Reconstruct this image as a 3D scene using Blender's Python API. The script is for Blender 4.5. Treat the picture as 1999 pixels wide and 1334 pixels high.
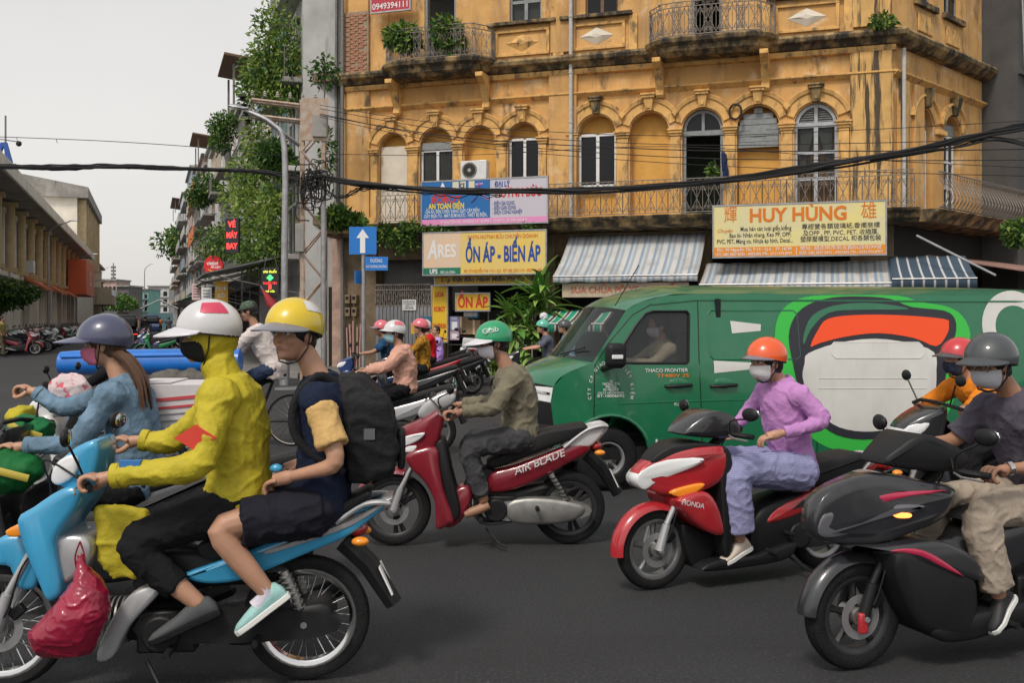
import bpy, bmesh, math, random
import numpy as np
from mathutils import Vector, Matrix, noise
for o in list(bpy.data.objects): bpy.data.objects.remove(o)
random.seed(7)
SC = bpy.context.scene
COL = SC.collection
R = math.radians
# ------------------------------------------------------------------ camera, sky, sun, exposure
FPX, HZ, CH = 1943.0, 617.0, 1.7          # focal length in photo pixels, horizon row, eye height
cam = bpy.data.cameras.new('camera'); cam_o = bpy.data.objects.new('camera', cam); COL.objects.link(cam_o)
cam.sensor_width = 36; cam.lens = 35; cam.shift_y = -0.025; cam.clip_start = .1; cam.clip_end = 4000
cam_o.location = (0, 0, CH); cam_o.rotation_euler = (R(90), 0, 0)
SC.camera = cam_o
SUN_EL, SUN_AZ = 52, 205                   # degrees; azimuth clockwise from +Y (behind the camera, to its left)
wd = bpy.data.worlds.new('World'); SC.world = wd; wd.use_nodes = True
wn = wd.node_tree; bg = wn.nodes['Background']
sky = wn.nodes.new('ShaderNodeTexSky'); sky.sky_type = 'NISHITA'; sky.sun_disc = False
sky.sun_elevation = R(SUN_EL); sky.sun_rotation = R(SUN_AZ); sky.dust_density = 4; sky.air_density = 1.2; sky.ozone_density = 1
hs = wn.nodes.new('ShaderNodeHueSaturation'); hs.inputs['Saturation'].default_value = .10
tint = wn.nodes.new('ShaderNodeMix'); tint.data_type = 'RGBA'; tint.inputs[0].default_value = .60
tint.inputs[7].default_value = (6.7, 6.55, 6.35, 1)   # the cloud layer's even grey-white
sg = wn.nodes.new('ShaderNodeTexCoord'); sz_ = wn.nodes.new('ShaderNodeSeparateXYZ'); sr = wn.nodes.new('ShaderNodeValToRGB')   # hazy overcast: paler towards the horizon all round
sr.color_ramp.elements[0].position = 0; sr.color_ramp.elements[0].color = (.90, .865, .82, 1); sr.color_ramp.elements[1].position = .5; sr.color_ramp.elements[1].color = (.58, .58, .575, 1)
sv = wn.nodes.new('ShaderNodeVectorMath'); sv.operation = 'SCALE'; sv.inputs['Scale'].default_value = 8.2
wn.links.new(sg.outputs['Generated'], sz_.inputs[0]); wn.links.new(sz_.outputs[2], sr.inputs[0]); wn.links.new(sr.outputs[0], sv.inputs[0]); wn.links.new(sv.outputs[0], tint.inputs[7])
wn.links.new(sky.outputs[0], hs.inputs['Color']); wn.links.new(hs.outputs[0], tint.inputs[6])
cn = wn.nodes.new('ShaderNodeTexNoise'); cn.inputs['Scale'].default_value = 2.2; cn.inputs['Detail'].default_value = 5       # soft cloud texture, the same all over
cm_ = wn.nodes.new('ShaderNodeMapRange'); cm_.inputs[1].default_value = .3; cm_.inputs[2].default_value = .7; cm_.inputs[3].default_value = .93; cm_.inputs[4].default_value = 1.05
cx_ = wn.nodes.new('ShaderNodeVectorMath'); cx_.operation = 'SCALE'; wtc = wn.nodes.new('ShaderNodeTexCoord')
wn.links.new(wtc.outputs['Generated'], cn.inputs[0]); wn.links.new(cn.outputs[0], cm_.inputs[0]); wn.links.new(tint.outputs[2], cx_.inputs[0]); wn.links.new(cm_.outputs[0], cx_.inputs['Scale'])
wn.links.new(cx_.outputs[0], bg.inputs['Color']); bg.inputs['Strength'].default_value = .112
sl = bpy.data.lights.new('sun', 'SUN'); sl.energy = 1.5; sl.angle = R(11); sl.color = (1, .91, .80)
so = bpy.data.objects.new('sun', sl); COL.objects.link(so)
_d = Vector((math.sin(R(SUN_AZ)) * math.cos(R(SUN_EL)), math.cos(R(SUN_AZ)) * math.cos(R(SUN_EL)), math.sin(R(SUN_EL))))
so.rotation_euler = _d.to_track_quat('Z', 'Y').to_euler(); so.location = _d * 60
vs = SC.view_settings; vs.view_transform = 'Standard'; vs.look = 'None'; vs.exposure = 0.45; vs.gamma = 1; vs.use_curve_mapping = False

# ------------------------------------------------------------------ measuring: photo pixels to real places
def P(u, v, Y): return Vector(((u - 1000) / FPX * Y, Y, CH + (HZ - v) / FPX * Y))
def gdepth(v): return CH * FPX / (v - HZ)
def gpt(u, v):
    Y = gdepth(v); return Vector(((u - 1000) / FPX * Y, Y, 0))
class Frame:
    """a vertical plane through loc, x axis turned rz; px(u,v,y) gives local (x,z) on the plane at local y"""
    def __init__(s, loc, rz): s.loc = Vector(loc); s.rz = rz; s.c = math.cos(rz); s.s = math.sin(rz)
    def px(s, u, v, y=0.0):
        k = (u - 1000) / FPX
        ox, oy = s.loc.x - y * s.s, s.loc.y + y * s.c
        x = (k * oy - ox) / (s.c - k * s.s)
        Y = oy + x * s.s
        return (x, CH + (HZ - v) / FPX * Y - s.loc.z)

# ------------------------------------------------------------------ objects
def tag(o, label=None, cat=None, group=None, kind=None):
    if label: o['label'] = label
    if cat: o['category'] = cat
    if group: o['group'] = group
    if kind: o['kind'] = kind
    return o
def thing(name, label, cat, loc=(0, 0, 0), rz=0.0, group=None):
    o = bpy.data.objects.new(name, None); COL.objects.link(o); o.empty_display_size = .1
    o.location = loc; o.rotation_euler = (0, 0, rz)
    return tag(o, label, cat, group)
def children(o): return CH_MAP.get(o.name, [])
CH_MAP = {}
def link(name, me, parent=None, loc=None, rot=None, scale=None):
    o = bpy.data.objects.new(name, me); COL.objects.link(o)
    if parent is not None:
        o.parent = parent; CH_MAP.setdefault(parent.name, []).append(o)
    if loc is not None: o.location = loc
    if rot is not None: o.rotation_euler = rot
    if scale is not None: o.scale = scale
    return o
def copy_tree(o, parent=None, swap=None):
    c = o.copy(); COL.objects.link(c)
    if parent is not None:
        c.parent = parent; CH_MAP.setdefault(parent.name, []).append(c)
    if swap and c.type == 'MESH':
        for i, sl_ in enumerate(c.material_slots):
            nm_ = sl_.material.name if sl_.material else ''
            if nm_ in swap: sl_.link = 'OBJECT'; sl_.material = swap[nm_]
    for ch in list(children(o)): copy_tree(ch, c, swap)
    return c

class MB:
    """collects shapes; build() links them as ONE mesh object"""
    def __init__(s): s.v = []; s.f = []; s.m = []
    def add(s, vs_, fs_, mi=0):
        b = len(s.v); s.v.extend([tuple(p) for p in vs_])
        s.f.extend([tuple(b + i for i in f) for f in fs_]); s.m.extend([mi] * len(fs_)); return s
    def box(s, c, d, rot=None, mi=0):
        x, y, z = d[0] / 2, d[1] / 2, d[2] / 2
        vs_ = [Vector((a * x, b * y, e * z)) for e in (-1, 1) for b in (-1, 1) for a in (-1, 1)]
        if rot is not None:
            M = rot if isinstance(rot, Matrix) else Matrix.Rotation(rot, 3, 'Z')
            vs_ = [M @ p for p in vs_]
        c = Vector(c)
        return s.add([p + c for p in vs_], [(0, 2, 3, 1), (4, 5, 7, 6), (0, 1, 5, 4), (2, 6, 7, 3), (0, 4, 6, 2), (1, 3, 7, 5)], mi)
    def b2(s, x0, x1, y0, y1, z0, z1, mi=0):
        return s.box(((x0 + x1) / 2, (y0 + y1) / 2, (z0 + z1) / 2), (abs(x1 - x0), abs(y1 - y0), abs(z1 - z0)), None, mi)
    def rings(s, rs, cap=True, closed=False, mi=0):
        n = len(rs[0]); b = len(s.v)
        for r in rs: s.v.extend([tuple(p) for p in r])
        fs_ = []
        m = len(rs)
        for k in range(m if closed else m - 1):
            a, c = b + k * n, b + ((k + 1) % m) * n
            for i in range(n):
                j = (i + 1) % n; fs_.append((a + i, a + j, c + j, c + i))
        if cap and not closed:
            fs_.append(tuple(b + i for i in reversed(range(n)))); fs_.append(tuple(b + (m - 1) * n + i for i in range(n)))
        s.f.extend(fs_); s.m.extend([mi] * len(fs_)); return s
    def tube(s, pts, rad, n=8, cap=True, closed=False, flat=1.0, mi=0):
        pts = [Vector(p) for p in pts]; m = len(pts)
        rad = [rad] * m if not hasattr(rad, '__len__') else rad
        rs = []; up = None
        for i, p in enumerate(pts):
            a = pts[(i - 1) % m] if (i or closed) else p
            c = pts[(i + 1) % m] if (i < m - 1 or closed) else p
            t = (c - a).normalized() if (c - a).length > 1e-9 else Vector((0, 0, 1))
            if up is None:
                up = Vector((0, 0, 1)) if abs(t.z) < .9 else Vector((0, 1, 0))
            x = up - t * up.dot(t)
            x = x.normalized() if x.length > 1e-6 else t.orthogonal().normalized()
            y = t.cross(x); up = x
            rs.append([p + (x * math.cos(2 * math.pi * k / n) + y * math.sin(2 * math.pi * k / n) * flat) * rad[i] for k in range(n)])
        return s.rings(rs, cap, closed, mi)
    def cyl(s, c, r, h, axis='z', n=16, r2=None, mi=0):
        c = Vector(c); d = {'x': Vector((1, 0, 0)), 'y': Vector((0, 1, 0)), 'z': Vector((0, 0, 1))}[axis]
        return s.tube([c - d * h / 2, c + d * h / 2], [r, r if r2 is None else r2], n, mi=mi)
    def lathe(s, c, prof, axis='y', n=32, a0=0, a1=None, mi=0):
        """prof: list of (radius, along). Full turn unless a1 given (degrees, from +x towards +z)"""
        c = Vector(c); rs = []
        full = a1 is None
        steps = n if full else n + 1
        for k in range(steps):
            a = 2 * math.pi * k / n if full else R(a0 + (a1 - a0) * k / n)
            ca, sa = math.cos(a), math.sin(a)
            if axis == 'y': rs.append([c + Vector((r * ca, h, r * sa)) for r, h in prof])
            elif axis == 'z': rs.append([c + Vector((r * ca, r * sa, h)) for r, h in prof])
            else: rs.append([c + Vector((h, r * ca, r * sa)) for r, h in prof])
        return s.rings(rs, cap=not full, closed=full, mi=mi)
    def ball(s, c, rx, ry=None, rz=None, n=16, m=10, M=None, mi=0, t0=0, t1=180):
        ry = rx if ry is None else ry; rz = rx if rz is None else rz
        c = Vector(c); rs = []
        for i in range(m + 1):
            th = R(t0 + (t1 - t0) * i / m); th = min(max(th, .02), math.pi - .02)
            ring = []
            for k in range(n):
                a = 2 * math.pi * k / n
                p = Vector((rx * math.sin(th) * math.cos(a), ry * math.sin(th) * math.sin(a), rz * math.cos(th)))
                ring.append(c + (M @ p if M is not None else p))
            rs.append(ring)
        rs.reverse()
        return s.rings(rs, True, False, mi)
    def prism(s, poly, y0, y1, mi=0):
        n = len(poly)
        return s.rings([[(x, y0, z) for x, z in poly], [(x, y1, z) for x, z in poly]], True, False, mi)
    def build(s, name, mat=None, parent=None, loc=None, rot=None, smooth=True, ang=38, bevel=0, scale=None, seg=2):
        me = bpy.data.meshes.new(name); me.from_pydata(s.v, [], s.f)
        for m_ in (mat if isinstance(mat, (list, tuple)) else [mat]):
            if m_ is not None: me.materials.append(m_)
        if any(s.m): me.polygons.foreach_set('material_index', s.m)
        bm = bmesh.new(); bm.from_mesh(me); bmesh.ops.recalc_face_normals(bm, faces=bm.faces); bm.to_mesh(me); bm.free()
        if smooth:
            me.shade_smooth(); me.set_sharp_from_angle(angle=R(ang))
        o = link(name, me, parent, loc, rot, scale)
        if bevel:
            b = o.modifiers.new('edge', 'BEVEL'); b.width = bevel; b.segments = seg; b.limit_method = 'ANGLE'; b.angle_limit = R(35)
        return o
def box(name, mat, parent, c, d, rot=None, bevel=0, **k): return MB().box(c, d, rot).build(name, mat, parent, bevel=bevel, **k)
def tubeo(name, mat, parent, pts, r, n=8, **k): return MB().tube(pts, r, n).build(name, mat, parent, **k)

def spline(pts, n=4, closed=True):
    """Catmull-Rom through 2-D or 3-D points"""
    pts = [Vector(p) for p in pts]; m = len(pts); out = []
    for i in range(m if closed else m - 1):
        g = lambda k: pts[k % m] if closed else pts[min(max(k, 0), m - 1)]
        p0, p1, p2, p3 = g(i - 1), g(i), g(i + 1), g(i + 2)
        for j in range(n):
            t = j / n
            out.append(.5 * ((2 * p1) + (p2 - p0) * t + (2 * p0 - 5 * p1 + 4 * p2 - p3) * t * t + (3 * p1 - p0 - 3 * p2 + p3) * t ** 3))
    if not closed: out.append(pts[-1].copy())
    return out
def area2(p): return sum(p[i][0] * p[(i + 1) % len(p)][1] - p[(i + 1) % len(p)][0] * p[i][1] for i in range(len(p))) / 2
def inset(poly, d):
    n = len(poly); out = []
    sg = 1 if area2(poly) > 0 else -1
    for i in range(n):
        a, b, c = Vector(poly[i - 1][:2]), Vector(poly[i][:2]), Vector(poly[(i + 1) % n][:2])
        e1 = (b - a); e2 = (c - b)
        if e1.length < 1e-9 or e2.length < 1e-9: out.append(tuple(b)); continue
        e1.normalize(); e2.normalize()
        nn = Vector((-(e1.y + e2.y), e1.x + e2.x))
        if nn.length < 1e-6: out.append(tuple(b)); continue
        nn.normalize(); out.append((b.x + nn.x * d * sg, b.y + nn.y * d * sg))
    return out
def panel_mb(prof, hw, r=.02, y0=0.0, sm=3, wf=None, mb=None, mi=0, yoff=None):
    """a moulded body panel: side outline prof (x,z) smoothed, half width hw (scaled by wf(x,z)), edges rolled over by r"""
    pl = [tuple(p) for p in spline(prof, sm)] if sm else list(prof)
    mb = mb or MB(); rs = []
    per = sum((Vector(pl[i]) - Vector(pl[i - 1])).length for i in range(len(pl))); r = min(r, .38 * abs(area2(pl)) / per)
    seq = [(r * a, -(hw - r * b * .9)) for a, b in [(1.35, -.12), (1, 0.02), (.5, .25), (.15, .6), (0, 1.0)]]
    seq = seq + [(i, -y) for i, y in reversed(seq)]
    for ins, y in seq:
        q = inset(pl, ins) if ins > 1e-6 else pl
        rs.append([(x, y0 + y * (wf(x, z) if wf else 1), z) for x, z in q])
    mb.rings(rs, True, False, mi); return mb
def panel(name, mat, parent, prof, hw, r=.02, **k):
    return panel_mb(prof, hw, r, **k).build(name, mat, parent, ang=50)

# ------------------------------------------------------------------ materials (all procedural)
MATS = {}
def mat(name, col, rough=.6, metal=0, nz=0, ns=8, bump=0, bs=40, spec=None, coat=0, var=None, stretch=None, emit=None, alpha=None, trans=0, sub=0):
    if name in MATS: return MATS[name]
    m = bpy.data.materials.new(name); m.use_nodes = True; nt = m.node_tree; b = nt.nodes['Principled BSDF']
    b.inputs['Base Color'].default_value = (*col, 1); b.inputs['Roughness'].default_value = rough; b.inputs['Metallic'].default_value = metal
    if spec is not None: b.inputs['Specular IOR Level'].default_value = spec
    if coat: b.inputs['Coat Weight'].default_value = coat; b.inputs['Coat Roughness'].default_value = .08
    if trans: b.inputs['Transmission Weight'].default_value = trans
    if sub: b.inputs['Subsurface Weight'].default_value = sub; b.inputs['Subsurface Radius'].default_value = (.02, .008, .005); b.inputs['Subsurface Scale'].default_value = .5
    if emit: b.inputs['Emission Color'].default_value = (*emit[0], 1); b.inputs['Emission Strength'].default_value = emit[1]
    tc = nt.nodes.new('ShaderNodeTexCoord'); co = tc.outputs['Object']
    if stretch:
        mp = nt.nodes.new('ShaderNodeMapping'); mp.inputs['Scale'].default_value = stretch; nt.links.new(co, mp.inputs[0]); co = mp.outputs[0]
    if nz:
        n = nt.nodes.new('ShaderNodeTexNoise'); n.inputs['Scale'].default_value = ns; n.inputs['Detail'].default_value = 5; n.inputs['Roughness'].default_value = .62
        nt.links.new(co, n.inputs[0])
        rp = nt.nodes.new('ShaderNodeValToRGB'); rp.color_ramp.elements[0].position = .32; rp.color_ramp.elements[1].position = .70
        c2 = var or tuple(c * (1 - nz) for c in col)
        rp.color_ramp.elements[0].color = (*c2, 1); rp.color_ramp.elements[1].color = (*[min(c * (1 + nz * .25), 1) for c in col], 1)
        nt.links.new(n.outputs[0], rp.inputs[0]); nt.links.new(rp.outputs[0], b.inputs['Base Color'])
    if bump:
        n = nt.nodes.new('ShaderNodeTexNoise'); n.inputs['Scale'].default_value = bs; n.inputs['Detail'].default_value = 3; nt.links.new(co, n.inputs[0])
        bp = nt.nodes.new('ShaderNodeBump'); bp.inputs['Strength'].default_value = bump; bp.inputs['Distance'].default_value = .02
        nt.links.new(n.outputs[0], bp.inputs['Height']); nt.links.new(bp.outputs[0], b.inputs['Normal'])
    MATS[name] = m; return m
def nodes_of(m): return m.node_tree, m.node_tree.nodes['Principled BSDF']
def layer(m, col, scale, lo, hi, stretch=(1, 1, 1), amt=1.0, seed=0, rough=None):
    """adds a worn or stained layer over a material's colour: noise above a threshold shows col"""
    nt, b = nodes_of(m)
    tc = nt.nodes.new('ShaderNodeTexCoord'); mp = nt.nodes.new('ShaderNodeMapping'); mp.inputs['Scale'].default_value = stretch; mp.inputs['Location'].default_value = (seed, seed * .7, seed * .3)
    n = nt.nodes.new('ShaderNodeTexNoise'); n.inputs['Scale'].default_value = scale; n.inputs['Detail'].default_value = 6; n.inputs['Roughness'].default_value = .65
    rp = nt.nodes.new('ShaderNodeMapRange'); rp.inputs[1].default_value = lo; rp.inputs[2].default_value = hi; rp.inputs[4].default_value = amt
    mx = nt.nodes.new('ShaderNodeMix'); mx.data_type = 'RGBA'; mx.inputs[7].default_value = (*col, 1)
    nt.links.new(tc.outputs['Object'], mp.inputs[0]); nt.links.new(mp.outputs[0], n.inputs[0]); nt.links.new(n.outputs[0], rp.inputs[0]); nt.links.new(rp.outputs[0], mx.inputs[0])
    s = b.inputs['Base Color']
    if s.is_linked: nt.links.new(s.links[0].from_socket, mx.inputs[6])
    else: mx.inputs[6].default_value = s.default_value
    nt.links.new(mx.outputs[2], s); return m
def stripes(m, cols, period, axis=0, seed_noise=0.0, widths=None):
    """printed stripes along one object axis"""
    nt, b = nodes_of(m)
    tc = nt.nodes.new('ShaderNodeTexCoord'); sp = nt.nodes.new('ShaderNodeSeparateXYZ'); nt.links.new(tc.outputs['Object'], sp.inputs[0])
    d = nt.nodes.new('ShaderNodeMath'); d.operation = 'DIVIDE'; d.inputs[1].default_value = period; nt.links.new(sp.outputs[axis], d.inputs[0])
    fr = nt.nodes.new('ShaderNodeMath'); fr.operation = 'FRACT'; nt.links.new(d.outputs[0], fr.inputs[0])
    rp = nt.nodes.new('ShaderNodeValToRGB'); cr = rp.color_ramp; cr.interpolation = 'CONSTANT'
    pos = 0; widths = widths or [1 / len(cols)] * len(cols)
    for i, c in enumerate(cols):
        if i == 0: e = cr.elements[0]; e.position = 0
        elif i == 1: e = cr.elements[1]; e.position = pos
        else: e = cr.elements.new(pos)
        e.color = (*c, 1); pos += widths[i]
    nt.links.new(fr.outputs[0], rp.inputs[0]); nt.links.new(rp.outputs[0], b.inputs['Base Color']); return m
def text(s, parent, size, loc, m, rot=(R(90), 0, 0), bold=0, xs=1.0, align='CENTER', shear=0, name='lettering', ext=.001, sp=1.0, fit=None):
    bold = 0 if any(ord(ch_) > 0x2e80 for ch_ in s) else min(bold, .03) if size > .16 else min(bold, .006)
    c = bpy.data.curves.new(name, 'FONT'); c.body = s; c.size = size; c.align_x = align; c.align_y = 'CENTER'; c.offset = bold * size; c.extrude = ext
    c.shear = shear; c.resolution_u = 3; c.space_character = sp
    c.materials.append(m)
    o = link(name, c, parent, loc, rot, (xs, 1, 1))
    if fit: o['fit'] = fit
    return o
# ------------------------------------------------------------------ materials of the place
M_asphalt = mat('asphalt', (.042, .043, .046), .72, nz=.25, ns=.45, bump=.9, bs=90, spec=.25)
layer(M_asphalt, (.10, .10, .103), 55, .50, .68, amt=.6)
layer(M_asphalt, (.15, .15, .145), 30, .66, .70, amt=.6, seed=8)
layer(M_asphalt, (.014, .014, .015), 70, .56, .68, amt=.7, seed=3)
layer(M_asphalt, (.030, .030, .032), 1.0, .54, .72, (.08, 1.3, 1), amt=.6, seed=4)
layer(M_asphalt, (.020, .020, .021), 2.4, .70, .74, amt=.7, seed=14)
M_pave = mat('paving', (.20, .19, .175), .85, nz=.4, ns=5, bump=.2, bs=60)
M_kerb = mat('kerb_stone', (.24, .23, .215), .85, nz=.4, ns=7, bump=.2)
M_ochre = mat('ochre_stucco', (.66, .385, .14), .88, nz=.30, ns=.9, bump=.3, bs=26, var=(.50, .27, .09))
layer(M_ochre, (.74, .58, .38), 1.5, .55, .70, amt=.75, seed=3)
layer(M_ochre, (.24, .165, .10), .8, .50, .74, (2.2, 2.2, .45), amt=.8, seed=9)
layer(M_ochre, (.045, .038, .032), .75, .57, .68, (2.0, 2.0, .55), amt=.9, seed=17)
layer(M_ochre, (.40, .22, .14), 3.2, .68, .70, amt=.8, seed=27)
M_ochre2 = mat('ochre_moulding', (.75, .44, .14), .85, nz=.3, ns=3, bump=.25, bs=40, var=(.52, .30, .11))
layer(M_ochre2, (.09, .07, .05), 3, .52, .68, (1.5, 1.5, .6), amt=.85, seed=21)
M_mould = mat('mouldy_cornice', (.40, .27, .12), .9, nz=.5, ns=3, bump=.4, bs=30)
layer(M_mould, (.026, .024, .021), 2.6, .38, .56, (1, 1, .6), amt=.95, seed=2)
M_inner = mat('ochre_recess', (.70, .375, .085), .85, nz=.22, ns=1.6, bump=.15, bs=20)
M_cream = mat('cream_board', (.66, .60, .50), .8, nz=.15, ns=3)
M_brick = mat('red_brick', (.42, .20, .12), .9, nz=.45, ns=9, bump=.4, bs=50)
M_mortar = mat('mortar', (.36, .27, .19), .95, nz=.4, ns=14, bump=.4)
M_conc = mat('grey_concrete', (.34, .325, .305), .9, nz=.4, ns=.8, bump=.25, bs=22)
layer(M_conc, (.09, .085, .08), 1.2, .58, .74, (2, 2, .3), amt=.8, seed=5)
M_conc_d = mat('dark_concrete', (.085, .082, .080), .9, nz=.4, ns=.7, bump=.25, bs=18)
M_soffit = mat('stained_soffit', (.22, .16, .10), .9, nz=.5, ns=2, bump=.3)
M_iron = mat('weathered_iron', (.22, .21, .20), .6, metal=.3, nz=.5, ns=22)
M_iron_w = mat('pale_painted_iron', (.26, .235, .21), .65, nz=.5, ns=14, var=(.10, .075, .055))
M_white = mat('white_frame', (.72, .72, .72), .45, nz=.12, ns=6)
M_greyp = mat('grey_painted_wood', (.25, .265, .27), .6, nz=.3, ns=9, bump=.15)
M_fgrey = mat('pale_grey_frame', (.40, .42, .44), .55, nz=.25, ns=7)
M_glass_d = mat('dark_window_glass', (.012, .013, .015), .12, spec=.22)
M_glass = mat('curtained_glass', (.13, .15, .14), .08, spec=.6)
M_curtain = mat('pale_curtain', (.42, .45, .41), .9, nz=.25, ns=6, stretch=(9, 9, .5))
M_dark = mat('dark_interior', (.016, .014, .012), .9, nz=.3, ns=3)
M_pipe = mat('drain_pipe', (.50, .49, .47), .6, nz=.25, ns=6)
M_wood = mat('brown_wood', (.16, .09, .05), .7, nz=.4, ns=8, stretch=(1, 1, 6))
M_steel = mat('galvanised_steel', (.42, .42, .43), .42, metal=.7, nz=.3, ns=5)
M_rust = mat('rusty_steel', (.33, .20, .12), .8, metal=.2, nz=.5, ns=6, var=(.48, .43, .38), bump=.2)
M_black = mat('black_cable', (.012, .012, .013), .65)
M_insul = mat('glazed_insulator', (.35, .33, .30), .25)
M_leaf = [mat('leaf_dark', (.045, .115, .024), .5, nz=.3, ns=3), mat('leaf_mid', (.14, .26, .045), .55, nz=.3, ns=3), mat('leaf_light', (.30, .40, .07), .55, nz=.25, ns=3)]
for m_ in M_leaf:
    nt, b = nodes_of(m_); tr_ = nt.nodes.new('ShaderNodeBsdfTranslucent'); mx_ = nt.nodes.new('ShaderNodeMixShader'); mx_.inputs[0].default_value = .38; sk_ = b.inputs['Base Color']
    nt.links.new(sk_.links[0].from_socket, tr_.inputs[0]); nt.links.new(b.outputs[0], mx_.inputs[1]); nt.links.new(tr_.outputs[0], mx_.inputs[2]); nt.links.new(mx_.outputs[0], nt.nodes['Material Output'].inputs[0])
M_bark = mat('bark', (.14, .11, .085), .9, nz=.4, ns=10, bump=.5)

# ------------------------------------------------------------------ the ground
road = MB(); road.add([(-1500, -30, 0), (1500, -30, 0), (1500, 2500, 0), (-1500, 2500, 0)], [(0, 1, 2, 3)])
tag(road.build('road', M_asphalt), kind='structure')
S20, C20 = math.sin(R(20)), math.cos(R(20))
SD = Vector((-S20, C20, 0)); SN = Vector((-C20, -S20, 0))      # the side street's heading and the way to its left
BF = Frame((0, 29, 0), R(-18))                                  # the corner house's front
def bw(x, o, z=0): # corner-house front: along, out, up -> world
    return Vector((0 + x * math.cos(R(-18)) + o * math.sin(R(-18)), 29 + x * math.sin(R(-18)) - o * math.cos(R(-18)), z))
def slab(name, pts, z, m, kerb=True):
    mb = MB(); n = len(pts)
    mb.rings([[(p.x, p.y, -.02) for p in pts], [(p.x, p.y, z) for p in pts]], True)
    o = tag(mb.build(name, m, smooth=False), kind='structure')
    return o
xL = BF.px(672, 600)[0]; xR = BF.px(1745, 400)[0]
c0 = Vector((-6.2, 30, 0))                                      # near corner of the side street's right-hand row
WD = Vector((math.cos(R(44)), math.sin(R(44)), 0)); cornW = bw(xR, 0)
side = [bw(xL - 1.5, 3.6), bw(xR + 1.2, 3.6), cornW + WD * 14 + Vector((2.6, -2.4, 0)), cornW + WD * 60 + Vector((2.6, -2.4, 0)), cornW + WD * 60 + Vector((-30, 30, 0)), c0 + SD * 330 + Vector((3, 3, 0)), c0 + SD * 330 + SN * 3.2, c0 + SN * 3.2 + SD * 1.0]
slab('pavement', side, .14, M_pave)
def kerb_line(a, b, name='kerb'):
    d = (b - a); L = d.length; d.normalize(); mb = MB(); k = int(L / 1.0)
    ang = math.atan2(d.y, d.x)
    par = tag(link(name, None), kind='structure'); 
    me = MB().box((0, 0, .075), (.985, .18, .17)).build('kerb_stone', M_kerb, par, bevel=.015)
    first = True
    for i in range(min(k, 26)):
        p = a + d * (i + .5) * (L / k)
        if first: q = me; first = False
        else: q = link('kerb_stone', me.data, par); m2 = q.modifiers.new('edge', 'BEVEL'); m2.width = .015; m2.segments = 2
        q.location = (p.x, p.y, random.uniform(-.006, .006)); q.rotation_euler = (0, 0, ang + random.uniform(-.01, .01))
    return par
kerb_line(side[0] + Vector((0, 0, 0)), side[1]); kerb_line(side[7], side[6])
lw0 = Vector((-28.3, 55, 0))                                    # the long colonnaded block's wall on the far left
slab('pavement_left', [lw0 - SD * 3 - SN * .9, lw0 + SD * 330 - SN * .9, lw0 + SD * 330 + SN * 30, lw0 - SD * 3 + SN * 30], .14, M_pave)

# ------------------------------------------------------------------ wall helpers
def wall_open(mb, x0, x1, z0, z1, ops, y=0.0, depth=.42, n=14):
    """front sheet at y with openings [cx, hw, zsill, ztop or zspring, arched] and reveals going inwards"""
    ops = sorted(ops, key=lambda o: o[0]); x = x0
    q = lambda a, b, c, d: mb.add([a, b, c, d], [(0, 1, 2, 3)])
    for cx, hw, zs, zt, arch in ops:
        a, b = cx - hw, cx + hw
        if a > x + 1e-4: q((x, y, z0), (a, y, z0), (a, y, z1), (x, y, z1))
        if zs > z0 + 1e-4: q((a, y, z0), (b, y, z0), (b, y, zs), (a, y, zs)); q((a, y, zs), (b, y, zs), (b, y + depth, zs), (a, y + depth, zs))
        cont = [(a, zt)] if not arch else []
        if arch:
            for k in range(n + 1):
                t = math.pi * (1 - k / n); cont.append((cx + hw * math.cos(t), zt + hw * math.sin(t)))
        else: cont.append((b, zt))
        for (xa, za), (xb, zb) in zip(cont, cont[1:]):
            q((xa, y, za), (xb, y, zb), (xb, y, z1), (xa, y, z1)); q((xa, y, za), (xb, y, zb), (xb, y + depth, zb), (xa, y + depth, za))
        for xx in (a, b): q((xx, y, zs), (xx, y, zt), (xx, y + depth, zt), (xx, y + depth, zs))
        x = b
    q((x, y, z0), (x1, y, z0), (x1, y, z1), (x, y, z1))
    return mb
def run_moulding(name, m, par, x0, x1, prof, ends=True):
    """profile [(out, z)] run along the front from x0 to x1"""
    return MB().rings([[(x0, -o, z) for o, z in prof], [(x1, -o, z) for o, z in prof]], True).build(name, m, par, smooth=False)
def window(par, x, z0, z1, w, y, frame_m, glass_m, cols=2, rows=1, fw=.06, curtain=False, name='window'):
    fr = MB(); h = z1 - z0
    for k in range(cols + 1):
        xx = x - w / 2 + w * k / cols; t = fw if k in (0, cols) else fw * 1.2
        fr.b2(xx - t / 2, xx + t / 2, y - .035, y + .03, z0, z1)
    for k in range(rows + 1):
        zz = z0 + h * k / rows
        for c in range(cols):
            xa = x - w / 2 + w * c / cols + fw * .55; xb = x - w / 2 + w * (c + 1) / cols - fw * .55
            fr.b2(xa, xb, y - .03, y + .025, zz - fw / 2, zz + fw / 2)
    o = fr.build(name, frame_m, par, bevel=.006)
    for c in range(cols):
        for r_ in range(rows):
            xa = x - w / 2 + w * c / cols + fw * .4; xb = x - w / 2 + w * (c + 1) / cols - fw * .4
            MB().b2(xa, xb, y + .0, y + .01, z0 + h * r_ / rows + fw * .3, z0 + h * (r_ + 1) / rows - fw * .3).build('pane', glass_m, o, smooth=False)
    return o
M_pane = mat('clear_pane', (.02, .022, .024), .08, spec=.25); nt_, b_ = nodes_of(M_pane); b_.inputs['Alpha'].default_value = .45

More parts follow.
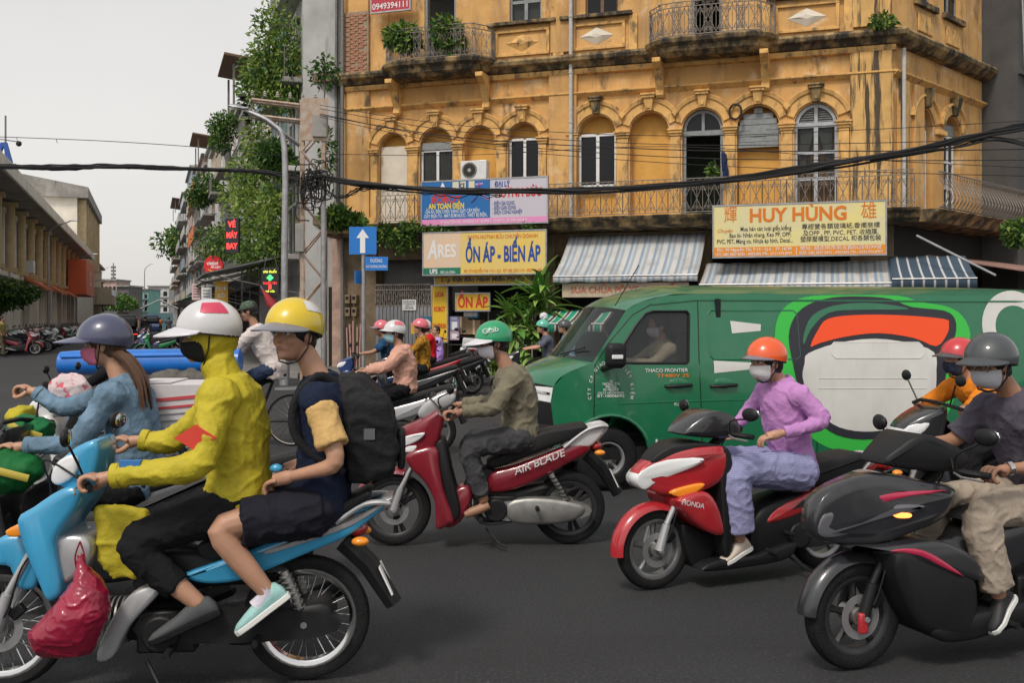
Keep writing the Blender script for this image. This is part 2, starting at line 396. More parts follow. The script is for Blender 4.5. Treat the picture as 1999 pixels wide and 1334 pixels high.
# ------------------------------------------------------------------ the ochre corner house
YB = thing('corner_house', 'weathered ochre yellow colonial corner house with arched first-floor bays and iron balconies', 'house', (0, 29, 0), R(-18))
f = lambda u, v, o=0.0: BF.px(u, v, -o)
zF1 = f(1000, 436)[1]; zF2 = f(1000, 133)[1]; zTop = 14.0
xP = f(1690, 300)[0]
ARCH = [(767, 28, 292), (852, 32, 285), (937, 30, 279), (1022, 30, 272), (1165, 37, 262), (1268, 38, 257), (1372, 40, 252), (1480, 41, 246), (1593, 42, 241)]
ops = []
for u, h, v in ARCH:
    x, zs = f(u, v); hw = (f(u + h, v)[0] - f(u - h, v)[0]) / 2
    ops.append([x, hw, zF1 + .02, zs, True])
zsp = sum(o[3] for o in ops) / len(ops)
w_ = MB(); wall_open(w_, xL, xR, zF1, zF2, ops)
UP = [(860, 31, None), (1026, 31, 46), (1175, 32, 28), (1380, 30, None), (1575, 30, -40)]
ops2 = []
for u, h, v in UP:
    x = f(u, 50)[0]; hw = (f(u + h, 50)[0] - f(u - h, 50)[0]) / 2
    ops2.append([x, hw, zF2 + .02 if v is None else f(u, v)[1], zF2 + 3.2, False])
wall_open(w_, xL, xR, zF2, zTop, ops2)
w_.build('front_wall', M_ochre, YB, smooth=False)
# inner sheets behind the bays, side and back shell
sh = MB(); sh.b2(xL, xR - .3, 9.0, 9.2, 0, zTop); sh.b2(xL - .02, xL + .15, .02, 9, 0, zTop)
sh.build('rear_wall', M_ochre, YB, smooth=False)
MB().b2(xL - .1, xR + .6, -.35, 9.3, zTop, zTop + .3).build('roof_slab', M_mould, YB, smooth=False)
for i, (x, hw, zs, zt, _) in enumerate(ops):
    if i == 6: continue
    MB().b2(x - hw - .05, x + hw + .05, .38, .46, zF1, zt + hw + .1).build('bay_infill', M_inner, YB, smooth=False)
# arch mouldings, keystones, impost capitals
for i, (x, hw, zs, zt, _) in enumerate(ops):
    mb = MB(); rs = []; n = 18; r0, r1 = hw + .04, hw + .40
    prof = [(r0, .0), (r0, .05), (r1 - .12, .05), (r1 - .12, .09), (r1 - .02, .12), (r1, .10), (r1, 0)]
    for k in range(n + 1):
        t = R(162 - 144 * k / n)
        rs.append([(x + r * math.cos(t), -o, zt + r * math.sin(t)) for r, o in prof])
    # neighbouring mouldings touch: clip by the mid line
    lim = .5 * ((ops[i + 1][0] - x) if i + 1 < len(ops) else 9); lim0 = .5 * ((x - ops[i - 1][0]) if i else 9)
    rs = [[(max(min(px_, x + lim - .005), x - lim0 + .005), py_, pz_) for px_, py_, pz_ in r] for r in rs]
    mb.rings(rs, True).build('archivolt', M_ochre2, YB, smooth=False)
    kz = zt + hw
    mb = MB(); mb.rings([[(x - .09, .0, kz + .02), (x + .09, .0, kz + .02), (x + .09, -.15, kz + .02), (x - .09, -.15, kz + .02)],
              [(x - .13, .0, kz + .36), (x + .13, .0, kz + .36), (x + .13, -.21, kz + .36), (x - .13, -.21, kz + .36)]])
    mb.b2(x - .18, x + .18, -.25, 0, kz + .362, kz + .43); mb.b2(x - .21, x + .21, -.28, 0, kz + .432, kz + .49)
    mb.b2(x - .05, x + .05, -.185, -.12, kz + .08, kz + .33)
    mb.build('keystone', M_mould if i in (4, 8) else M_ochre2, YB, bevel=.012)
def capital(x, z, w, m=M_ochre2):
    mb = MB(); mb.b2(x - w / 2, x + w / 2, -.07, 0, zF1 + .3, z - .16)
    mb.b2(x - w / 2 - .03, x + w / 2 + .03, -.10, 0, z - .158, z - .09); mb.b2(x - w / 2 - .06, x + w / 2 + .06, -.14, 0, z - .088, z - .02); mb.b2(x - w / 2 - .08, x + w / 2 + .08, -.17, 0, z - .018, z + .03)
    mb.b2(x - w / 2 - .03, x + w / 2 + .03, -.10, 0, zF1 + .01, zF1 + .298)
    mb.build('pilaster', m, YB, bevel=.01)
def dia(x, z):
    MB().rings([[(x - .13, -.02, z), (x, -.02, z - .15), (x + .13, -.02, z), (x, -.02, z + .15)], [(x - .08, -.15, z), (x, -.15, z - .1), (x + .08, -.15, z), (x, -.15, z + .1)]]).build('boss', M_ochre2, YB, smooth=False)
for i in range(len(ops)):
    if i + 1 < len(ops) and i != 3:
        a, b = ops[i], ops[i + 1]; xm = (a[0] + a[1] + b[0] - b[1]) / 2; ww = max((b[0] - b[1]) - (a[0] + a[1]) - .10, .14)
        capital(xm, (a[3] + b[3]) / 2, ww); dia(xm, (a[3] + b[3]) / 2 + .48)
capital(ops[0][0] - ops[0][1] - .13, ops[0][3], .22); capital(ops[3][0] + ops[3][1] + .13, ops[3][3], .22)
capital(ops[4][0] - ops[4][1] - .13, ops[4][3], .20); capital(ops[8][0] + ops[8][1] + .16, ops[8][3], .26)
# giant pilasters that divide the front
def giant(u0, u1, m, out=.13):
    xa, xb = f(u0, 300)[0], f(u1, 300)[0]
    mb = MB(); mb.b2(xa, xb, -out, 0, zF1 + .01, zF2 - .32); mb.build('giant_pilaster', m, YB, bevel=.015)
    mb = MB(); mb.b2(xa + .04, xb - .04, -out * .8, 0, zF2 + .32, zTop - .4); mb.build('giant_pilaster', m, YB, bevel=.015)
    return (xa + xb) / 2
M_streak = mat('streaked_pilaster', (.70, .42, .15), .9, nz=.3, ns=2, bump=.3, bs=30)
layer(M_streak, (.045, .038, .03), 1.6, .50, .58, (3.0, 3.0, .22), amt=.95, seed=31)
giant(1074, 1128, M_ochre); giant(1660, 1744, M_streak); giant(680, 724, M_ochre, .1)
# string course, cornice, first-floor balcony slab
run_moulding('string_course', M_ochre2, YB, xL, xR + .05, [(0, zF2 - 1.02), (.06, zF2 - .98), (.16, zF2 - .90), (.16, zF2 - .86), (0, zF2 - .82)])
run_moulding('frieze', M_ochre2, YB, xL, xR + .05, [(0, zF2 - .36), (.14, zF2 - .34), (.17, zF2 - .26), (.17, zF2 - .205), (0, zF2 - .205)])
run_moulding('cornice', M_mould, YB, xL - .05, xR + .3, [(0, zF2 - .20), (.22, zF2 - .18), (.30, zF2 - .08), (.42, zF2 - .02), (.46, zF2 + .08), (.40, zF2 + .16), (0, zF2 + .20)])
# sunk panels with moulded diamonds under the upper windows
for u in (1020, 1165, 1575):
    x, z = f(u, 76 if u < 1400 else 28); z = zF2 + .72; w, h = .74, .30
    mb = MB()
    for s in (-1, 1): mb.b2(x - w - .09, x + w + .09, -.07, 0, z + s * (h + .045) - .045, z + s * (h + .045) + .045)
    for s in (-1, 1): mb.b2(x + s * (w + .045) - .045, x + s * (w + .045) + .045, -.065, 0, z - h, z + h)
    mb.build('panel_frame', M_ochre2, YB, bevel=.012)
    MB().rings([[(x - .5, -.005, z), (x, -.005, z - .25), (x + .5, -.005, z), (x, -.005, z + .25)], [(x - .2, -.08, z), (x, -.08, z - .06), (x + .2, -.08, z), (x, -.08, z + .06)]]).build('diamond', M_cream if u != 1020 else M_ochre2, YB, smooth=False)
    MB().b2(x - w - .3, x + w + .3, -.2, 0, z + .50, z + .60).build('sill', M_mould, YB, bevel=.01)
    for s in (-1, 1): MB().b2(x + s * (w + .32) - .12, x + s * (w + .32) + .12, -.10, 0, zF2 + .21, z + .49).build('pedestal', M_ochre2, YB, bevel=.01)
# ---- bay contents
def wz(u, v): return f(u, v, -.2)[1]
x, hw, zs, zt, _ = ops[0]
MB().b2(x - hw + .02, x + hw - .02, .16, .26, zF1 + .02, zt + .12).build('boarded_panel', M_cream, YB, smooth=False)
x, hw, zs, zt, _ = ops[1]
window(YB, x, zF1 + .55, zt - .12, hw * 1.92, .16, M_white, M_pane, 2, 1, .07); MB().b2(x - hw + .01, x + hw - .01, .10, .24, zt - .10, zt + .12).build('lintel', M_greyp, YB, bevel=.01)
cu = MB(); cu.add([(x - hw + i * hw * 2 / 24, .21 + .018 * (i % 2), z) for z in (zF1 + .55, zt - .13) for i in range(25)], [(i, i + 1, i + 26, i + 25) for i in range(24)]); cu.build('curtain', M_curtain, YB)
x, hw, zs, zt, _ = ops[3]; window(YB, x, zF1 + .9, zt + .02, hw * 1.9, .18, M_white, M_glass_d, 2, 1, .07)
x, hw, zs, zt, _ = ops[4]; window(YB, x, zF1 + 1.0, zt + .0, hw * 1.9, .18, M_white, M_glass_d, 2, 1, .08)
# open door bay with fanlight
x, hw, zs, zt, _ = ops[6]
mb = MB()
for k in range(13):
    t0_, t1_ = math.pi * k / 12, math.pi * (k + 1) / 12
    a = [(x + (hw - .01 - d) * math.cos(t), yy, zt + (hw - .01 - d) * math.sin(t)) for t in (t0_, t1_) for d in (0, .08) for yy in (.12, .2)] if k < 12 else None
    if a: mb.add(a, [(0, 2, 6, 4), (1, 5, 7, 3), (2, 3, 7, 6), (0, 4, 5, 1)])
mb.b2(x - hw + .01, x + hw - .01, .10, .22, zt - .16, zt - .02); mb.b2(x - .04, x + .04, .13, .19, zt - .02, zt + hw - .07)
for s in (-1, 1): mb.b2(x + s * (hw - .05) - .04, x + s * (hw - .05) + .04, .12, .2, zF1 + .02, zt - .162)
fl = mb.build('door_frame', M_greyp, YB, smooth=False)
MB().add([(x, .16, zt)] + [(x + (hw - .08) * math.cos(math.pi * k / 12), .16, zt + (hw - .08) * math.sin(math.pi * k / 12)) for k in range(13)], [(0, k, k + 1) for k in range(1, 13)]).build('pane', M_glass_d, fl, smooth=False)
M_room = mat('room_wall_green', (.16, .20, .17), .9, nz=.2, ns=2)
mb = MB(); xa, xb = x - hw - .6, x + hw + .6
mb.b2(xa, xb, 3.0, 3.1, zF1, zF2 - .4); mb.b2(xa - .1, xa, .4, 3, zF1, zF2 - .4); mb.b2(xb, xb + .1, .4, 3, zF1, zF2 - .4); mb.b2(xa, xb, .4, 3, zF2 - .5, zF2 - .4); mb.b2(xa, xb, .3, 3, zF1 - .1, zF1)
mb.build('room_behind_door', M_room, YB, smooth=False)
# grey boarded arch, louvred french window
x, hw, zs, zt, _ = ops[7]
bd = MB(); n = 7
for k in range(n):
    za, zb = zt - .55 + k * (hw + .53) / n, zt - .55 + (k + 1) * (hw + .53) / n - .012
    zc = max(za, zb) - zt; ww = hw - .02 if zc < 0 else math.sqrt(max((hw - .02) ** 2 - zc * zc, .004))
    MB().b2(x - ww, x + ww, .12 + .01 * (k % 2), .2, za, zb).build('board', M_greyp, YB, smooth=False)
MB().b2(x - .2, x + .2, .105, .118, zt - .25, zt - .02).build('hatch', M_greyp, YB, bevel=.004)
x, hw, zs, zt, _ = ops[8]
W9 = window(YB, x, zF1 + .25, zt - .05, hw * 1.9, .14, M_fgrey, M_pane, 2, 3, .09)
for s in (-1, 1):
    mb = MB(); zb, za = zF1 + .9, zt - .1
    for k in range(12):
        t = k / 11; ww = .06 + .30 * t ** 1.4
        mb.v.extend([(x + s * (.03 + .36 * (1 - 0) - ww * (1 if True else 0)), .2, zb + (za - zb) * t), (x + s * .40, .23, zb + (za - zb) * t)])
        if k: b0 = 2 * k; mb.f.append((b0 - 2, b0 - 1, b0 + 1, b0)); mb.m.append(0)
    mb.build('curtain', M_curtain, YB)
mb = MB()
for k in range(16):
    a_ = [(x + (hw - .01 - d) * math.cos(t), yy, zt + (hw - .01 - d) * math.sin(t)) for t in (math.pi * k / 16, math.pi * (k + 1) / 16) for d in (0, .09) for yy in (.08, .2)]
    mb.add(a_, [(0, 2, 6, 4), (1, 5, 7, 3), (2, 3, 7, 6), (0, 4, 5, 1)])
mb.b2(x - hw + .01, x + hw - .01, .08, .2, zt - .05, zt + .05); mb.b2(x - .045, x + .045, .09, .19, zt + .05, zt + hw - .05)
fl = mb.build('fanlight_frame', M_fgrey, YB, smooth=False)
for k in range(9):
    zc = .09 + k * .062
    ww = math.sqrt(max((hw - .09) ** 2 - zc ** 2, 0))
    if ww < .1: break
    for s in (-1, 1): MB().box((x + s * (ww + .05) / 2, .15, zt + zc), (ww - .05, .06, .016), Matrix.Rotation(R(35), 3, 'X')).build('louvre_slat', M_greyp, fl, smooth=False)
# upper windows and doors
for i, (x, hw, zs, zt, _) in enumerate(ops2):
    if UP[i][2] is None:
        MB().b2(x - hw - .3, x + hw + .3, 2.5, 2.6, zF2, zF2 + 3.6).build('room_behind_door', M_dark, YB, smooth=False)
        for s in (-1, 1): MB().b2(x + s * (hw - .04) - .04, x + s * (hw - .04) + .04, .05, .15, zs, zt).build('door_jamb', M_greyp, YB, smooth=False)
    else: window(YB, x, zs + .03, zt, hw * 1.94, .12, M_greyp if i != 2 else M_wood, M_pane if i == 1 else M_glass_d, 2, 3, .09); MB().b2(x - hw, x + hw, .22, .24, zs, zt).build('curtain', M_curtain, YB, smooth=False)
    MB().b2(x - hw - .2, x + hw + .2, -.12, 0, zt + .05, zt + .2).build('lintel', M_ochre2, YB, bevel=.015)
# exposed brick patch: every brick its own piece
xa, za = f(676, 160); xb, zb = f(724, 22); xa += .03
xa, xb = f(676, 90)[0], f(723, 90)[0]
MB().b2(xa, xb, -.108, -.10, za, zb).build('mortar_bed', M_mortar, YB, smooth=False)
bw_, bh_ = .205, .062; rows = int((zb - za) / .075); bme = None; ncol = max(int((xb - xa) / .215), 2)
for r_ in range(rows):
    for c in range(ncol + 1):
        cx = xa + .1075 + c * (xb - xa) / ncol - (.107 if r_ % 2 else 0)
        if cx - .1 < xa - .01 or cx + .1 > xb + .02: continue
        if random.random() < .06: continue
        if bme is None: b_o = MB().box((0, 0, 0), (bw_, .05, bh_)).build('brick', M_brick, YB, smooth=False); bme = b_o.data
        else: b_o = link('brick', bme, YB)
        b_o.location = (cx, -.105 + random.uniform(-.008, .006), za + .04 + r_ * .075); b_o.rotation_euler = (0, random.uniform(-.02, .02), 0)
# ---- wrought-iron rail panel (shared mesh) and balconies
def spiral(cx, cz, r, turns, a0, sgn=1, n=14):
    return [(cx + r * (1 - .8 * k / n) * math.cos(a0 + sgn * turns * 2 * math.pi * k / n), 0, cz + r * (1 - .8 * k / n) * math.sin(a0 + sgn * turns * 2 * math.pi * k / n)) for k in range(n + 1)]
def rail_mesh(w=.62, h=.92, name='railing_panel'):
    mb = MB(); t = .009
    for z in (.04, h * .86, h): mb.b2(-w / 2, w / 2, -.012, .012, z - .012, z + .012)
    for k in range(5): mb.tube([(-w / 2 + w * k / 4, 0, .04), (-w / 2 + w * k / 4, 0, h * .86)], t if k % 4 else .014, 4)
    for cx in (-w / 4, w / 4):
        for s in (-1, 1):
            mb.tube([(cx - s * w / 4, 0, .06), (cx, 0, h * .42), (cx + s * w / 4, 0, h * .82)], t, 4)
            mb.tube(spiral(cx + s * w * .11, h * .16, .062, 1.3, math.pi / 2, s), .008, 4); mb.tube(spiral(cx + s * w * .11, h * .70, .062, 1.3, -math.pi / 2, s), .008, 4)
    for k in range(4): mb.tube(spiral(-w * 3 / 8 + w * k / 4, h * .93, .05, 1.1, 0, 1 if k % 2 else -1, 10), .008, 4)
    me = mb.build(name, M_iron_w, None, smooth=False); d = me.data; bpy.data.objects.remove(me); return d
RAIL = rail_mesh()
def rail_run(par, a, b, z, m=None, me=RAIL, w=.62):
    d = Vector((b[0] - a[0], b[1] - a[1], 0)); L = d.length; n = max(1, round(L / w)); ang = math.atan2(d.y, d.x)
    for k in range(n):
        p = Vector((a[0], a[1], 0)) + d * ((k + .5) / n)
        o = link('railing_panel', me, par, (p.x, p.y, z), (0, 0, ang), (L / n / w, 1, 1))
        if m: o.material_slots[0].link = 'OBJECT'; o.material_slots[0].material = m
BO = 1.15                                                    # how far the long balcony stands out
prof = [(0, zF1 - .34), (BO - .25, zF1 - .30), (BO - .10, zF1 - .24), (BO - .08, zF1 - .14), (BO + .06, zF1 - .08), (BO + .10, zF1 - .02), (BO + .08, zF1), (0, zF1)]
run_moulding('balcony_slab', M_mould, YB, xL - .2, xR + .55, prof)
xW0 = xR + .38
rail_run(YB, (f(735, 400, BO)[0], -BO), (xR + .42, -BO), zF1 + .01)
# two bowed upper balconies on brackets
def bowed(u0, u1, out, zt, m=None, flowers=False):
    xa, xb = f(u0, 100, out)[0], f(u1, 100, out)[0]; n = 16; rs = []
    def ctr(d):
        pts = []
        for k in range(n + 1):
            t = k / n; x = xa + (xb - xa) * t
            e = min(t, 1 - t) * 2; o = out * (.42 + .58 * min(1, e * 3.2) ** .6) + d
            pts.append((x + d * (2 * t - 1), -o))
        return pts
    mb = MB(); q = []
    for d, z in ((-.25, zt - .46), (-.10, zt - .34), (-.06, zt - .22), (.05, zt - .14), (.08, zt - .04), (.06, zt)):
        c = ctr(d); q.append([(c[0][0], 0, z)] + [(x, y, z) for x, y in c] + [(c[-1][0], 0, z)])
    mb.rings(q, True).build('upper_balcony', M_mould, YB, ang=30)
    pts = ctr(-.03)
    acc = [pts[0]]
    for i in range(0, n, 2): rail_run(YB, pts[i], pts[i + 2], zt + .01, m, w=(Vector(pts[i + 2]) - Vector(pts[i])).length)
    rail_run(YB, (pts[0][0], 0), pts[0], zt + .01, m); rail_run(YB, pts[-1], (pts[-1][0], 0), zt + .01, m)
    for s, xx in ((1, xa + .28), (-1, xb - .28)):
        pr = [(0, zt - 1.32), (.16, zt - 1.42), (.24, zt - 1.34), (.18, zt - 1.2), (.30, zt - 1.0), (.46, zt - .72), (out * .8, zt - .56), (out * .8, zt - .44), (0, zt - .44)]
        mb = MB(); ins = [(o, z) for o, z in pr]
        mb.rings([[(xx - .11, -o, z) for o, z in ins], [(xx + .11, -o, z) for o, z in ins]]); mb.build('bracket', M_ochre2, YB, bevel=.012)
    return xa, xb
B1 = bowed(735, 948, 1.0, zF2 + .22); B2 = bowed(1258, 1512, 1.0, zF2 + .22)
# ---- the wing that turns away round the corner
WF = Frame((cornW.x, cornW.y, 0), R(44))
YW = thing('corner_house_wing', 'ochre wing of the corner house turning away beside the dark grey block', 'house', (cornW.x, cornW.y, 0), R(44))
g = lambda u, v, o=0.0: WF.px(u, v, -o)
wx1 = g(1917, 400)[0]
wops = []
for u, h, v in ((1805, 17, 248), (1859, 16, 260)):
    x, z = g(u, v); hw = (g(u + h, v)[0] - g(u - h, v)[0]) / 2; wops.append([x, hw, zF1 + .02, zsp, True])
mb = MB(); wall_open(mb, 0, wx1, zF1, zF2, wops, 0, .3)
wops2 = [[o[0], o[1], zF2 + 1.3, zF2 + 3.2, False] for o in wops]
wall_open(mb, 0, wx1, zF2, zTop, wops2, 0, .3); mb.build('side_wall', M_ochre, YW, smooth=False)
for (x, hw, zs, zt, _), (x2, h2, zs2, zt2, _) in zip(wops, wops2):
    MB().b2(x - hw - .05, x + hw + .05, .27, .36, zF1, zt + hw + .1).build('bay_infill', M_inner, YW, smooth=False)
    window(YW, x, zF1 + .2, zt, hw * 1.3, .16, M_white, M_glass_d, 2, 3, .07); MB().b2(x - hw * .65, x + hw * .65, .12, .2, zt + .05, zt + hw * .6).build('louvre_panel', M_greyp, YW, smooth=False)
    window(YW, x2, zs2, zt2, h2 * 1.9, .16, M_greyp, M_glass_d, 2, 3, .07)
    rs = []; pr = [(hw + .04, .0), (hw + .04, .05), (hw + .27, .05), (hw + .3, .12), (hw + .36, .1), (hw + .36, 0)]
    for k in range(17):
        t = R(165 - 150 * k / 16); rs.append([(x + r * math.cos(t), -o, zt + r * math.sin(t)) for r, o in pr])
    MB().rings(rs, True).build('archivolt', M_ochre2, YW, smooth=False)
    MB().rings([[(x - .09, 0, zt + hw), (x + .09, 0, zt + hw), (x + .09, -.16, zt + hw), (x - .09, -.16, zt + hw)], [(x - .16, 0, zt + hw + .5), (x + .16, 0, zt + hw + .5), (x + .16, -.26, zt + hw + .5), (x - .16, -.26, zt + hw + .5)]]).build('keystone', M_mould, YW, bevel=.012)
    MB().b2(x - .7, x + .7, -.12, 0, zF2 + 1.12, zF2 + 1.28).build('sill', M_mould, YW, bevel=.01)
    MB().b2(x - .45, x + .45, -.05, 0, zF2 + .45, zF2 + .95).build('sunk_panel', M_ochre2, YW, bevel=.03)
xm = (wops[0][0] + wops[1][0]) / 2
MB().b2(xm - .28, xm + .28, -.14, 0, zsp - .1, zsp + .04).build('capital', M_ochre2, YW, bevel=.02)
for prf, m, nme in (([(0, zF2 - 1.02), (.16, zF2 - .90), (.16, zF2 - .86), (0, zF2 - .82)], M_ochre2, 'string_course'), ([(0, zF2 - .20), (.22, zF2 - .18), (.42, zF2 - .02), (.46, zF2 + .08), (.40, zF2 + .16), (0, zF2 + .20)], M_mould, 'cornice'),
                    ([(0, zF1 - .34), (BO - .25, zF1 - .30), (BO - .08, zF1 - .14), (BO + .10, zF1 - .02), (BO + .08, zF1), (0, zF1)], M_mould, 'balcony_slab')):
    run_moulding(nme, m, YW, -.1, wx1 + (1.5 if 'balc' in nme else 0), prf)
for xx, mm in ((.45, M_streak), (1.35, M_ochre)): MB().b2(xx - .28, xx + .28, -.10, 0, zF1 + .01, zF2 - 1.04).build('pilaster', mm, YW, bevel=.012)
tubeo('downpipe', M_pipe, YW, [(.12, -.22, zF1), (.12, -.22, zF2 - .3)], .05)
bal = None
for k in range(64):
    x = .15 + k * (wx1 + 1.2) / 63
    pts = [(0, 0, 0), (0, -.10, .12), (0, -.19, .3), (0, -.12, .52), (0, .0, .75), (0, .02, .94)]
    if bal is None: o = MB().tube(spline(pts, 3, False), .011, 4).build('baluster', M_iron_w, YW); bal = o.data
    else: o = link('baluster', bal, YW)
    o.location = (x, -BO + .02, zF1 + .01); o.rotation_euler = (0, 0, .18 * (-1) ** k); o.scale = (1, 1, 1)
for z in (.05, .94): tubeo('handrail', M_iron, YW, [(.1, -BO, zF1 + z), (wx1 + 1.4, -BO, zF1 + z)], .018, 6)
# ---- ground floor: piers, beam, shop recess
gf = lambda u: f(u, 640)[0]
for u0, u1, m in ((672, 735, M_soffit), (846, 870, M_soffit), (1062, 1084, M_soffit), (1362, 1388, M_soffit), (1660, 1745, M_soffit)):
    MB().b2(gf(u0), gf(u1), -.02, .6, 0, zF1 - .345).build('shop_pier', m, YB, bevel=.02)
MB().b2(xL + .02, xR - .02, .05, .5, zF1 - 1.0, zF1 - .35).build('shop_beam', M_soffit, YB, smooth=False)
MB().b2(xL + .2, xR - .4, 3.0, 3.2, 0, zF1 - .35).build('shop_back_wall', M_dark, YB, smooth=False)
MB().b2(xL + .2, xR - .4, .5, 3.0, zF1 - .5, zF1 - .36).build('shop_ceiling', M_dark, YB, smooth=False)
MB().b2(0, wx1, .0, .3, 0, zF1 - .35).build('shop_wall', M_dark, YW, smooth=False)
tubeo('downpipe', M_pipe, YB, [(f(1115, 300, .22)[0], -.24, zF1), (f(1115, 300, .22)[0], -.24, zTop)], .055)
for z in (5.5, 7.2, 8.6, 10.2): MB().cyl((f(1115, 300, .22)[0], -.24, z), .068, .05, 'z').build('pipe_bracket', M_pipe, YB)
tubeo('downpipe', M_iron, YB, [(xL + .06, -.22, 0), (xL + .06, -.22, zTop)], .06)

# ------------------------------------------------------------------ tall concrete neighbour and the dark block
def px_box(name, label, cat, u0, u1, Y0, zt, depth, m, rz):
    o = thing(name, label, cat, P(u0, HZ, Y0) * 1, rz); o.location.z = 0; return o
NB = thing('concrete_block', 'tall bare grey concrete party wall left of the ochre house', 'building', (0, 29, 0), R(-18))
nx0 = f(592, 300)[0]
MB().b2(nx0, xL - .06, .2, 9, 0, 15).build('wall', M_conc, NB, smooth=False)
MB().b2(nx0 - .0, nx0 + .5, -.15, .2, 4.6, 15).build('pier', M_conc, NB, bevel=.02)
for z in (4.5, 8.9, 12.6): MB().b2(nx0 - .1, xL - .06, -.3, .2, z, z + .3).build('floor_slab', M_soffit, NB, bevel=.02)
MB().b2(f(640, 650)[0], f(652, 650)[0], -.0, .21, .14, 2.6).build('door', M_dark, NB, smooth=False)
for u0, u1 in ((630, 640), (652, 670)): MB().b2(f(u0, 650)[0], f(u1, 650)[0], -.12, .2, 0, 4.4).build('door_pier', mat('pink_render', (.42, .28, .22), .9, nz=.4, ns=3), NB, bevel=.015)
tubeo('cable_riser', M_black, NB, [(xL - .12, .1, 0), (xL - .16, .08, 5), (xL - .1, .1, 9), (xL - .14, .1, 15)], .07)
tubeo('cable_riser', M_iron, NB, [(xL - .35, .1, 0), (xL - .3, .1, 15)], .045)
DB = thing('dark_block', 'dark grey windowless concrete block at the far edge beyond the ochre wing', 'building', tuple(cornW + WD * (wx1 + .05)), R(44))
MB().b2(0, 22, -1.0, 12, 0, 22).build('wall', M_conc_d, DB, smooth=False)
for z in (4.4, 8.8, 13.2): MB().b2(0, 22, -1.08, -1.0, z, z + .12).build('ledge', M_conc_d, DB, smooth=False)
MB().b2(1.2, 2.6, -1.3, -1.0, 5.3, 5.9).build('meter_box', mat('red_box', (.16, .04, .03), .6), DB, bevel=.01)
tubeo('conduit', M_pipe, DB, spline([(.1, -1.06, 12), (.5, -1.06, 8.5), (1.2, -1.06, 6.6), (2.6, -1.06, 5.2)], 6, False), .025)
# ------------------------------------------------------------------ motorbikes
M_tyre = mat('tyre_rubber', (.014, .014, .015), .8, spec=.2, nz=.3, ns=30, bump=.3, bs=90)
M_rim = mat('alloy_rim', (.30, .30, .30), .35, metal=.8, nz=.2, ns=9)
M_rim_d = mat('dark_alloy', (.045, .045, .047), .4, metal=.5)
M_chrome = mat('chrome', (.62, .62, .62), .16, metal=1)
M_alu = mat('cast_aluminium', (.36, .355, .34), .45, metal=.75, nz=.3, ns=12)
M_plas = mat('black_plastic', (.012, .012, .013), .5, spec=.3, nz=.2, ns=14)
M_seat = mat('seat_vinyl', (.014, .014, .015), .6, spec=.25, bump=.12, bs=180)
M_engine = mat('engine_black', (.018, .018, .019), .5, spec=.3, metal=.2, nz=.4, ns=12)
M_lens = mat('clear_lens', (.72, .73, .74), .08, spec=.7, coat=.6)
M_red_l = mat('red_lens', (.35, .02, .02), .15, coat=.5)
M_amber = mat('amber_lens', (.85, .28, .02), .15, coat=.5)
M_mirror = mat('mirror_glass', (.55, .57, .6), .03, metal=1)
M_plate = mat('number_plate', (.72, .72, .70), .5)
M_white_l = mat('white_lettering', (.70, .70, .70), .5)
M_ink = mat('black_ink', (.02, .02, .022), .6)
def paint(name, c, rough=.28): return layer(mat(name, c, rough, coat=.7, nz=.10, ns=5), tuple(x * .75 + .035 for x in c), 6, .50, .75, amt=.55, seed=len(name))
M_maroon = paint('maroon_paint', (.22, .012, .024)); M_blue = paint('sky_blue_paint', (.045, .33, .58)); M_redp = paint('red_paint', (.42, .022, .030))
M_char = paint('charcoal_paint', (.018, .018, .022), .30); M_whitep = paint('white_paint', (.66, .66, .66)); M_silver = mat('silver_paint', (.46, .46, .47), .34, metal=.4, coat=.4)
M_crims = paint('crimson_stripe', (.45, .02, .07))
# ------------------------------------------------------------------ people
M_skin = mat('skin', (.47, .255, .165), .5, nz=.12, ns=9, sub=.12)
M_skin2 = mat('skin_tan', (.36, .185, .115), .5, nz=.12, ns=9, sub=.1)
M_hair = mat('black_hair', (.014, .011, .010), .45, nz=.4, ns=60, stretch=(4, 4, .6))
M_hairb = mat('brown_hair', (.10, .045, .022), .45, nz=.5, ns=40, stretch=(6, 6, .5))
M_eye = mat('eye_white', (.70, .68, .66), .2); M_iris = mat('dark_iris', (.02, .012, .008), .1); M_lip = mat('lips', (.40, .16, .13), .45)
M_strap = mat('chin_strap', (.015, .015, .016), .6); M_foam = mat('helmet_foam', (.02, .02, .02), .8)
def cloth(name, c, nz=.18, rough=.85, ns=7): return mat(name, c, rough, nz=nz, ns=ns, bump=.22, bs=55, spec=.15)
PEND = []
def pend(o, vox, sm=4, wr=0.0, ws=9, fn=None): PEND.append((o, vox, sm, wr, ws, fn)); return o
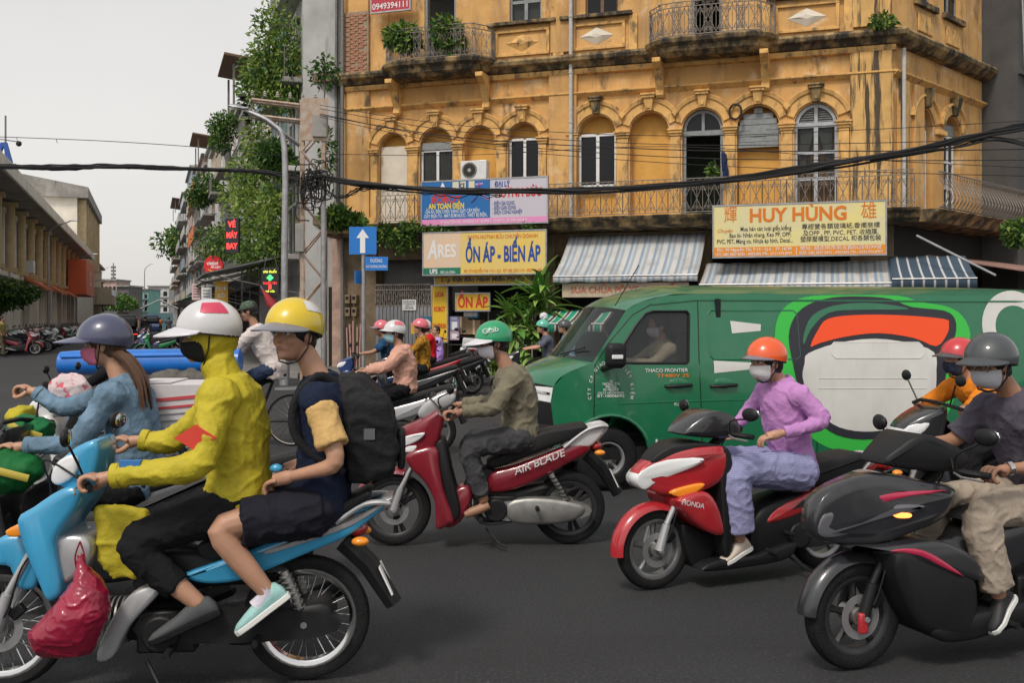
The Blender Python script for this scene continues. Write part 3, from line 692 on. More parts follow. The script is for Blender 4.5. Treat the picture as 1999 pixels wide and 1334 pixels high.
def finish_people():
    for o, vox, sm, wr, ws, fn in PEND:
        r_ = o.modifiers.new('skin', 'REMESH'); r_.mode = 'VOXEL'; r_.voxel_size = vox; r_.use_smooth_shade = True
        if sm: s_ = o.modifiers.new('relax', 'SMOOTH'); s_.iterations = sm; s_.factor = .5
    dg = bpy.context.evaluated_depsgraph_get()
    for o, vox, sm, wr, ws, fn in PEND:
        me = bpy.data.meshes.new_from_object(o.evaluated_get(dg)); old = o.data; o.modifiers.clear()
        me.name = old.name; o.data = me
        n = len(me.vertices); co = np.empty(n * 3, 'f'); me.vertices.foreach_get('co', co); co = co.reshape(-1, 3)
        if wr:
            no = np.empty(n * 3, 'f'); me.vertices.foreach_get('normal', no); no = no.reshape(-1, 3)
            d = np.empty(n, 'f'); sd = random.uniform(0, 50)
            for i in range(n):
                p = co[i]; q = Vector((p[0] * ws * .75 + p[2] * ws * .35 + sd, p[1] * ws * .8, p[2] * ws * .85 - p[0] * ws * .3))
                a = noise.noise(q); b = noise.noise(q * 2.3)
                r1 = max(1 - abs(a) * 3.2, 0); r2 = max(1 - abs(b) * 3.6, 0)
                d[i] = r1 * r1 * .9 + r2 * r2 * .35 + a * .45 - .15
            co = co + no * (d * wr)[:, None]; me.vertices.foreach_set('co', co.ravel())
        if fn: fn(o, me)
        me.shade_smooth()
    PEND.clear()
    for o in list(SC.objects):
        if o.type == 'FONT':
            me = bpy.data.meshes.new_from_object(o.evaluated_get(dg)); par = o.parent; nm = o.name
            q = bpy.data.objects.new('lettering', me); COL.objects.link(q); q.parent = par; q.matrix_basis = o.matrix_basis.copy()
            if 'fit' in o.keys():
                xs_ = [v.co.x for v in me.vertices]; q.scale.x = o['fit'] / max(max(xs_) - min(xs_), 1e-4)
            bpy.data.objects.remove(o); q.name = nm
def loft(mb, C, lat, dep, side=Vector((0, 1, 0)), n=18):
    rs = []; m = len(C)
    for i in range(m):
        t = (C[min(i + 1, m - 1)] - C[max(i - 1, 0)]).normalized(); fwd = side.cross(t).normalized()
        rs.append([C[i] + side * math.cos(2 * math.pi * k / n) * lat[i] + fwd * math.sin(2 * math.pi * k / n) * dep[i] for k in range(n)])
    return mb.rings(rs, True)
def V3(p, y): return Vector((p[0], p[2] if len(p) > 2 else y, p[1]))
def along(pts, t):
    L = [(pts[i + 1] - pts[i]).length for i in range(len(pts) - 1)]; s = t * sum(L)
    for i, l in enumerate(L):
        if s <= l or i == len(L) - 1: return pts[i].lerp(pts[i + 1], s / l)
        s -= l
def limb(mb, pts, rads, t0=0, t1=1, n=12, k=14, add=0.0, flare=0.0):
    P_, r_ = [], []
    sm = [Vector(p) for p in pts]
    for i in range(k + 1):
        t = t0 + (t1 - t0) * i / k; P_.append(along(sm, t))
        x = t * (len(rads) - 1); a = int(min(x, len(rads) - 2)); r_.append(rads[a] + (rads[a + 1] - rads[a]) * (x - a) + add + flare * (i / k) ** 2)
    # round the joint a little
    for _ in range(2):
        P_ = [P_[0]] + [(P_[i - 1] + P_[i] * 2 + P_[i + 1]) / 4 for i in range(1, k)] + [P_[-1]]
    return mb.tube(P_, r_, n)
ARM0 = ARM = [.053, .047, .043, .038, .035, .028, .024]; LEG0 = LEG = [.088, .082, .070, .056, .054, .048, .035]
def shoe(par, an, to, m, sole=None, name='shoe'):
    d = (to - an); d.z *= .55; L = max(d.length, .12); d.normalize(); y = Vector((0, 1, 0)); y = (y - d * d.dot(y)).normalized(); u = d.cross(y).normalized() * 1
    if u.z < 0: u = -u
    heel = an - d * .065 - u * .065; tot = L + .11
    rs = []
    for t, w, h in ((0, .022, .05), (.06, .033, .085), (.22, .037, .105), (.38, .036, .085), (.55, .041, .062), (.75, .046, .048), (.92, .036, .034), (1, .016, .018)):
        c = heel + d * tot * t; rs.append([c + y * w * math.cos(a) + u * (h * .5 + h * .5 * math.sin(a)) * (1 if math.sin(a) > -.3 else .9) for a in [2 * math.pi * k / 14 for k in range(14)]])
    o = MB().rings(rs, True).build(name, m, par, ang=80)
    if sole is not None:
        rs = [[heel + d * (tot * t - .004) + y * w * sy - u * uu for sy, uu in ((-1, .012), (1, .012), (1, -.014), (-1, -.014))] for t, w in ((-.01, .028), (.1, .04), (.4, .039), (.72, .05), (.95, .038), (1.02, .018))]
        MB().rings(rs, True).build('sole', sole, o, bevel=.004)
    return o
def fingers(mb, h, s, mode, wrist):
    if mode == 'grip':
        for k in range(4):
            y = h.y + (k - 1.5) * .0215; j = (.0, .004, .002, -.006)[k]
            mb.tube(spline([(h.x - .045, y, h.z + .018), (h.x - .008, y, h.z + .033), (h.x + .026 + j, y, h.z + .022), (h.x + .034 + j, y, h.z - .006), (h.x + .014, y, h.z - .028), (h.x - .008, y, h.z - .024)], 3, False), [.0105] * 8 + [.0095] * 7 + [.007], 8)
        yt = h.y - s * .045
        mb.tube(spline([(h.x - .05, yt + s * .012, h.z + .0), (h.x - .025, yt, h.z - .022), (h.x + .008, yt + s * .004, h.z - .032), (h.x + .03, yt + s * .014, h.z - .022)], 3, False), [.014] * 5 + [.011] * 4 + [.008], 8)
    else:
        d = (h - wrist).normalized(); y = Vector((0, 1, 0)); y = (y - d * d.dot(y)).normalized(); u = d.cross(y)
        if u.z < 0: u = -u
        L = (.062, .072, .068, .052)
        for k in range(4):
            b = h + y * (k - 1.5) * .021 * s + d * .03; l = L[k]
            mb.tube(spline([b - d * .03, b, b + d * l * .5 - u * .006, b + d * l * .8 - u * .028, b + d * l * .82 - u * .052], 3, False), [.0108] * 7 + [.0095] * 5 + [.0075], 8)
        mb.tube(spline([h - y * s * .03 - d * .03, h - y * s * .045 + d * .005 - u * .01, h - y * s * .04 + d * .04 - u * .02, h - y * s * .03 + d * .062 - u * .026], 3, False), [.014] * 5 + [.0115] * 4 + [.008], 8)
def head_shapes(mb, H, M):
    T = lambda x, y, z: H + M @ Vector((x, y, z))
    mb.ball(T(-.008, 0, .028), .098, .077, .09, M=M); mb.ball(T(.018, 0, -.03), .074, .063, .088, M=M); mb.ball(T(.03, 0, -.078), .052, .047, .038, M=M)
    mb.tube([T(.083, 0, .012), T(.098, 0, -.01), T(.108, 0, -.032)], [.009, .012, .015], 8)
    for s in (-1, 1):
        mb.tube([T(.06, s * .055, .022), T(.082, s * .034, .027), T(.088, 0, .02)], [.010, .012, .010], 8)
        mb.ball(T(.060, s * .036, -.028), .026, .022, .026, M=M); mb.ball(T(-.004, s * .078, -.012), .022, .009, .034, M=M)
    mb.tube([T(.078, -.024, -.062), T(.094, 0, -.059), T(.078, .024, -.062)], [.008, .011, .008], 8)
    mb.ball(T(.075, 0, -.092), .022, .024, .018, M=M)
def grid_shell(c, M, f, n, m, th=.003):
    mb = MB(); rs = []
    for off in (0, -th):
        b = len(mb.v)
        for i in range(n + 1):
            for j in range(m + 1): mb.v.append(tuple(c + M @ Vector(f(i / n, j / m, off))))
        for i in range(n):
            for j in range(m): a = b + i * (m + 1) + j; mb.f.append((a, a + 1, a + m + 2, a + m + 1)); mb.m.append(0)
    N = (n + 1) * (m + 1); e = [i * (m + 1) for i in range(n + 1)] + [n * (m + 1) + j for j in range(1, m + 1)] + [i * (m + 1) + m for i in range(n - 1, -1, -1)] + [j for j in range(m - 1, 0, -1)]
    for a, b in zip(e, e[1:] + e[:1]): mb.f.append((a, b, b + N, a + N)); mb.m.append(0)
    return mb
def helmet(par, H, M, m, visor=None, vlen=.075, k=1.0, cap=False, stripe=None, vup=0):
    c = H + M @ Vector((-.008, 0, .034)); rx, ry, rz = .136 * k, .116 * k, .122 * k
    def sph(u, v, off, lo_f=86, lo_b=116, ex=0):
        a = 2 * math.pi * u; mx = lo_f + (lo_b - lo_f) * (.5 - .5 * math.cos(a)) ** .8
        th = R(.8 + (mx - .8) * v); q = 1 + ex + off / .12
        return (rx * q * math.sin(th) * math.cos(a), ry * q * math.sin(th) * math.sin(a), rz * q * math.cos(th))
    mb = grid_shell(c, M, lambda u, v, o: sph(u, v, o * 3.5), 28, 12, .004); hlm = mb.build('helmet', m, par, ang=60)
    rim = MB().tube([c + M @ Vector(sph(i / 32, 1, -.004)) for i in range(32)], .0055, 6, closed=True).build('rim_trim', M_strap, hlm)
    if stripe:
        grid_shell(c, M, lambda u, v, o: (lambda w: sph(w, .16 + .5 * v, o + .002))( .62 + .18 * u), 6, 6, .001).build('decal', stripe, hlm)
        grid_shell(c, M, lambda u, v, o: (lambda w: sph(w, .30 + .28 * v, o + .002))( .20 + .16 * u), 6, 6, .001).build('decal', stripe, hlm)
    if visor is not None:
        def vf(u, v, o):
            a = R(-72 + 144 * u); e = vlen * max(math.cos(a * 1.15), 0) ** .7 * v
            x, y, z = sph((a / (2 * math.pi)) % 1, .97, 0)
            return (x + e * math.cos(a * .6) + .002, y * (1 + .12 * v) + 0, z - e * (.30 - vup) + o * 1.5 + .004)
        grid_shell(c, M, vf, 20, 5, .004).build('peak', visor, hlm, ang=60)
    T = lambda x, y, z: H + M @ Vector((x, y, z))
    for s in (-1, 1): MB().tube([T(-.0, s * .092, .0), T(.012, s * .085, -.06), T(.035, s * .05, -.118), T(.038, 0, -.128)], .0065, 6, flat=.5).build('strap', M_strap, hlm)
    return hlm
def mask(par, H, M, m, big=1.25):
    c = H + M @ Vector((.020, 0, -.042))
    def fm(u, v, o):
        a = R(-82 + 164 * u); ph = R(-62 * big + (62 * big + 20) * v); q = 1 + o / .08
        bul = 1 + .10 * math.cos(a) * math.cos(ph)
        return (.094 * q * bul * math.cos(a) * math.cos(ph), .074 * q * math.sin(a) * (.4 + .6 * math.cos(ph)), .074 * q * math.sin(ph))
    o = grid_shell(c, M, fm, 18, 12, .003).build('face_mask', m, par, ang=70)
    for s in (-1, 1): MB().tube([H + M @ Vector((.02, s * .074, -.02)), H + M @ Vector((-.01, s * .085, .0)), H + M @ Vector((.015, s * .072, -.07))], .002, 5).build('ear_loop', m, o)
    return o
def person(label, fr, J, top=None, bottom=None, shoes=None, head=None, vox=.0085, skin=M_skin, hands=('grip', 'grip'), name='person', group=None, wr=.010, scale=1.0, extra=None, hw=.10, sw=.185, sleeve=1.0, sl_add=.012, top_add=.014, leg_t=1.0, leg_add=.012, hair=M_hair, bare_eyes=False, feet=True, hem=0.0, bs=1.05, cy=0.0):
    o = thing(name, label, 'person', tuple(fr.loc), fr.rz, group)
    pel, che, nec, hea = [V3(J[k], cy) for k in ('pel', 'che', 'nec', 'hea')]; ARM = [r_ * bs for r_ in ARM0]; LEG = [r_ * bs for r_ in LEG0]; sw *= bs; hw *= bs
    C = [Vector(p) for p in spline([pel - Vector((0, 0, .07)), pel, pel.lerp(che, .5), che, che.lerp(nec, .62), nec], 3, False)]
    m = len(C); tt = [i / (m - 1) for i in range(m)]
    ip = lambda xs, ys, t: float(np.interp(t, xs, ys))
    ks = [0, .2, .4, .6, .8, .93, 1]; LAT = [.13 * bs, .165 * bs, .142 * bs, .158 * bs, sw * .98, sw * .8, .062]; DEP = [x * bs for x in (.10, .12, .102, .115, .112, .08, .06)]
    lat = [ip(ks, LAT, t) for t in tt]; dep = [ip(ks, DEP, t) for t in tt]
    M = Matrix.Rotation(R(J.get('yaw', 0)), 3, 'Z') @ Matrix.Rotation(R(J.get('pit', 0)), 3, 'Y') @ Matrix.Rotation(R(J.get('rol', 0)), 3, 'X') @ Matrix.Scale(bs, 3)
    up = (nec - che).normalized()
    limbs = {}
    for s, sfx in ((1, ''), (-1, '2')):
        g_ = lambda k, y: V3(J.get(k + sfx, J[k]) if k + sfx in J else J[k], s * y) if k + sfx in J else (lambda p: Vector((p.x, -p.y if s < 0 else p.y, p.z)))(V3(J[k], y))
        sh_ = nec - up * .075 + Vector((J.get('shx', 0), s * sw, 0)); el, ha = g_('el', .27), g_('ha', .29)
        hp_ = pel + Vector((0, s * hw, -.01)); kn, an, to = g_('kn', .17), g_('an', .16), g_('to', .17)
        wrv = ha - (ha - el).normalized() * .075 if True else ha
        if hands[0 if s > 0 else 1] == 'grip': wrv = ha + (el - ha).normalized() * .06 + Vector((-.035, 0, .022))
        limbs[s] = (sh_, el, wrv, ha, hp_, kn, an, to)
    # --- the body, one skin
    b = MB(); loft(b, C, [x - .004 for x in lat], [x - .004 for x in dep])
    b.tube([nec - up * .03, nec.lerp(hea, .5), hea + M @ Vector((-.02, 0, -.05))], [.062, .052, .055], 14); head_shapes(b, hea, M)
    for s in (1, -1):
        sh_, el, wrv, ha, hp_, kn, an, to = limbs[s]
        b.ball(sh_, .058); limb(b, [sh_, el, wrv], ARM); b.tube([wrv, wrv.lerp(ha, .5) + Vector((0, 0, .0)), (ha + Vector((-.038, 0, .012))) if hands[0 if s > 0 else 1] == 'grip' else ha + (ha - wrv).normalized() * .03], [.025, .034, .031], 10, flat=.9)
        b.ball(hp_, .09); limb(b, [hp_, kn, an], LEG)
        if feet and shoes is None:
            d = (to - an); b.tube([an - d * .25 - Vector((0, 0, .05)), an + d * .2 - Vector((0, 0, .035)), an.lerp(to, .65) - Vector((0, 0, .012)), to], [.034, .036, .036, .022], 10)
    bo = b.build('body', skin, o)
    def add_fingers(ob, me):
        mb = MB()
        for s in (1, -1): fingers(mb, limbs[s][3], s, hands[0 if s > 0 else 1], limbs[s][2])
        bm = bmesh.new(); bm.from_mesh(me); tmp = bpy.data.meshes.new('t'); tmp.from_pydata(mb.v, [], mb.f); bm.from_mesh(tmp); bm.to_mesh(me); bm.free(); bpy.data.meshes.remove(tmp)
    pend(bo, vox, 3, fn=add_fingers if vox < .014 else None)
    # --- clothes
    if top is not None:
        t_ = MB(); cut = int(m * (.0 if hem >= 0 else .2)); C2 = [c.copy() for c in C]
        if hem > 0: C2[0] = C2[0] - Vector((0, 0, hem))
        loft(t_, C2[cut:m], [x + top_add for x in lat[cut:m - 1]] + [.085], [x + top_add for x in dep[cut:m - 1]] + [.082])
        for s in (1, -1):
            sh_, el, wrv, ha, *_ = limbs[s]; t_.ball(sh_ - up * .01, .060 * bs + top_add)
            if sleeve > 0:
                limb(t_, [sh_, el, wrv], ARM, 0, sleeve, add=sl_add, flare=.010 if sleeve < .7 else -.002)
                pa, pb_ = along([sh_, el, wrv], sleeve - .03), along([sh_, el, wrv], sleeve); dd = (pb_ - pa).normalized(); x_ = dd.orthogonal().normalized(); y_ = dd.cross(x_); rr_2 = ARM[min(int(sleeve * 6 + .5), 6)] + sl_add + (.008 if sleeve < .7 else .002)
                if vox < .014: MB().rings([[pb_ + dd * t + (x_ * math.cos(a) + y_ * math.sin(a)) * (rr_2 + e) for a in [2 * math.pi * k / 16 for k in range(16)]] for t, e in ((-.035, -.004), (-.03, .003), (.0, .003), (.004, -.003))], True).build('cuff', top, o)
        t_.tube([nec - up * .05, nec + up * .02], [.085, .074], 14)
        pend(t_.build('top', top, o), vox * 1.25, 4, wr, 11)
    if bottom is not None:
        t_ = MB(); t_.ball(pel, .135, .175, .115); loft(t_, C[:5], [x + .012 for x in lat[:5]], [x + .012 for x in dep[:5]])
        for s in (1, -1):
            sh_, el, wrv, ha, hp_, kn, an, to = limbs[s]; t_.ball(hp_, .098); limb(t_, [hp_, kn, an], LEG, 0, leg_t, add=leg_add, flare=.016 if leg_add > .02 else .004)
        pend(t_.build('trousers' if leg_t > .6 else 'shorts', bottom, o), vox * 1.25, 4, wr, 11)
    if shoes is not None:
        for s in (1, -1): shoe(o, limbs[s][6], limbs[s][7], shoes[0], shoes[1])
    # --- head
    T = lambda x, y, z: hea + M @ Vector((x, y, z))
    hd = head or {}
    if bare_eyes:
        for s in (-1, 1):
            e = MB().ball(T(.079, s * .031, .004), .0125, .0145, .0085, M=M).build('eye', M_eye, o); MB().ball(T(.0885, s * .031, .004), .004, .006, .006, M=M).build('iris', M_iris, e)
            MB().tube([T(.078, s * .05, .011), T(.0885, s * .031, .0145), T(.086, s * .015, .009)], .0028, 5).build('eyelid', M_hair, o)
            MB().tube([T(.072, s * .056, .026), T(.089, s * .034, .033), T(.094, s * .012, .027)], [.003, .005, .004], 6, flat=.6).build('eyebrow', M_hair, o)
        MB().tube([T(.084, -.022, -.062), T(.103, 0, -.059), T(.084, .022, -.062)], [.004, .0075, .004], 8).build('lips', M_lip, o)
    if hd.get('hair', True):
        hm = MB().ball(T(-.020, 0, .030), .103, .089, .102, M=M); hm.ball(T(-.05, 0, -.035), .06, .07, .06, M=M); pend(hm.build('hair', hair, o), max(vox, .010), 3, .006, 30)
    if 'tail' in hd:
        mb = MB(); pts = [V3(p, p[2] if len(p) > 2 else 0) for p in hd['tail']]
        for k in range(16):
            j = Vector((random.uniform(-.03, .03), random.uniform(-.06, .06), random.uniform(-.02, .02)))
            mb.tube(spline([p + j * (.5 + .7 * i / len(pts)) for i, p in enumerate(pts)], 4, False), [.022 * (1 - .75 * i / (4 * (len(pts) - 1))) for i in range(4 * (len(pts) - 1) + 1)], 6)
        mb.build('long_hair', hair, o)['kind'] = 'stuff'
    if 'helmet' in hd: hh = helmet(o, hea, M, hd['helmet'], hd.get('visor'), hd.get('vlen', .075), hd.get('hk', 1.0), stripe=hd.get('stripe'), vup=hd.get('vup', 0))
    if 'logo' in hd:
        c = hea + M @ Vector((-.008, 0, .034)); a = R(68); th = R(62)
        p = c + M @ Vector((.141 * math.sin(th) * math.cos(a), .121 * math.sin(th) * math.sin(a), .127 * math.cos(th)))
        text(hd['logo'][0], hh, hd['logo'][2], tuple(p), hd['logo'][1], rot=(M @ Matrix.Rotation(R(180 - 8), 3, 'Z') @ Matrix.Rotation(R(68), 3, 'X')).to_euler(), bold=.03, xs=1.1, ext=.004)
    if 'mask' in hd: mask(o, hea, M, hd['mask'], hd.get('mbig', 1.28))
    if extra: extra(o, limbs, M, hea, nec, pel, che, C)
    return o
# ------------------------------------------------------------------ foliage
def leaves_mesh(name, blobs, n, size, mats=M_leaf, long=1.6, w=(.45, .35, .2), droop=0.0, seed=1):
    """many small leaf faces through ellipsoids [(centre, (rx,ry,rz))], thick towards the outside, uneven"""
    rg = np.random.default_rng(seed); vol = np.array([b[1][0] * b[1][1] * b[1][2] for b in blobs]) ** .7; vol /= vol.sum()
    k = rg.choice(len(blobs), n, p=vol); c = np.array([tuple(b[0]) for b in blobs])[k]; rad = np.array([b[1] for b in blobs])[k]
    d = rg.normal(size=(n, 3)); d /= np.linalg.norm(d, axis=1)[:, None]; r = rg.random(n) ** .45
    # twig clumps: pull leaves to random directions
    cl = rg.normal(size=(len(blobs), 14, 3)); cl /= np.linalg.norm(cl, axis=2)[:, :, None]
    pick = cl[k, rg.integers(0, 14, n)]; mixw = rg.random(n)[:, None] * .55; d = d * (1 - mixw) + pick * mixw; d /= np.linalg.norm(d, axis=1)[:, None] + 1e-6
    p = c + d * rad * r[:, None]; p[:, 2] -= droop * rg.random(n) ** 2
    t = rg.normal(size=(n, 3)) * .7 + d; t[:, 2] -= .5; t /= np.linalg.norm(t, axis=1)[:, None]
    s = np.cross(t, rg.normal(size=(n, 3))); s /= np.linalg.norm(s, axis=1)[:, None] + 1e-6
    L = size * (.6 + .8 * rg.random(n))[:, None]
    V = np.stack([p, p + t * L * .45 * long / 1.6 + s * L * .32, p + t * L * long / 1.2, p + t * L * .45 * long / 1.6 - s * L * .32], 1).reshape(-1, 3)
    me = bpy.data.meshes.new(name); F = [(4 * i, 4 * i + 1, 4 * i + 2, 4 * i + 3) for i in range(n)]
    me.from_pydata(V.tolist(), [], F)
    for m in mats: me.materials.append(m)
    mi = rg.choice(len(mats), n, p=np.array(w[:len(mats)]) / sum(w[:len(mats)])); me.polygons.foreach_set('material_index', mi.astype('i')); return me
def plant(name, label, blobs, n, size, cat='plant', base=None, stems=3, group=None, seed=1, **kw):
    base = Vector(base) if base is not None else Vector(blobs[0][0]) - Vector((0, 0, blobs[0][1][2]))
    o = thing(name, label, cat, tuple(base), 0, group)
    me = leaves_mesh('foliage', [(Vector(c) - base, r) for c, r in blobs], n, size, seed=seed, **kw); link('foliage', me, o)
    rr = random.Random(seed)
    for k in range(stems):
        c, r = blobs[k % len(blobs)]; e = Vector(c) - base + Vector((rr.uniform(-.5, .5) * r[0], rr.uniform(-.5, .5) * r[1], rr.uniform(0, .5) * r[2]))
        MB().tube(spline([(0, 0, 0), e * .5 + Vector((rr.uniform(-.1, .1), 0, .05)), e], 4, False), [.02] * 5 + [.012] * 3 + [.006], 6).build('stem', M_bark, o)
    return o
def tree(name, label, base, blobs, n, size, tr=.18, seed=1, group=None, **kw):
    base = Vector(base); o = thing(name, label, 'tree', tuple(base), 0, group)
    link('crown', leaves_mesh('crown', [(Vector(c) - base, r) for c, r in blobs], n, size, seed=seed, **kw), o)
    rr = random.Random(seed); mid = sum((Vector(c) - base for c, r in blobs), Vector()) / len(blobs)
    fork = Vector((mid.x * .4, mid.y * .4, max(mid.z * .5, .4)))
    MB().tube(spline([(0, 0, -.05), fork * .5 + Vector((.05, 0, 0)), fork], 4, False), [tr * (1.2 - .06 * i) for i in range(9)], 10).build('trunk', M_bark, o)
    for c, r in blobs:
        e = Vector(c) - base; MB().tube(spline([fork - Vector((0, 0, .1)), fork.lerp(e, .5) + Vector((rr.uniform(-.2, .2), rr.uniform(-.2, .2), .15)), e], 4, False), [tr * (.6 - .05 * i) for i in range(9)], 8).build('limb', M_bark, o)
    return o

# ------------------------------------------------------------------ the side street's right-hand row of tube houses
RS = R(110)
HC = {'grey': (.33, .33, .33), 'white': (.55, .55, .54), 'cream': (.52, .44, .33), 'teal': (.22, .36, .38), 'pink': (.50, .36, .32), 'dark': (.13, .12, .12), 'blue': (.30, .38, .46)}
M_house = {k: layer(mat('render_' + k, c, .9, nz=.3, ns=.6, bump=.15, bs=12), (.10, .095, .09), .8, .57, .75, (2, 2, .35), amt=.7, seed=len(k)) for k, c in HC.items()}
M_orange = mat('orange_panel', (.62, .17, .04), .6); M_shut = mat('steel_shutter', (.30, .30, .31), .5, metal=.3, nz=.2, ns=4)
win_me = {}
def house_row(x0, w, h, m, label, floors=4, d=9, bal=True, nw=1, cat='house', roof='flat', fr=(c0, RS), side=1, det=True, group=None, bd=1.05, solid=False):
    """one narrow house; local x along the street, local +y*side faces it"""
    loc = fr[0] + Vector((math.cos(fr[1]), math.sin(fr[1]), 0)) * x0
    o = thing('tube_house', label, cat, tuple(loc), fr[1], group); s = side
    MB().b2(.02, w - .02, -d * s, 0, 0, h).build('wall', m, o, smooth=False)
    fh = (h - 3.6) / max(floors - 1, 1)
    MB().b2(.4, w - .4, -.05 * s, .02 * s, .14, 3.0).build('shop_front', M_dark if random.random() < .6 else M_shut, o, smooth=False)
    for k in range(1, floors):
        z = 3.6 + (k - 1) * fh
        if bal:
            MB().b2(.1, w - .1, 0, (bd + .05) * s, z - .16, z).build('balcony_slab', M_conc if k % 2 else m, o, bevel=.02)
            if det and not solid:
                n = max(int(w / .28), 6); mb = MB()
                for q in range(n + 1): mb.b2(.15 + (w - .3) * q / n - .012, .15 + (w - .3) * q / n + .012, bd * s - .012, bd * s + .012, z, z + .92)
                mb.b2(.12, w - .12, bd * s - .02, bd * s + .02, z + .92, z + .96); mb.build('balcony_rail', M_iron, o, smooth=False)
            else: MB().b2(.12, w - .12, (bd - .04) * s, (bd + .03) * s, z, z + .85).build('balcony_parapet', random.choice((m, M_house['white'], M_house['cream'])), o, smooth=False)
        for q in range(nw):
            cx = w * (q + .5) / nw; ww = min(w / nw * .5, 1.6); zt = min(z + 2.3, h - .4)
            fo = MB()
            for xx in (cx - ww / 2, cx, cx + ww / 2): fo.b2(xx - .05, xx + .05, -.0, .07 * s, z + .1, zt)
            for zz in (z + .1, zt - .6, zt): fo.b2(cx - ww / 2 - .05, cx + ww / 2 + .05, 0, .06 * s, zz - .05, zz + .05)
            wo = fo.build('window', M_greyp if q % 2 else M_white, o, smooth=False)
            MB().b2(cx - ww / 2, cx + ww / 2, -.03 * s, .02 * s, z + .1, zt).build('pane', M_glass_d, wo, smooth=False)
    # the flank that rises above a lower neighbour shows a few windows too
    for k in range(1, floors):
        z = 3.6 + (k - 1) * fh + .9
        fo = MB().b2(-.05, .02, -3.2 * s, -2.1 * s, z, z + 1.2).build('window', M_greyp, o, smooth=False); MB().b2(-.06, -.045, -3.1 * s, -2.2 * s, z + .08, z + 1.12).build('pane', M_glass_d, fo, smooth=False)
    MB().b2(-.08, w + .0, -d * s, .25 * s, h, h + .25).build('roof_slab', M_conc, o, bevel=.02)
    if roof == 'shed':
        MB().box((w / 2, -.6 * s, h + 2.3), (w + .5, 3.6, .12), Matrix.Rotation(R(7) * s, 3, 'X')).build('roof_canopy', M_wood, o, bevel=.01)
        for xx in (.4, w - .4):
            for yy in (-2.2, .7): MB().b2(xx - .05, xx + .05, yy * s - .05, yy * s + .05, h + .25, h + 2.2).build('canopy_post', M_iron, o, smooth=False)
    elif roof == 'tank':
        MB().cyl((w / 2, -2 * s, h + 1.0), .55, 1.4, 'z', 20).build('water_tank', M_steel, o); MB().b2(w / 2 - .6, w / 2 + .6, -2.6 * s, -1.4 * s, h + .25, h + .32).build('tank_stand', M_iron, o, smooth=False)
    elif roof == 'stair': MB().b2(.6, w * .7, -5 * s, -1.5 * s, h + .25, h + 2.4).build('stair_head', m, o, bevel=.02)
    return o
hr = random.Random(4); xh = .6; k_ = 0; hcol = ['white', 'teal', 'cream', 'grey', 'white', 'blue', 'cream', 'grey', 'white', 'pink', 'cream', 'white', 'grey', 'pink', 'white', 'grey', 'cream', 'blue', 'white', 'grey', 'pink', 'cream']
hnum = ['nearest', 'second', 'third', 'fourth', 'fifth', 'sixth', 'seventh', 'eighth', 'ninth', 'tenth', 'eleventh', 'twelfth', 'thirteenth', 'fourteenth', 'fifteenth', 'sixteenth', 'seventeenth', 'eighteenth', 'nineteenth', 'twentieth', 'twenty-first', 'twenty-second']
hts = [14.5, 12.2, 11.0, 12.6, 11.4, 12.2, 13.0, 11.8, 12.4, 11.2, 13.6, 14.6, 14.0, 15.6, 15.2, 16.6, 16.0, 18.4, 17.2, 18.8, 17.4, 16.5]
while k_ < 22:
    w = 4.3 if xh < 45 else 6.5 if xh < 80 else 14 if xh < 140 else 26
    w *= hr.uniform(.88, 1.12); c = hcol[k_]; h = hts[k_]; rf = ['stair', 'flat', 'tank', 'flat', 'shed', 'stair', 'flat', 'tank'][k_ % 8]
    ho = house_row(xh, w, h, M_house[c], '%s narrow house of %s render from the pylon along the side street' % (hnum[k_], c), 4 if h < 14 else 5, nw=1 if w < 6 else 2 if w < 12 else 4, roof=rf, det=xh < 80, group='tube houses along the side street', bd=hr.choice((.55, .8, 1.0)), solid=hr.random() < .45)
    if k_ in (12, 13):
        for z in (8, 11.6): MB().b2(.1, w - .1, 1.06, 1.12, z - .1, z + 1.1).build('orange_parapet', M_orange, ho, smooth=False)
    xh += w + .06; k_ += 1
# sloping shop awnings on the row
M_canvas = mat('grey_canvas', (.16, .17, .17), .8, nz=.3, ns=2); M_canvas2 = mat('pale_canvas', (.42, .41, .39), .8, nz=.3, ns=2)
def street_awning(x0, w, z, out, m, label, cat='awning', fr=(c0, RS)):
    loc = fr[0] + Vector((math.cos(fr[1]), math.sin(fr[1]), 0)) * x0
    o = thing('street_awning', label, cat, tuple(loc), fr[1], 'awnings along the side street'); n = 10
    mb = MB()
    mb.rings([[(x, .05, z + .7), (x, out * .5, z + .36 - .05 * math.sin(x * 3)), (x, out, z - .02 * math.sin(x * 5)), (x, out, z - .04), (x, out * .5, z + .31 - .05 * math.sin(x * 3)), (x, .05, z + .66)] for x in [w * k / n for k in range(n + 1)]]).build('canvas', m, o)
    for x in (.1, w - .1): MB().tube([(x, .05, z - .6), (x, out - .1, z - .03)], .02, 6).build('strut', M_iron, o)
for a_ in ((1.0, 6.0, 3.0, 2.9, M_canvas, 'long grey canvas awning sloping down behind the yellow helmet'), (7.2, 6.4, 2.95, 2.7, M_canvas2, 'pale canvas awning above the yellow banner'), (14.3, 7.4, 2.8, 2.6, M_canvas, 'dark awning beside the hanging paper banners'), (22.4, 10, 2.9, 2.4, M_canvas, 'dark awning under the canopy house'), (33.5, 11, 2.8, 2.4, mat('green_canvas', (.06, .22, .12), .8), 'green awning above the parked motorbikes'), (46, 13, 2.9, 2.4, M_canvas2, 'pale far awning of the white garden house'), (60, 16, 2.9, 2.4, M_canvas, 'dark far awning under the rough flank house')): street_awning(*a_)
MT = thing('market_tent', 'white pitched tent roof over a teal stall far down the street', 'tent', tuple(c0 + SD * 88 + SN * 3.4), RS)
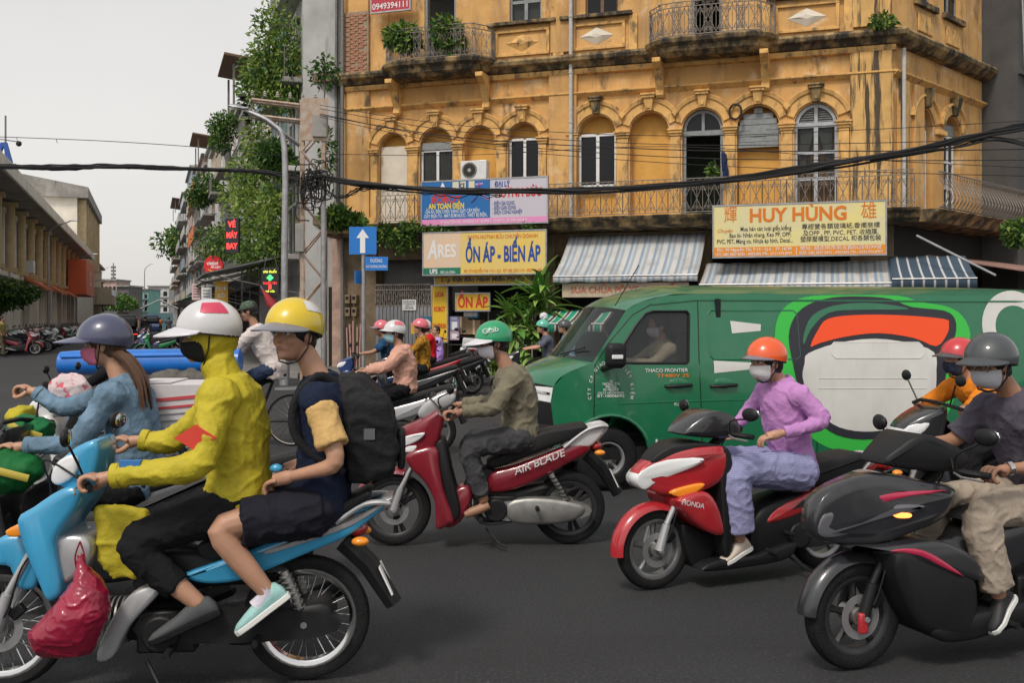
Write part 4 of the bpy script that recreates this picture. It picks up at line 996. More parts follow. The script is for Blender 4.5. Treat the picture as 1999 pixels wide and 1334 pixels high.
MB().rings([[(x, -2, 2.6), (x, 0, 3.6), (x, 2, 2.6), (x, 2, 2.5), (x, 0, 3.5), (x, -2, 2.5)] for x in (0, 4.5)]).build('tent_roof', M_white, MT, smooth=False)
MB().b2(.2, 4.3, -1.4, 1.4, .1, 2.0).build('stall', mat('teal_stall', (.12, .24, .28), .7), MT, smooth=False)
# greenery on the row: balcony gardens, climbers
def pb(u, v, Y, rx, ry, rz): return (P(u, v, Y), (rx, ry, rz))
M_lt = [M_leaf[1], M_leaf[2], M_leaf[0]]
plant('climbing_plant', 'thick bamboo-like greenery spilling from the top balconies of the overgrown house', [pb(540, 70, 31, .8, .7, 1.2), pb(510, 130, 31.5, .7, .7, .9), pb(565, 130, 31, .5, .6, 1.1), pb(490, 165, 32, .5, .6, .5), pb(548, 170, 31.5, .6, .6, .7)], 4800, .115, seed=3, mats=M_lt, droop=.5)
plant('climbing_plant', 'light green creeper trailing beside the lamp post below the top greenery', [pb(500, 255, 32, .45, .6, .9), pb(510, 310, 32, .5, .6, .8), pb(478, 330, 33, .6, .6, .8)], 2200, .105, seed=4, w=(.2, .35, .45), droop=.6)
plant('balcony_shrub', 'dark glossy shrub leaning out behind the lamp post arm', [pb(535, 305, 31, .55, .5, .5), pb(560, 325, 31, .4, .4, .4)], 2200, .13, seed=5, w=(.7, .25, .05))
plant('climbing_plant', 'bright yellow-green hanging foliage below the cable bundle beside the ticket sign', [pb(500, 385, 32, .9, .7, .55), pb(470, 375, 34, .8, .7, .5), pb(525, 420, 31, .55, .5, .9), pb(490, 445, 32, .6, .6, .6), pb(540, 380, 31, .5, .5, .6)], 3000, .115, seed=6, w=(.12, .33, .55), droop=.8)
plant('climbing_plant', 'brownish creeper hanging under the bright foliage above the awning', [pb(500, 490, 31.5, .7, .5, .5), pb(535, 470, 31, .4, .5, .6)], 2400, .09, seed=7, w=(.4, .4, .2), droop=.5)
plant('roof_garden', 'round bushy crown on the dark awning of the white house', [pb(405, 365, 62, 1.0, 1.0, .9), pb(388, 385, 62, .8, .8, .7)], 1900, .17, seed=8, w=(.6, .35, .05))
plant('balcony_shrub', 'loose balcony greenery above the round red sign', [pb(420, 480, 42, 1.0, .8, .9), pb(440, 470, 40, .7, .7, .8)], 1600, .12, seed=9, w=(.5, .4, .1))
plant('balcony_shrub', 'green clump on the terrace under the brown canopy', [pb(440, 245, 50, .9, .8, .7), pb(432, 275, 50, .6, .7, .6)], 2200, .13, seed=10, w=(.55, .35, .1))
plant('balcony_shrub', 'far balcony bush on the pinkish house mid-street', [pb(335, 475, 150, 3.0, 2.0, 2.2), pb(350, 462, 140, 2.0, 2.0, 1.6)], 700, .5, seed=11, w=(.6, .35, .05))
plant('wall_fern', 'dark ferns rooted on the ledge beside the blue arrow sign', [pb(655, 425, 27.4, .45, .4, .32), pb(690, 432, 27.4, .35, .35, .2)], 1500, .12, seed=12, w=(.5, .4, .1))
plant('wall_fern', 'wiry dark creeper clinging to the bare concrete wall', [pb(635, 140, 28.6, .5, .15, .5), pb(640, 300, 28.6, .25, .12, .9)], 500, .12, seed=13, w=(.8, .2, 0))

# ------------------------------------------------------------------ the long colonnaded block on the left
M_pale = layer(mat('pale_yellow_render', (.80, .75, .66), .9, nz=.2, ns=.7), (.25, .2, .14), 1, .6, .78, (2, 2, .3), amt=.5, seed=8)
M_yelc = mat('mustard_column', (.64, .50, .30), .85, nz=.25, ns=2); M_red = mat('red_sign_panel', (.66, .12, .04), .5)
LB = thing('colonnaded_block', 'long pale yellow block with mustard columns under deep eaves on the far left', 'building', tuple(lw0), RS)
MB().b2(-16, 62, .0, 14, 0, 8.2).build('wall', M_pale, LB, smooth=False)
MB().b2(-16, 62.3, -1.7, 14, 8.2, 8.5).build('eaves_slab', M_conc, LB, bevel=.03); MB().b2(-16, 62.3, -1.85, -1.7, 8.1, 8.75).build('gutter', M_pale, LB, bevel=.03)
MB().b2(-16, 62, 1.0, 14, 8.5, 9.6).build('roof_parapet', M_pale, LB, bevel=.03)
MB().b2(-16, 62, -.35, .0, 3.9, 4.15).build('floor_band', M_pale, LB, bevel=.02); MB().b2(-16, 62, -.5, .0, .14, .9).build('plinth', M_conc, LB, bevel=.02)
cm = None
for k in range(15):
    x = -14.5 + k * 5.2
    if cm is None: q = MB().cyl((0, 0, 6.0), .22, 3.7, 'z', 12).b2(-.34, .34, -.34, .34, 7.85, 8.1).b2(-.34, .34, -.34, .34, 4.16, 4.4).build('column', M_yelc, LB); cm = q.data
    else: q = link('column', cm, LB)
    q.location = (x, -.42, 0)
    MB().b2(x - .4, x + .4, -.32, .0, .9, 3.88).build('pier', M_pale, LB, bevel=.02)
    wo = MB().b2(x + 1.1, x + 2.5, -.06, .02, 4.5, 7.6).build('window', M_greyp, LB, smooth=False)
    for j in range(2): MB().b2(x + 1.2 + j * .65, x + 1.75 + j * .65, -.075, -.055, 4.6, 7.5).build('pane', M_glass_d, wo, smooth=False)
for x in (8, 20, 31): MB().rings([[(xx, .0, 4.4), (xx, -1.6, 3.5), (xx, -1.6, 3.35), (xx, 0, 4.2)] for xx in (x, x + 6)]).build('orange_awning', mat('terracotta_canvas', (.52, .15, .06), .8), LB, smooth=False)
MB().b2(8, 9, -.9, -.4, 4.4, 5.2).build('air_conditioner', M_whitep, LB, bevel=.03)
RSG = thing('red_shop_sign', 'tall red panel sign with white lettering fixed to the colonnaded block', 'sign', tuple(lw0 + SD * 40), RS)
MB().b2(0, 14, -2.2, -.6, 3.7, 7.0).build('panel', M_red, RSG, bevel=.03); text('8C', RSG, 2.0, (7, -2.22, 5.3), M_white, rot=(R(90), 0, 0), bold=.02)
LT = thing('tall_gabled_block', 'taller pale block with mustard fins rising behind the colonnaded one', 'building', tuple(lw0 + SD * 62.4), RS)
MB().b2(0, 34, .0, 16, 0, 15.2).build('wall', M_pale, LT, smooth=False)
MB().rings([[(x, -1.2, 15.2), (x, 16, 15.2), (x, 16, 16.2), (x, 9, 18.2), (x, -1.2, 16.4)] for x in (-.6, 34.4)]).build('roof', M_conc, LT, smooth=False)
for k in range(9): MB().b2(1.2 + k * 4, 1.9 + k * 4, -.9, 0, 8, 15.1).build('fin', M_yelc, LT, bevel=.02)
MB().b2(-.05, .02, 2, 10, 12.2, 13.2).build('gable_band', M_yelc, LT, smooth=False)
for k in range(3): MB().b2(-.06, .02, 2 + k * 3, 3.6 + k * 3, 9.8, 11.6).build('window', M_glass_d, LT, smooth=False)
L2 = thing('shop_house', 'small pale shop house with a boxed balcony beyond the colonnaded block', 'house', tuple(lw0 + SD * 98), RS)
MB().b2(0, 26, 0, 12, 0, 9.5).build('wall', M_house['cream'], L2, smooth=False); MB().b2(1, 24, -2.4, 0, 3.4, 6.0).build('boxed_balcony', M_house['cream'], L2, bevel=.03); MB().b2(1.2, 23.8, -2.42, -2.3, 4.9, 5.8).build('window', M_glass_d, L2, smooth=False)
MB().b2(-.2, 26, -.6, 12, 9.5, 9.8).build('roof_slab', M_conc, L2, smooth=False)
# rooftop letter and mast at the far left
RL = thing('roof_letter_sign', 'blue sign letter on a frame above the eaves at the left edge', 'sign', tuple(P(8, 318, 56) - Vector((0, 0, 0))), R(0))
M_bl = mat('blue_letter', (.012, .07, .30), .4)
MB().prism([(-.62, 0), (-.36, 0), (0, .95), (.26, 0), (.5, 0), (.18, 1.15), (-.14, 1.15)], -.08, .08).build('letter', M_bl, RL, smooth=False)
MB().tube([(.0, .2, -1.9), (.0, .2, 2.7)], .05, 6).build('mast', M_iron, RL); MB().tube([(-.8, .2, -.05), (.6, .2, -.05)], .04, 6).build('rail', M_iron, RL); MB().tube([(-.5, .2, 1.4), (.9, .2, 1.2)], .03, 6).build('rail', M_iron, RL)
for xx in (-.6, .4): MB().tube([(xx, .2, -1.9), (xx, .2, 0)], .03, 6).build('leg', M_iron, RL)
MB().ball((.8, .1, 1.1), .16, .12, .16).build('floodlight', M_plas, RL)
# ------------------------------------------------------------------ the end of the street
def far_house(u0, u1, vt, Y, m, label, rows=3, cols=4, roof=M_conc):
    a, b_ = P(u0, vt, Y), P(u1, vt, Y); w = b_.x - a.x; h = a.z
    o = thing('far_house', label, 'house', (a.x, Y, 0), 0, 'houses closing the street'); MB().b2(0, w, 0, 12, 0, h).build('wall', m, o, smooth=False); MB().b2(-.3, w + .3, -.8, 12.3, h, h + .5).build('roof', roof, o, smooth=False)
    for r_ in range(rows):
        for c in range(cols):
            x = w * (c + .5) / cols; z = 3.5 + (h - 4.2) * r_ / rows; MB().b2(x - w / cols * .28, x + w / cols * .28, -.12, .02, z, z + (h - 4.2) / rows * .6).build('window', M_glass_d, o, smooth=False)
        MB().b2(0, w, -.7, 0, 3.0 + (h - 4.2) * r_ / rows, 3.25 + (h - 4.2) * r_ / rows).build('balcony', m, o, smooth=False)
    return o
far_house(196, 228, 548, 330, M_house['pink'], 'pinkish brown house closing the street behind the far tree'); far_house(229, 252, 560, 320, M_house['dark'], 'brown boarded house at the street end', 2, 2); far_house(238, 290, 566, 350, mat('aqua_render', (.20, .42, .38), .9, nz=.2, ns=.3), 'aqua green house at the end of the street', 3, 5)
far_house(165, 197, 575, 300, M_house['grey'], 'grey low house at the street end beside the dark tree', 2, 3); far_house(290, 330, 560, 420, M_house['white'], 'whitish house seen beyond the aqua one', 3, 3)
MAST = thing('antenna_mast', 'dark slender antenna mast on a far roof', 'mast', tuple(P(222, 552, 332)), 0); 
for k in range(5): MB().b2(-.6, .6, -.6, .6, k * 1.2, k * 1.2 + .7).build('antenna', M_iron, MAST, smooth=False)
MB().b2(-.12, .12, -.12, .12, -1.2, 6.6).build('pole', M_iron, MAST, smooth=False)
tree('street_tree', 'dark dense tree at the far end beside the colonnaded block', P(182, 617, 170) * 1 - Vector((0, 0, 1.7)), [pb(182, 575, 170, 2.2, 2, 2.4), pb(190, 590, 172, 1.6, 2, 2), pb(178, 560, 170, 1.6, 1.5, 1.6)], 2600, .42, tr=.3, seed=21, w=(.8, .2, 0))
tree('street_tree', 'small round green tree in front of the houses closing the street', (P(238, 617, 240).x, 240, 0), [pb(238, 590, 240, 3.6, 3, 1.9), pb(222, 594, 242, 2.4, 2, 1.5), pb(252, 594, 242, 2.2, 2, 1.4)], 2400, .5, tr=.25, seed=22, w=(.5, .45, .05))
tree('street_tree', 'dark leaning tree reaching in from the left edge above the parked motorbikes', (P(-40, 617, 50).x, 50, 0), [pb(10, 565, 50, 1.0, .9, .55), pb(40, 575, 50, .9, .8, .45), pb(-15, 590, 50, .8, .8, .6), pb(60, 570, 50, .45, .5, .3), pb(20, 590, 50, .7, .6, .35)], 3000, .17, tr=.13, seed=23, w=(.7, .28, .02))
# ------------------------------------------------------------------ street lamps
def lamp(label, u, vtop, Y, arm, dirx, tilt=.25, h0=.0, r=.075, m=M_steel, head=M_steel):
    x = (u - 1000) / FPX * Y; H = CH + (HZ - vtop) / FPX * Y
    o = thing('street_lamp', label, 'street lamp', (x, Y, h0), 0, 'street lamps')
    pts = spline([(0, 0, 0), (0, 0, H * .45), (0, 0, H * .86), (dirx * arm * .22, 0, H * .95), (dirx * arm * .72, 0, H)], 5, False)
    MB().tube(pts, [r * (1.1 - .5 * i / (len(pts) - 1)) for i in range(len(pts))], 10).build('pole', m, o)
    hd_ = MB(); hd_.rings([[(dirx * (arm * (.68 + .34 * t)), w * math.cos(a), H + .01 + tilt * .16 * t * arm * .5 + (.07 * math.sin(a) if math.sin(a) > 0 else .02 * math.sin(a)) * q) for a in [2 * math.pi * k / 12 for k in range(12)]] for t, w, q in ((0, .04, .6), (.15, .10, 1), (.6, .15, 1.2), (.9, .12, .9), (1, .04, .4))])
    hd_.build('lamp_head', head, o); MB().b2(dirx * arm * .80 - .2, dirx * arm * .80 + .2, -.1, .1, H - .03 + tilt * .06 * arm, H - .012 + tilt * .06 * arm).build('lens', M_lens, o)
    MB().cyl((0, 0, .5), r * 1.5, 1.0, 'z', 12).build('base', m, o); return o
lamp('grey street lamp reaching over the row of parked motorbikes by the colonnaded block', 95, 436, 66, 2.0, 1, h0=.14); lamp('second farther street lamp beyond the colonnaded block', 150, 497, 98, 2.1, 1); lamp('third small street lamp before the dark tree', 170, 547, 140, 2.6, 1)
lamp('galvanised street lamp with its arm reaching left in front of the overgrown house', 556, 215, 24.5, 1.35, -1, tilt=.8, h0=.0, r=.085)
lamp('slim double lamp standing far down the middle of the street', 283, 516, 170, 1.4, 1); lamp('faint slim lamp at the street end near the antenna', 199, 522, 220, 2.2, 1)
# ------------------------------------------------------------------ signboards on the corner house
M_sblue = mat('sign_blue', (.010, .13, .38), .45); M_sgrey = mat('sign_lilac_grey', (.52, .49, .55), .5); M_spink = mat('sign_pink', (.72, .26, .50), .5); M_syel = mat('sign_yellow', (.72, .50, .08), .5, nz=.2, ns=1.5, var=(.66, .52, .22)); M_sora = mat('sign_orange', (.72, .25, .01), .5)
M_txr = mat('text_red', (.55, .03, .02), .5); M_txb = mat('text_blue', (.012, .06, .30), .5); M_txk = mat('text_black', (.025, .022, .03), .5); M_txo = mat('text_orange', (.66, .17, .006), .5); M_txw = mat('text_white', (.72, .72, .72), .5); M_txy = mat('text_yellow', (.80, .58, .01), .5)
M_sgreen = mat('sign_green', (.01, .17, .10), .5); M_peach = mat('faded_peach', (.70, .46, .28), .6, nz=.3, ns=2.5, var=(.62, .52, .42)); M_spale = mat('sign_pale_yellow', (.70, .60, .22), .5, nz=.2, ns=1.2, var=(.62, .58, .38)); M_scream = mat('sign_cream', (.62, .58, .44), .5)
FITW = {'LIOA': .55, 'ROBOT': .70, 'SANSHUN': .82, 'AN TOÀN ĐIỆN': .29, '-ỔN ÁP- ĐÈN CHIẾU SÁNG -DÂY CÁP ĐIỆN': .44, '-DÂY ĐIỆN TỪ - MÁY BƠM NƯỚC -THIẾT BỊ ĐIỆN...': .52, 'ĐẠI LÝ': .12, 'HUỲNH BỬU': .36, '- ĐIỆN GIA DỤNG': .17, '- ĐIỆN DÂN DỤNG': .18, '- ĐIỆN CÔNG NGHIỆP': .23,
    '97 NGUYỄN THI - PHƯỜNG 13 - QUẬN 5 - TP.HCM - ĐT: 0937 824 458': .68, 'CE': .035, 'A': .085, 'RES': .15, 'UPS': .065, 'Bộ Lưu Điện': .12, 'DNTN HUỲNH BỬU CHUYÊN DOANH': .56, 'ỔN ÁP - BIẾN ÁP': .60, 'ĐC: 97 NGUYỄN THI - P.13 - Q.5   ĐT: (08) 2503 2119 - 0903 845 458': .62, 'Lắp Đặt Bảo Hành Miễn Phí Tư Vấn': .88,
    '輝': .075, '雄': .085, 'HUY HÙNG': .56, 'Chuyên': .09, 'Mua bán các loại giấy,kiếng': .30, 'Bao bì- Nhãn nhang, Keo PP, OPP,': .365, 'PVC, PET, Màng co, Nhựa ép hình, Decal...': .45, '專經營各類玻璃紙,香燭商標': .44, '及OPP , PP, PVC, PET, 收縮膜,': .425, '塑膠壓模型,DECAL 和各類包裝': .455,
    'ĐC: 99 Nguyễn Thi, P.13 - Q.5 - TP. HCM': .44, 'ĐT: (08) 3857 5032 - 0903.845.796 - 0121.974.8997': .45, '地址: 胡志明市第五郡阮詩街99號': .46, '電話: (08) 3857 5032 - 0903.845.796 - 0121.974.8997': .47, 'ỔN ÁP': .88, '0949394111': .90, 'BỎ PHẦN THƯỞNG': .85, 'LÀ PHIM GIA RẺ': .8, 'BÁN SỈ - LẺ': .5, '0908 200 608': .6, 'SỬA CHỮA PÔ XE CAO CẤP': .86}
class Board:
    def __init__(s, name, label, u0, u1, vt, vb, o, m, thick=.06, frame=M_steel, cat='sign', F=None, tilt=0):
        s.o = o; um = (u0 + u1) / 2; F = F or BF; s.F = F
        (x0, zt), (x1, _), (_, zb) = F.px(u0, vt, -o), F.px(u1, vt, -o), F.px(um, vb, -o); zt = F.px(um, vt, -o)[1]
        s.cx, s.cz = (x0 + x1) / 2, (zt + zb) / 2; s.W, s.H = x1 - x0, zt - zb
        p = s.F.loc + Vector((s.cx * F.c + o * F.s, s.cx * F.s - o * F.c, s.cz))
        s.ob = thing(name, label, cat, tuple(p), F.rz); s.ob.rotation_euler = (tilt, 0, F.rz)
        MB().b2(-s.W / 2, s.W / 2, -thick / 2, thick / 2, -s.H / 2, s.H / 2).build('board', m, s.ob, smooth=False)
        if frame:
            for sx in (-1, 1): MB().b2(sx * s.W / 2 - .02, sx * s.W / 2 + .02, -thick / 2 - .012, thick / 2 + .01, -s.H / 2 - .02, s.H / 2 + .02).build('frame', frame, s.ob, smooth=False)
            for sz in (-1, 1): MB().b2(-s.W / 2 + .02, s.W / 2 - .02, -thick / 2 - .011, thick / 2 + .009, sz * s.H / 2 - .02, sz * s.H / 2 + .02).build('frame', frame, s.ob, smooth=False)
        s.y = -thick / 2
    def pt(s, fx, fz): return (-s.W / 2 + s.W * fx, -s.H / 2 + s.H * (1 - fz))
    def field(s, x0, x1, z0, z1, m, lay=1, name='field'):
        (a, b_), (c, d) = s.pt(x0, z0), s.pt(x1, z1); MB().b2(a, c, s.y - .004 * lay, s.y - .0005, d, b_).build(name, m, s.ob, smooth=False); return s
    def t(s, body, fx, fz, h, m, xs=1.0, bold=.02, align='CENTER', lay=2, shear=0, w=None, sp=1.0):
        x, z = s.pt(fx, fz); w = w or FITW.get(body)
        text(body, s.ob, h * s.H, (x, s.y - .004 * lay, z), m, bold=bold, xs=xs, align=align, shear=shear, sp=sp, fit=w * s.W if w else None); return s
B = Board('shop_sign', 'blue and lilac electrical shop signboard with pink strip hung on the balcony rail', 824, 1070, 350, 438, BO + .10, M_sgrey)
B.field(.0, .555, 0, .86, M_sblue).field(0, 1, .86, 1, M_spink)
B.t('LIOA', .16, .28, .16, M_txr, 1.1, .05, w=.12).t('ROBOT', .20, .43, .21, M_txr, 1.15, .05, w=.24).t('AN TOÀN ĐIỆN', .205, .575, .17, M_txy, 1.15, .05).t('-ỔN ÁP- ĐÈN CHIẾU SÁNG -DÂY CÁP ĐIỆN', .25, .69, .115, M_txw, .92, .03).t('-DÂY ĐIỆN TỪ - MÁY BƠM NƯỚC -THIẾT BỊ ĐIỆN...', .28, .79, .115, M_txw, .85, .03)
B.t('CE', .335, .13, .15, M_txk, 1, .03, lay=3).field(.255, .305, .03, .2, M_scream, 2).field(.318, .362, .03, .2, M_scream, 2).field(.385, .432, .03, .2, M_scream, 2)
MB().prism([(-.35 * 0 + B.pt(.175, 0)[0] - .14, B.pt(0, .24)[1]), (B.pt(.175, 0)[0] + .14, B.pt(0, .24)[1]), (B.pt(.175, 0)[0], B.pt(0, .03)[1])], B.y - .01, B.y - .001).build('triangle_mark', M_txw, B.ob, smooth=False)
for pts in (((.47, .05), (.465, .2), (.45, .38), (.405, .5)), ((.465, .22), (.50, .38), (.545, .45)), ((.44, .12), (.50, .1))): MB().tube([(B.pt(*p)[0], B.y - .01, B.pt(*p)[1]) for p in pts], .035, 6, flat=.3).build('runner_mark', mat('mark_violet', (.40, .22, .50), .5), B.ob)
B.t('ĐẠI LÝ', .65, .13, .16, M_txb, 1.1, .03).t('HUỲNH BỬU', .775, .33, .26, M_txr, 1.0, .05).t('- ĐIỆN GIA DỤNG', .575, .55, .115, M_txb, 1.1, .03, 'LEFT').t('- ĐIỆN DÂN DỤNG', .575, .65, .115, M_txb, 1.1, .03, 'LEFT').t('- ĐIỆN CÔNG NGHIỆP', .575, .75, .115, M_txb, 1.1, .03, 'LEFT').t('97 NGUYỄN THI - PHƯỜNG 13 - QUẬN 5 - TP.HCM - ĐT: 0937 824 458', .5, .93, .08, M_txw, 1.1, .02)
B = Board('shop_sign', 'yellow stabiliser shop signboard with blue lettering and a faded peach panel', 827, 1067, 452, 536, 1.35, M_syel)
B.field(0, .315, 0, .83, M_peach).field(0, .315, .83, 1, M_sgreen)
B.t('A', .08, .42, .62, M_txw, 1.0, .03, shear=.15).t('RES', .2, .45, .42, M_txw, .95, .03).t('UPS', .09, .92, .15, M_txw, .9, .03).t('Bộ Lưu Điện', .21, .935, .09, M_txw, 1, .01)
B.t('DNTN HUỲNH BỬU CHUYÊN DOANH', .655, .13, .125, M_txo, .82, .03).t('ỔN ÁP - BIẾN ÁP', .655, .55, .50, M_txb, .66, .035).t('ĐC: 97 NGUYỄN THI - P.13 - Q.5   ĐT: (08) 2503 2119 - 0903 845 458', .655, .92, .10, M_txo, .72, .02)
B = Board('shop_sign', 'yellow strip sign with black lettering half hidden under the stabiliser signboard', 850, 1062, 537, 556, 1.1, mat('dull_yellow', (.42, .26, .03), .6)); B.t('Lắp Đặt Bảo Hành Miễn Phí Tư Vấn', .5, .45, .62, M_txk, 1.5, .03, shear=.15)
B = Board('shop_sign', 'cream and orange bilingual wholesale signboard hung below the balcony', 1393, 1730, 397, 500, BO + .28, M_spale)
B.field(0, 1, .81, 1, M_sora)
B.t('輝', .105, .2, .34, M_txo, 1, .02).t('雄', .905, .2, .34, M_txo, 1, .02).t('HUY HÙNG', .50, .22, .36, M_txo, 1.12, .045).t('Chuyên', .07, .49, .10, M_txo, 1.1, .0, shear=.3)
B.t('Mua bán các loại giấy,kiếng', .465, .465, .115, M_txk, .82, .02, 'RIGHT').t('Bao bì- Nhãn nhang, Keo PP, OPP,', .465, .585, .115, M_txk, .82, .02, 'RIGHT').t('PVC, PET, Màng co, Nhựa ép hình, Decal...', .475, .70, .115, M_txk, .82, .02, 'RIGHT')
B.t('專經營各類玻璃紙,香燭商標', .745, .455, .115, M_txk, 1.02, .0).t('及OPP , PP, PVC, PET, 收縮膜,', .745, .575, .115, M_txk, 1.0, .0).t('塑膠壓模型,DECAL 和各類包裝', .745, .69, .115, M_txk, 1.0, .0)
B.t('ĐC: 99 Nguyễn Thi, P.13 - Q.5 - TP. HCM', .245, .86, .085, M_txw, 1.05, .02).t('ĐT: (08) 3857 5032 - 0903.845.796 - 0121.974.8997', .245, .945, .07, M_txw, 1.0, .01).t('地址: 胡志明市第五郡阮詩街99號', .745, .86, .085, M_txw, 1.1, .01).t('電話: (08) 3857 5032 - 0903.845.796 - 0121.974.8997', .745, .945, .07, M_txw, 1.0, .01).field(.493, .496, .83, .98, M_txw, 2)
B = Board('shop_sign', 'tall yellow upright sign with stacked red brand words beside the shutter', 844, 875, 558, 668, .75, mat('upright_yellow', (.72, .46, .02), .5))
for k, s_ in enumerate(('LIOA', 'ROBOT', 'SANSHUN', 'LIOA')): B.t(s_, .5, (.16, .42, .72, .97)[k] if k < 3 else .96, .12, M_txr, .62 if k != 2 else .5, .03)
B = Board('shop_sign', 'small yellow sign with red stabiliser lettering over the shop shelves', 891, 957, 573, 607, .85, mat('small_yellow', (.70, .42, .03), .5)); B.t('ỔN ÁP', .5, .54, .85, M_txr, .72, .06)
B = Board('phone_sign', 'red sign with a white phone number above the left balcony', 726, 802, -22, 22, .5, mat('phone_red', (.42, .03, .05), .5)); B.t('0949394111', .5, .75, .38, M_txw, 1.0, .01)
B = Board('poster', 'small yellow poster leaning by the shutter', 803, 822, 630, 652, .9, mat('poster_yellow', (.66, .36, .02), .6), .02, None, 'poster'); B.t('2', .5, .4, .6, M_txr)
B = Board('poster', 'teal poster with faint lines beside the upright yellow sign', 820, 843, 618, 690, .8, mat('poster_teal', (.03, .13, .20), .6), .02, None, 'poster'); B.t('A', .4, .2, .2, M_txw)
for k in range(3): B.field(.2, .8, .42 + k * .17, .47 + k * .17, mat('poster_line', (.30, .28, .12), .6), 1)
for k, (vt_, vb_, cc) in enumerate(((618, 648, (.20, .20, .36)), (645, 664, (.45, .30, .42)))):
    B = Board('poster', ('navy', 'lilac')[k] + ' product poster on the shop pillar beside the shelves', 879, 897, vt_, vb_, .7, mat('poster_%d' % k, cc, .6), .02, None, 'poster'); B.t('LIOA', .5, .15, .16, M_txw, .8); B.field(.2, .8, .35, .85, M_txw, 1)
# sliding shutter gate with notice
GT = Board('shutter_gate', 'grey folding steel shutter gate across the shop entrance', 735, 843, 556, 742, .35, M_dark, .02, None, 'gate')
n = 30
for k in range(n):
    x = -GT.W / 2 + GT.W * (k + .5) / n
    MB().b2(x - GT.W / n * .42, x + GT.W / n * .42, -.05 - .02 * (k % 2), -.02, -GT.H / 2, GT.H * .28).build('slat', M_shut, GT.ob, smooth=False)
for k in range(n + 1):
    x = -GT.W / 2 + GT.W * k / n; MB().b2(x - .012, x + .012, -.06, -.03, GT.H * .28, GT.H / 2).build('bar', M_iron_w, GT.ob, smooth=False)
for k in range(14):
    x0 = -GT.W / 2 + GT.W * k / 14
    for s_ in (-1, 1): MB().tube([(x0 if s_ > 0 else x0 + GT.W / 14, -.06, GT.H * .29), (x0 + GT.W / 14 if s_ > 0 else x0, -.06, GT.H * .43)], .009, 5).build('lattice_bar', M_iron_w, GT.ob)
for z in (.5, .445, .28): MB().b2(-GT.W / 2, GT.W / 2, -.075, -.05, GT.H * z - .02, GT.H * z + .02).build('rail', M_iron_w, GT.ob, smooth=False)
B = Board('paper_notice', 'white paper notice with black print fixed to the shutter gate', 786, 813, 585, 606, .45, M_txw, .01, None, 'notice')
for k, s_ in enumerate(('BỎ PHẦN THƯỞNG', 'LÀ PHIM GIA RẺ', 'BÁN SỈ - LẺ', '0908 200 608')): B.t(s_, .5, .2 + k * .2, .17, M_txk, .8)
# shop goods: shelf, cartons, blue bottles
SH = Board('shop_shelf', 'dark steel shop shelf of boxes behind the hanging stabiliser sign', 884, 1050, 606, 742, -.6, M_dark, .1, None, 'shelf')
for k in range(4): MB().b2(-SH.W / 2, SH.W / 2, -.45, -.05, -SH.H / 2 + k * SH.H / 4, -SH.H / 2 + k * SH.H / 4 + .03).build('shelf_board', M_steel, SH.ob, smooth=False)
for xx in (-.5, -.02, .48): MB().b2(SH.W * xx, SH.W * xx + .04, -.46, -.42, -SH.H / 2, SH.H / 2).build('upright', M_steel, SH.ob, smooth=False)
M_cart = mat('cardboard', (.36, .24, .14), .85, nz=.2, ns=4)
def on_front(name, label, cat, u, v, o, group=None):
    x, z = f(u, v, o); p = bw(x, o, z); return thing(name, label, cat, tuple(p), R(-18), group)
for k, (u, w_, h_, lb) in enumerate(((905, .46, .52, 'brown carton left of the shelf row under the small yellow sign'), (930, .40, .42, 'brown carton right of the shelf row behind the green helmet'))):
    c_ = on_front('carton', lb, 'carton', u, 653, .25, 'cartons on the shop shelf'); MB().b2(-w_ / 2, w_ / 2, -.2, .2, 0, h_).build('box_body', M_cart, c_, bevel=.006); MB().b2(-.03, .03, -.202, .202, .0, h_ + .002).build('tape', M_peach, c_, smooth=False)
for k, u in enumerate((913, 922, 930)):
    c_ = on_front('water_bottle', ('leftmost', 'middle', 'rightmost')[k] + ' of the three blue shrink-wrapped bottles on the shop shelf', 'bottle', u, 622, .35, 'blue bottles'); MB().lathe((0, 0, 0), [(.01, 0), (.10, .01), (.11, .08), (.10, .14), (.11, .2), (.06, .26), (.04, .3), (.01, .31)], axis='z', n=16).build('bottle_body', mat('blue_plastic', (.04, .25, .48), .25, coat=.4), c_); MB().b2(-.07, .07, -.115, -.10, .06, .18).build('bottle_label', M_txw, c_, smooth=False)
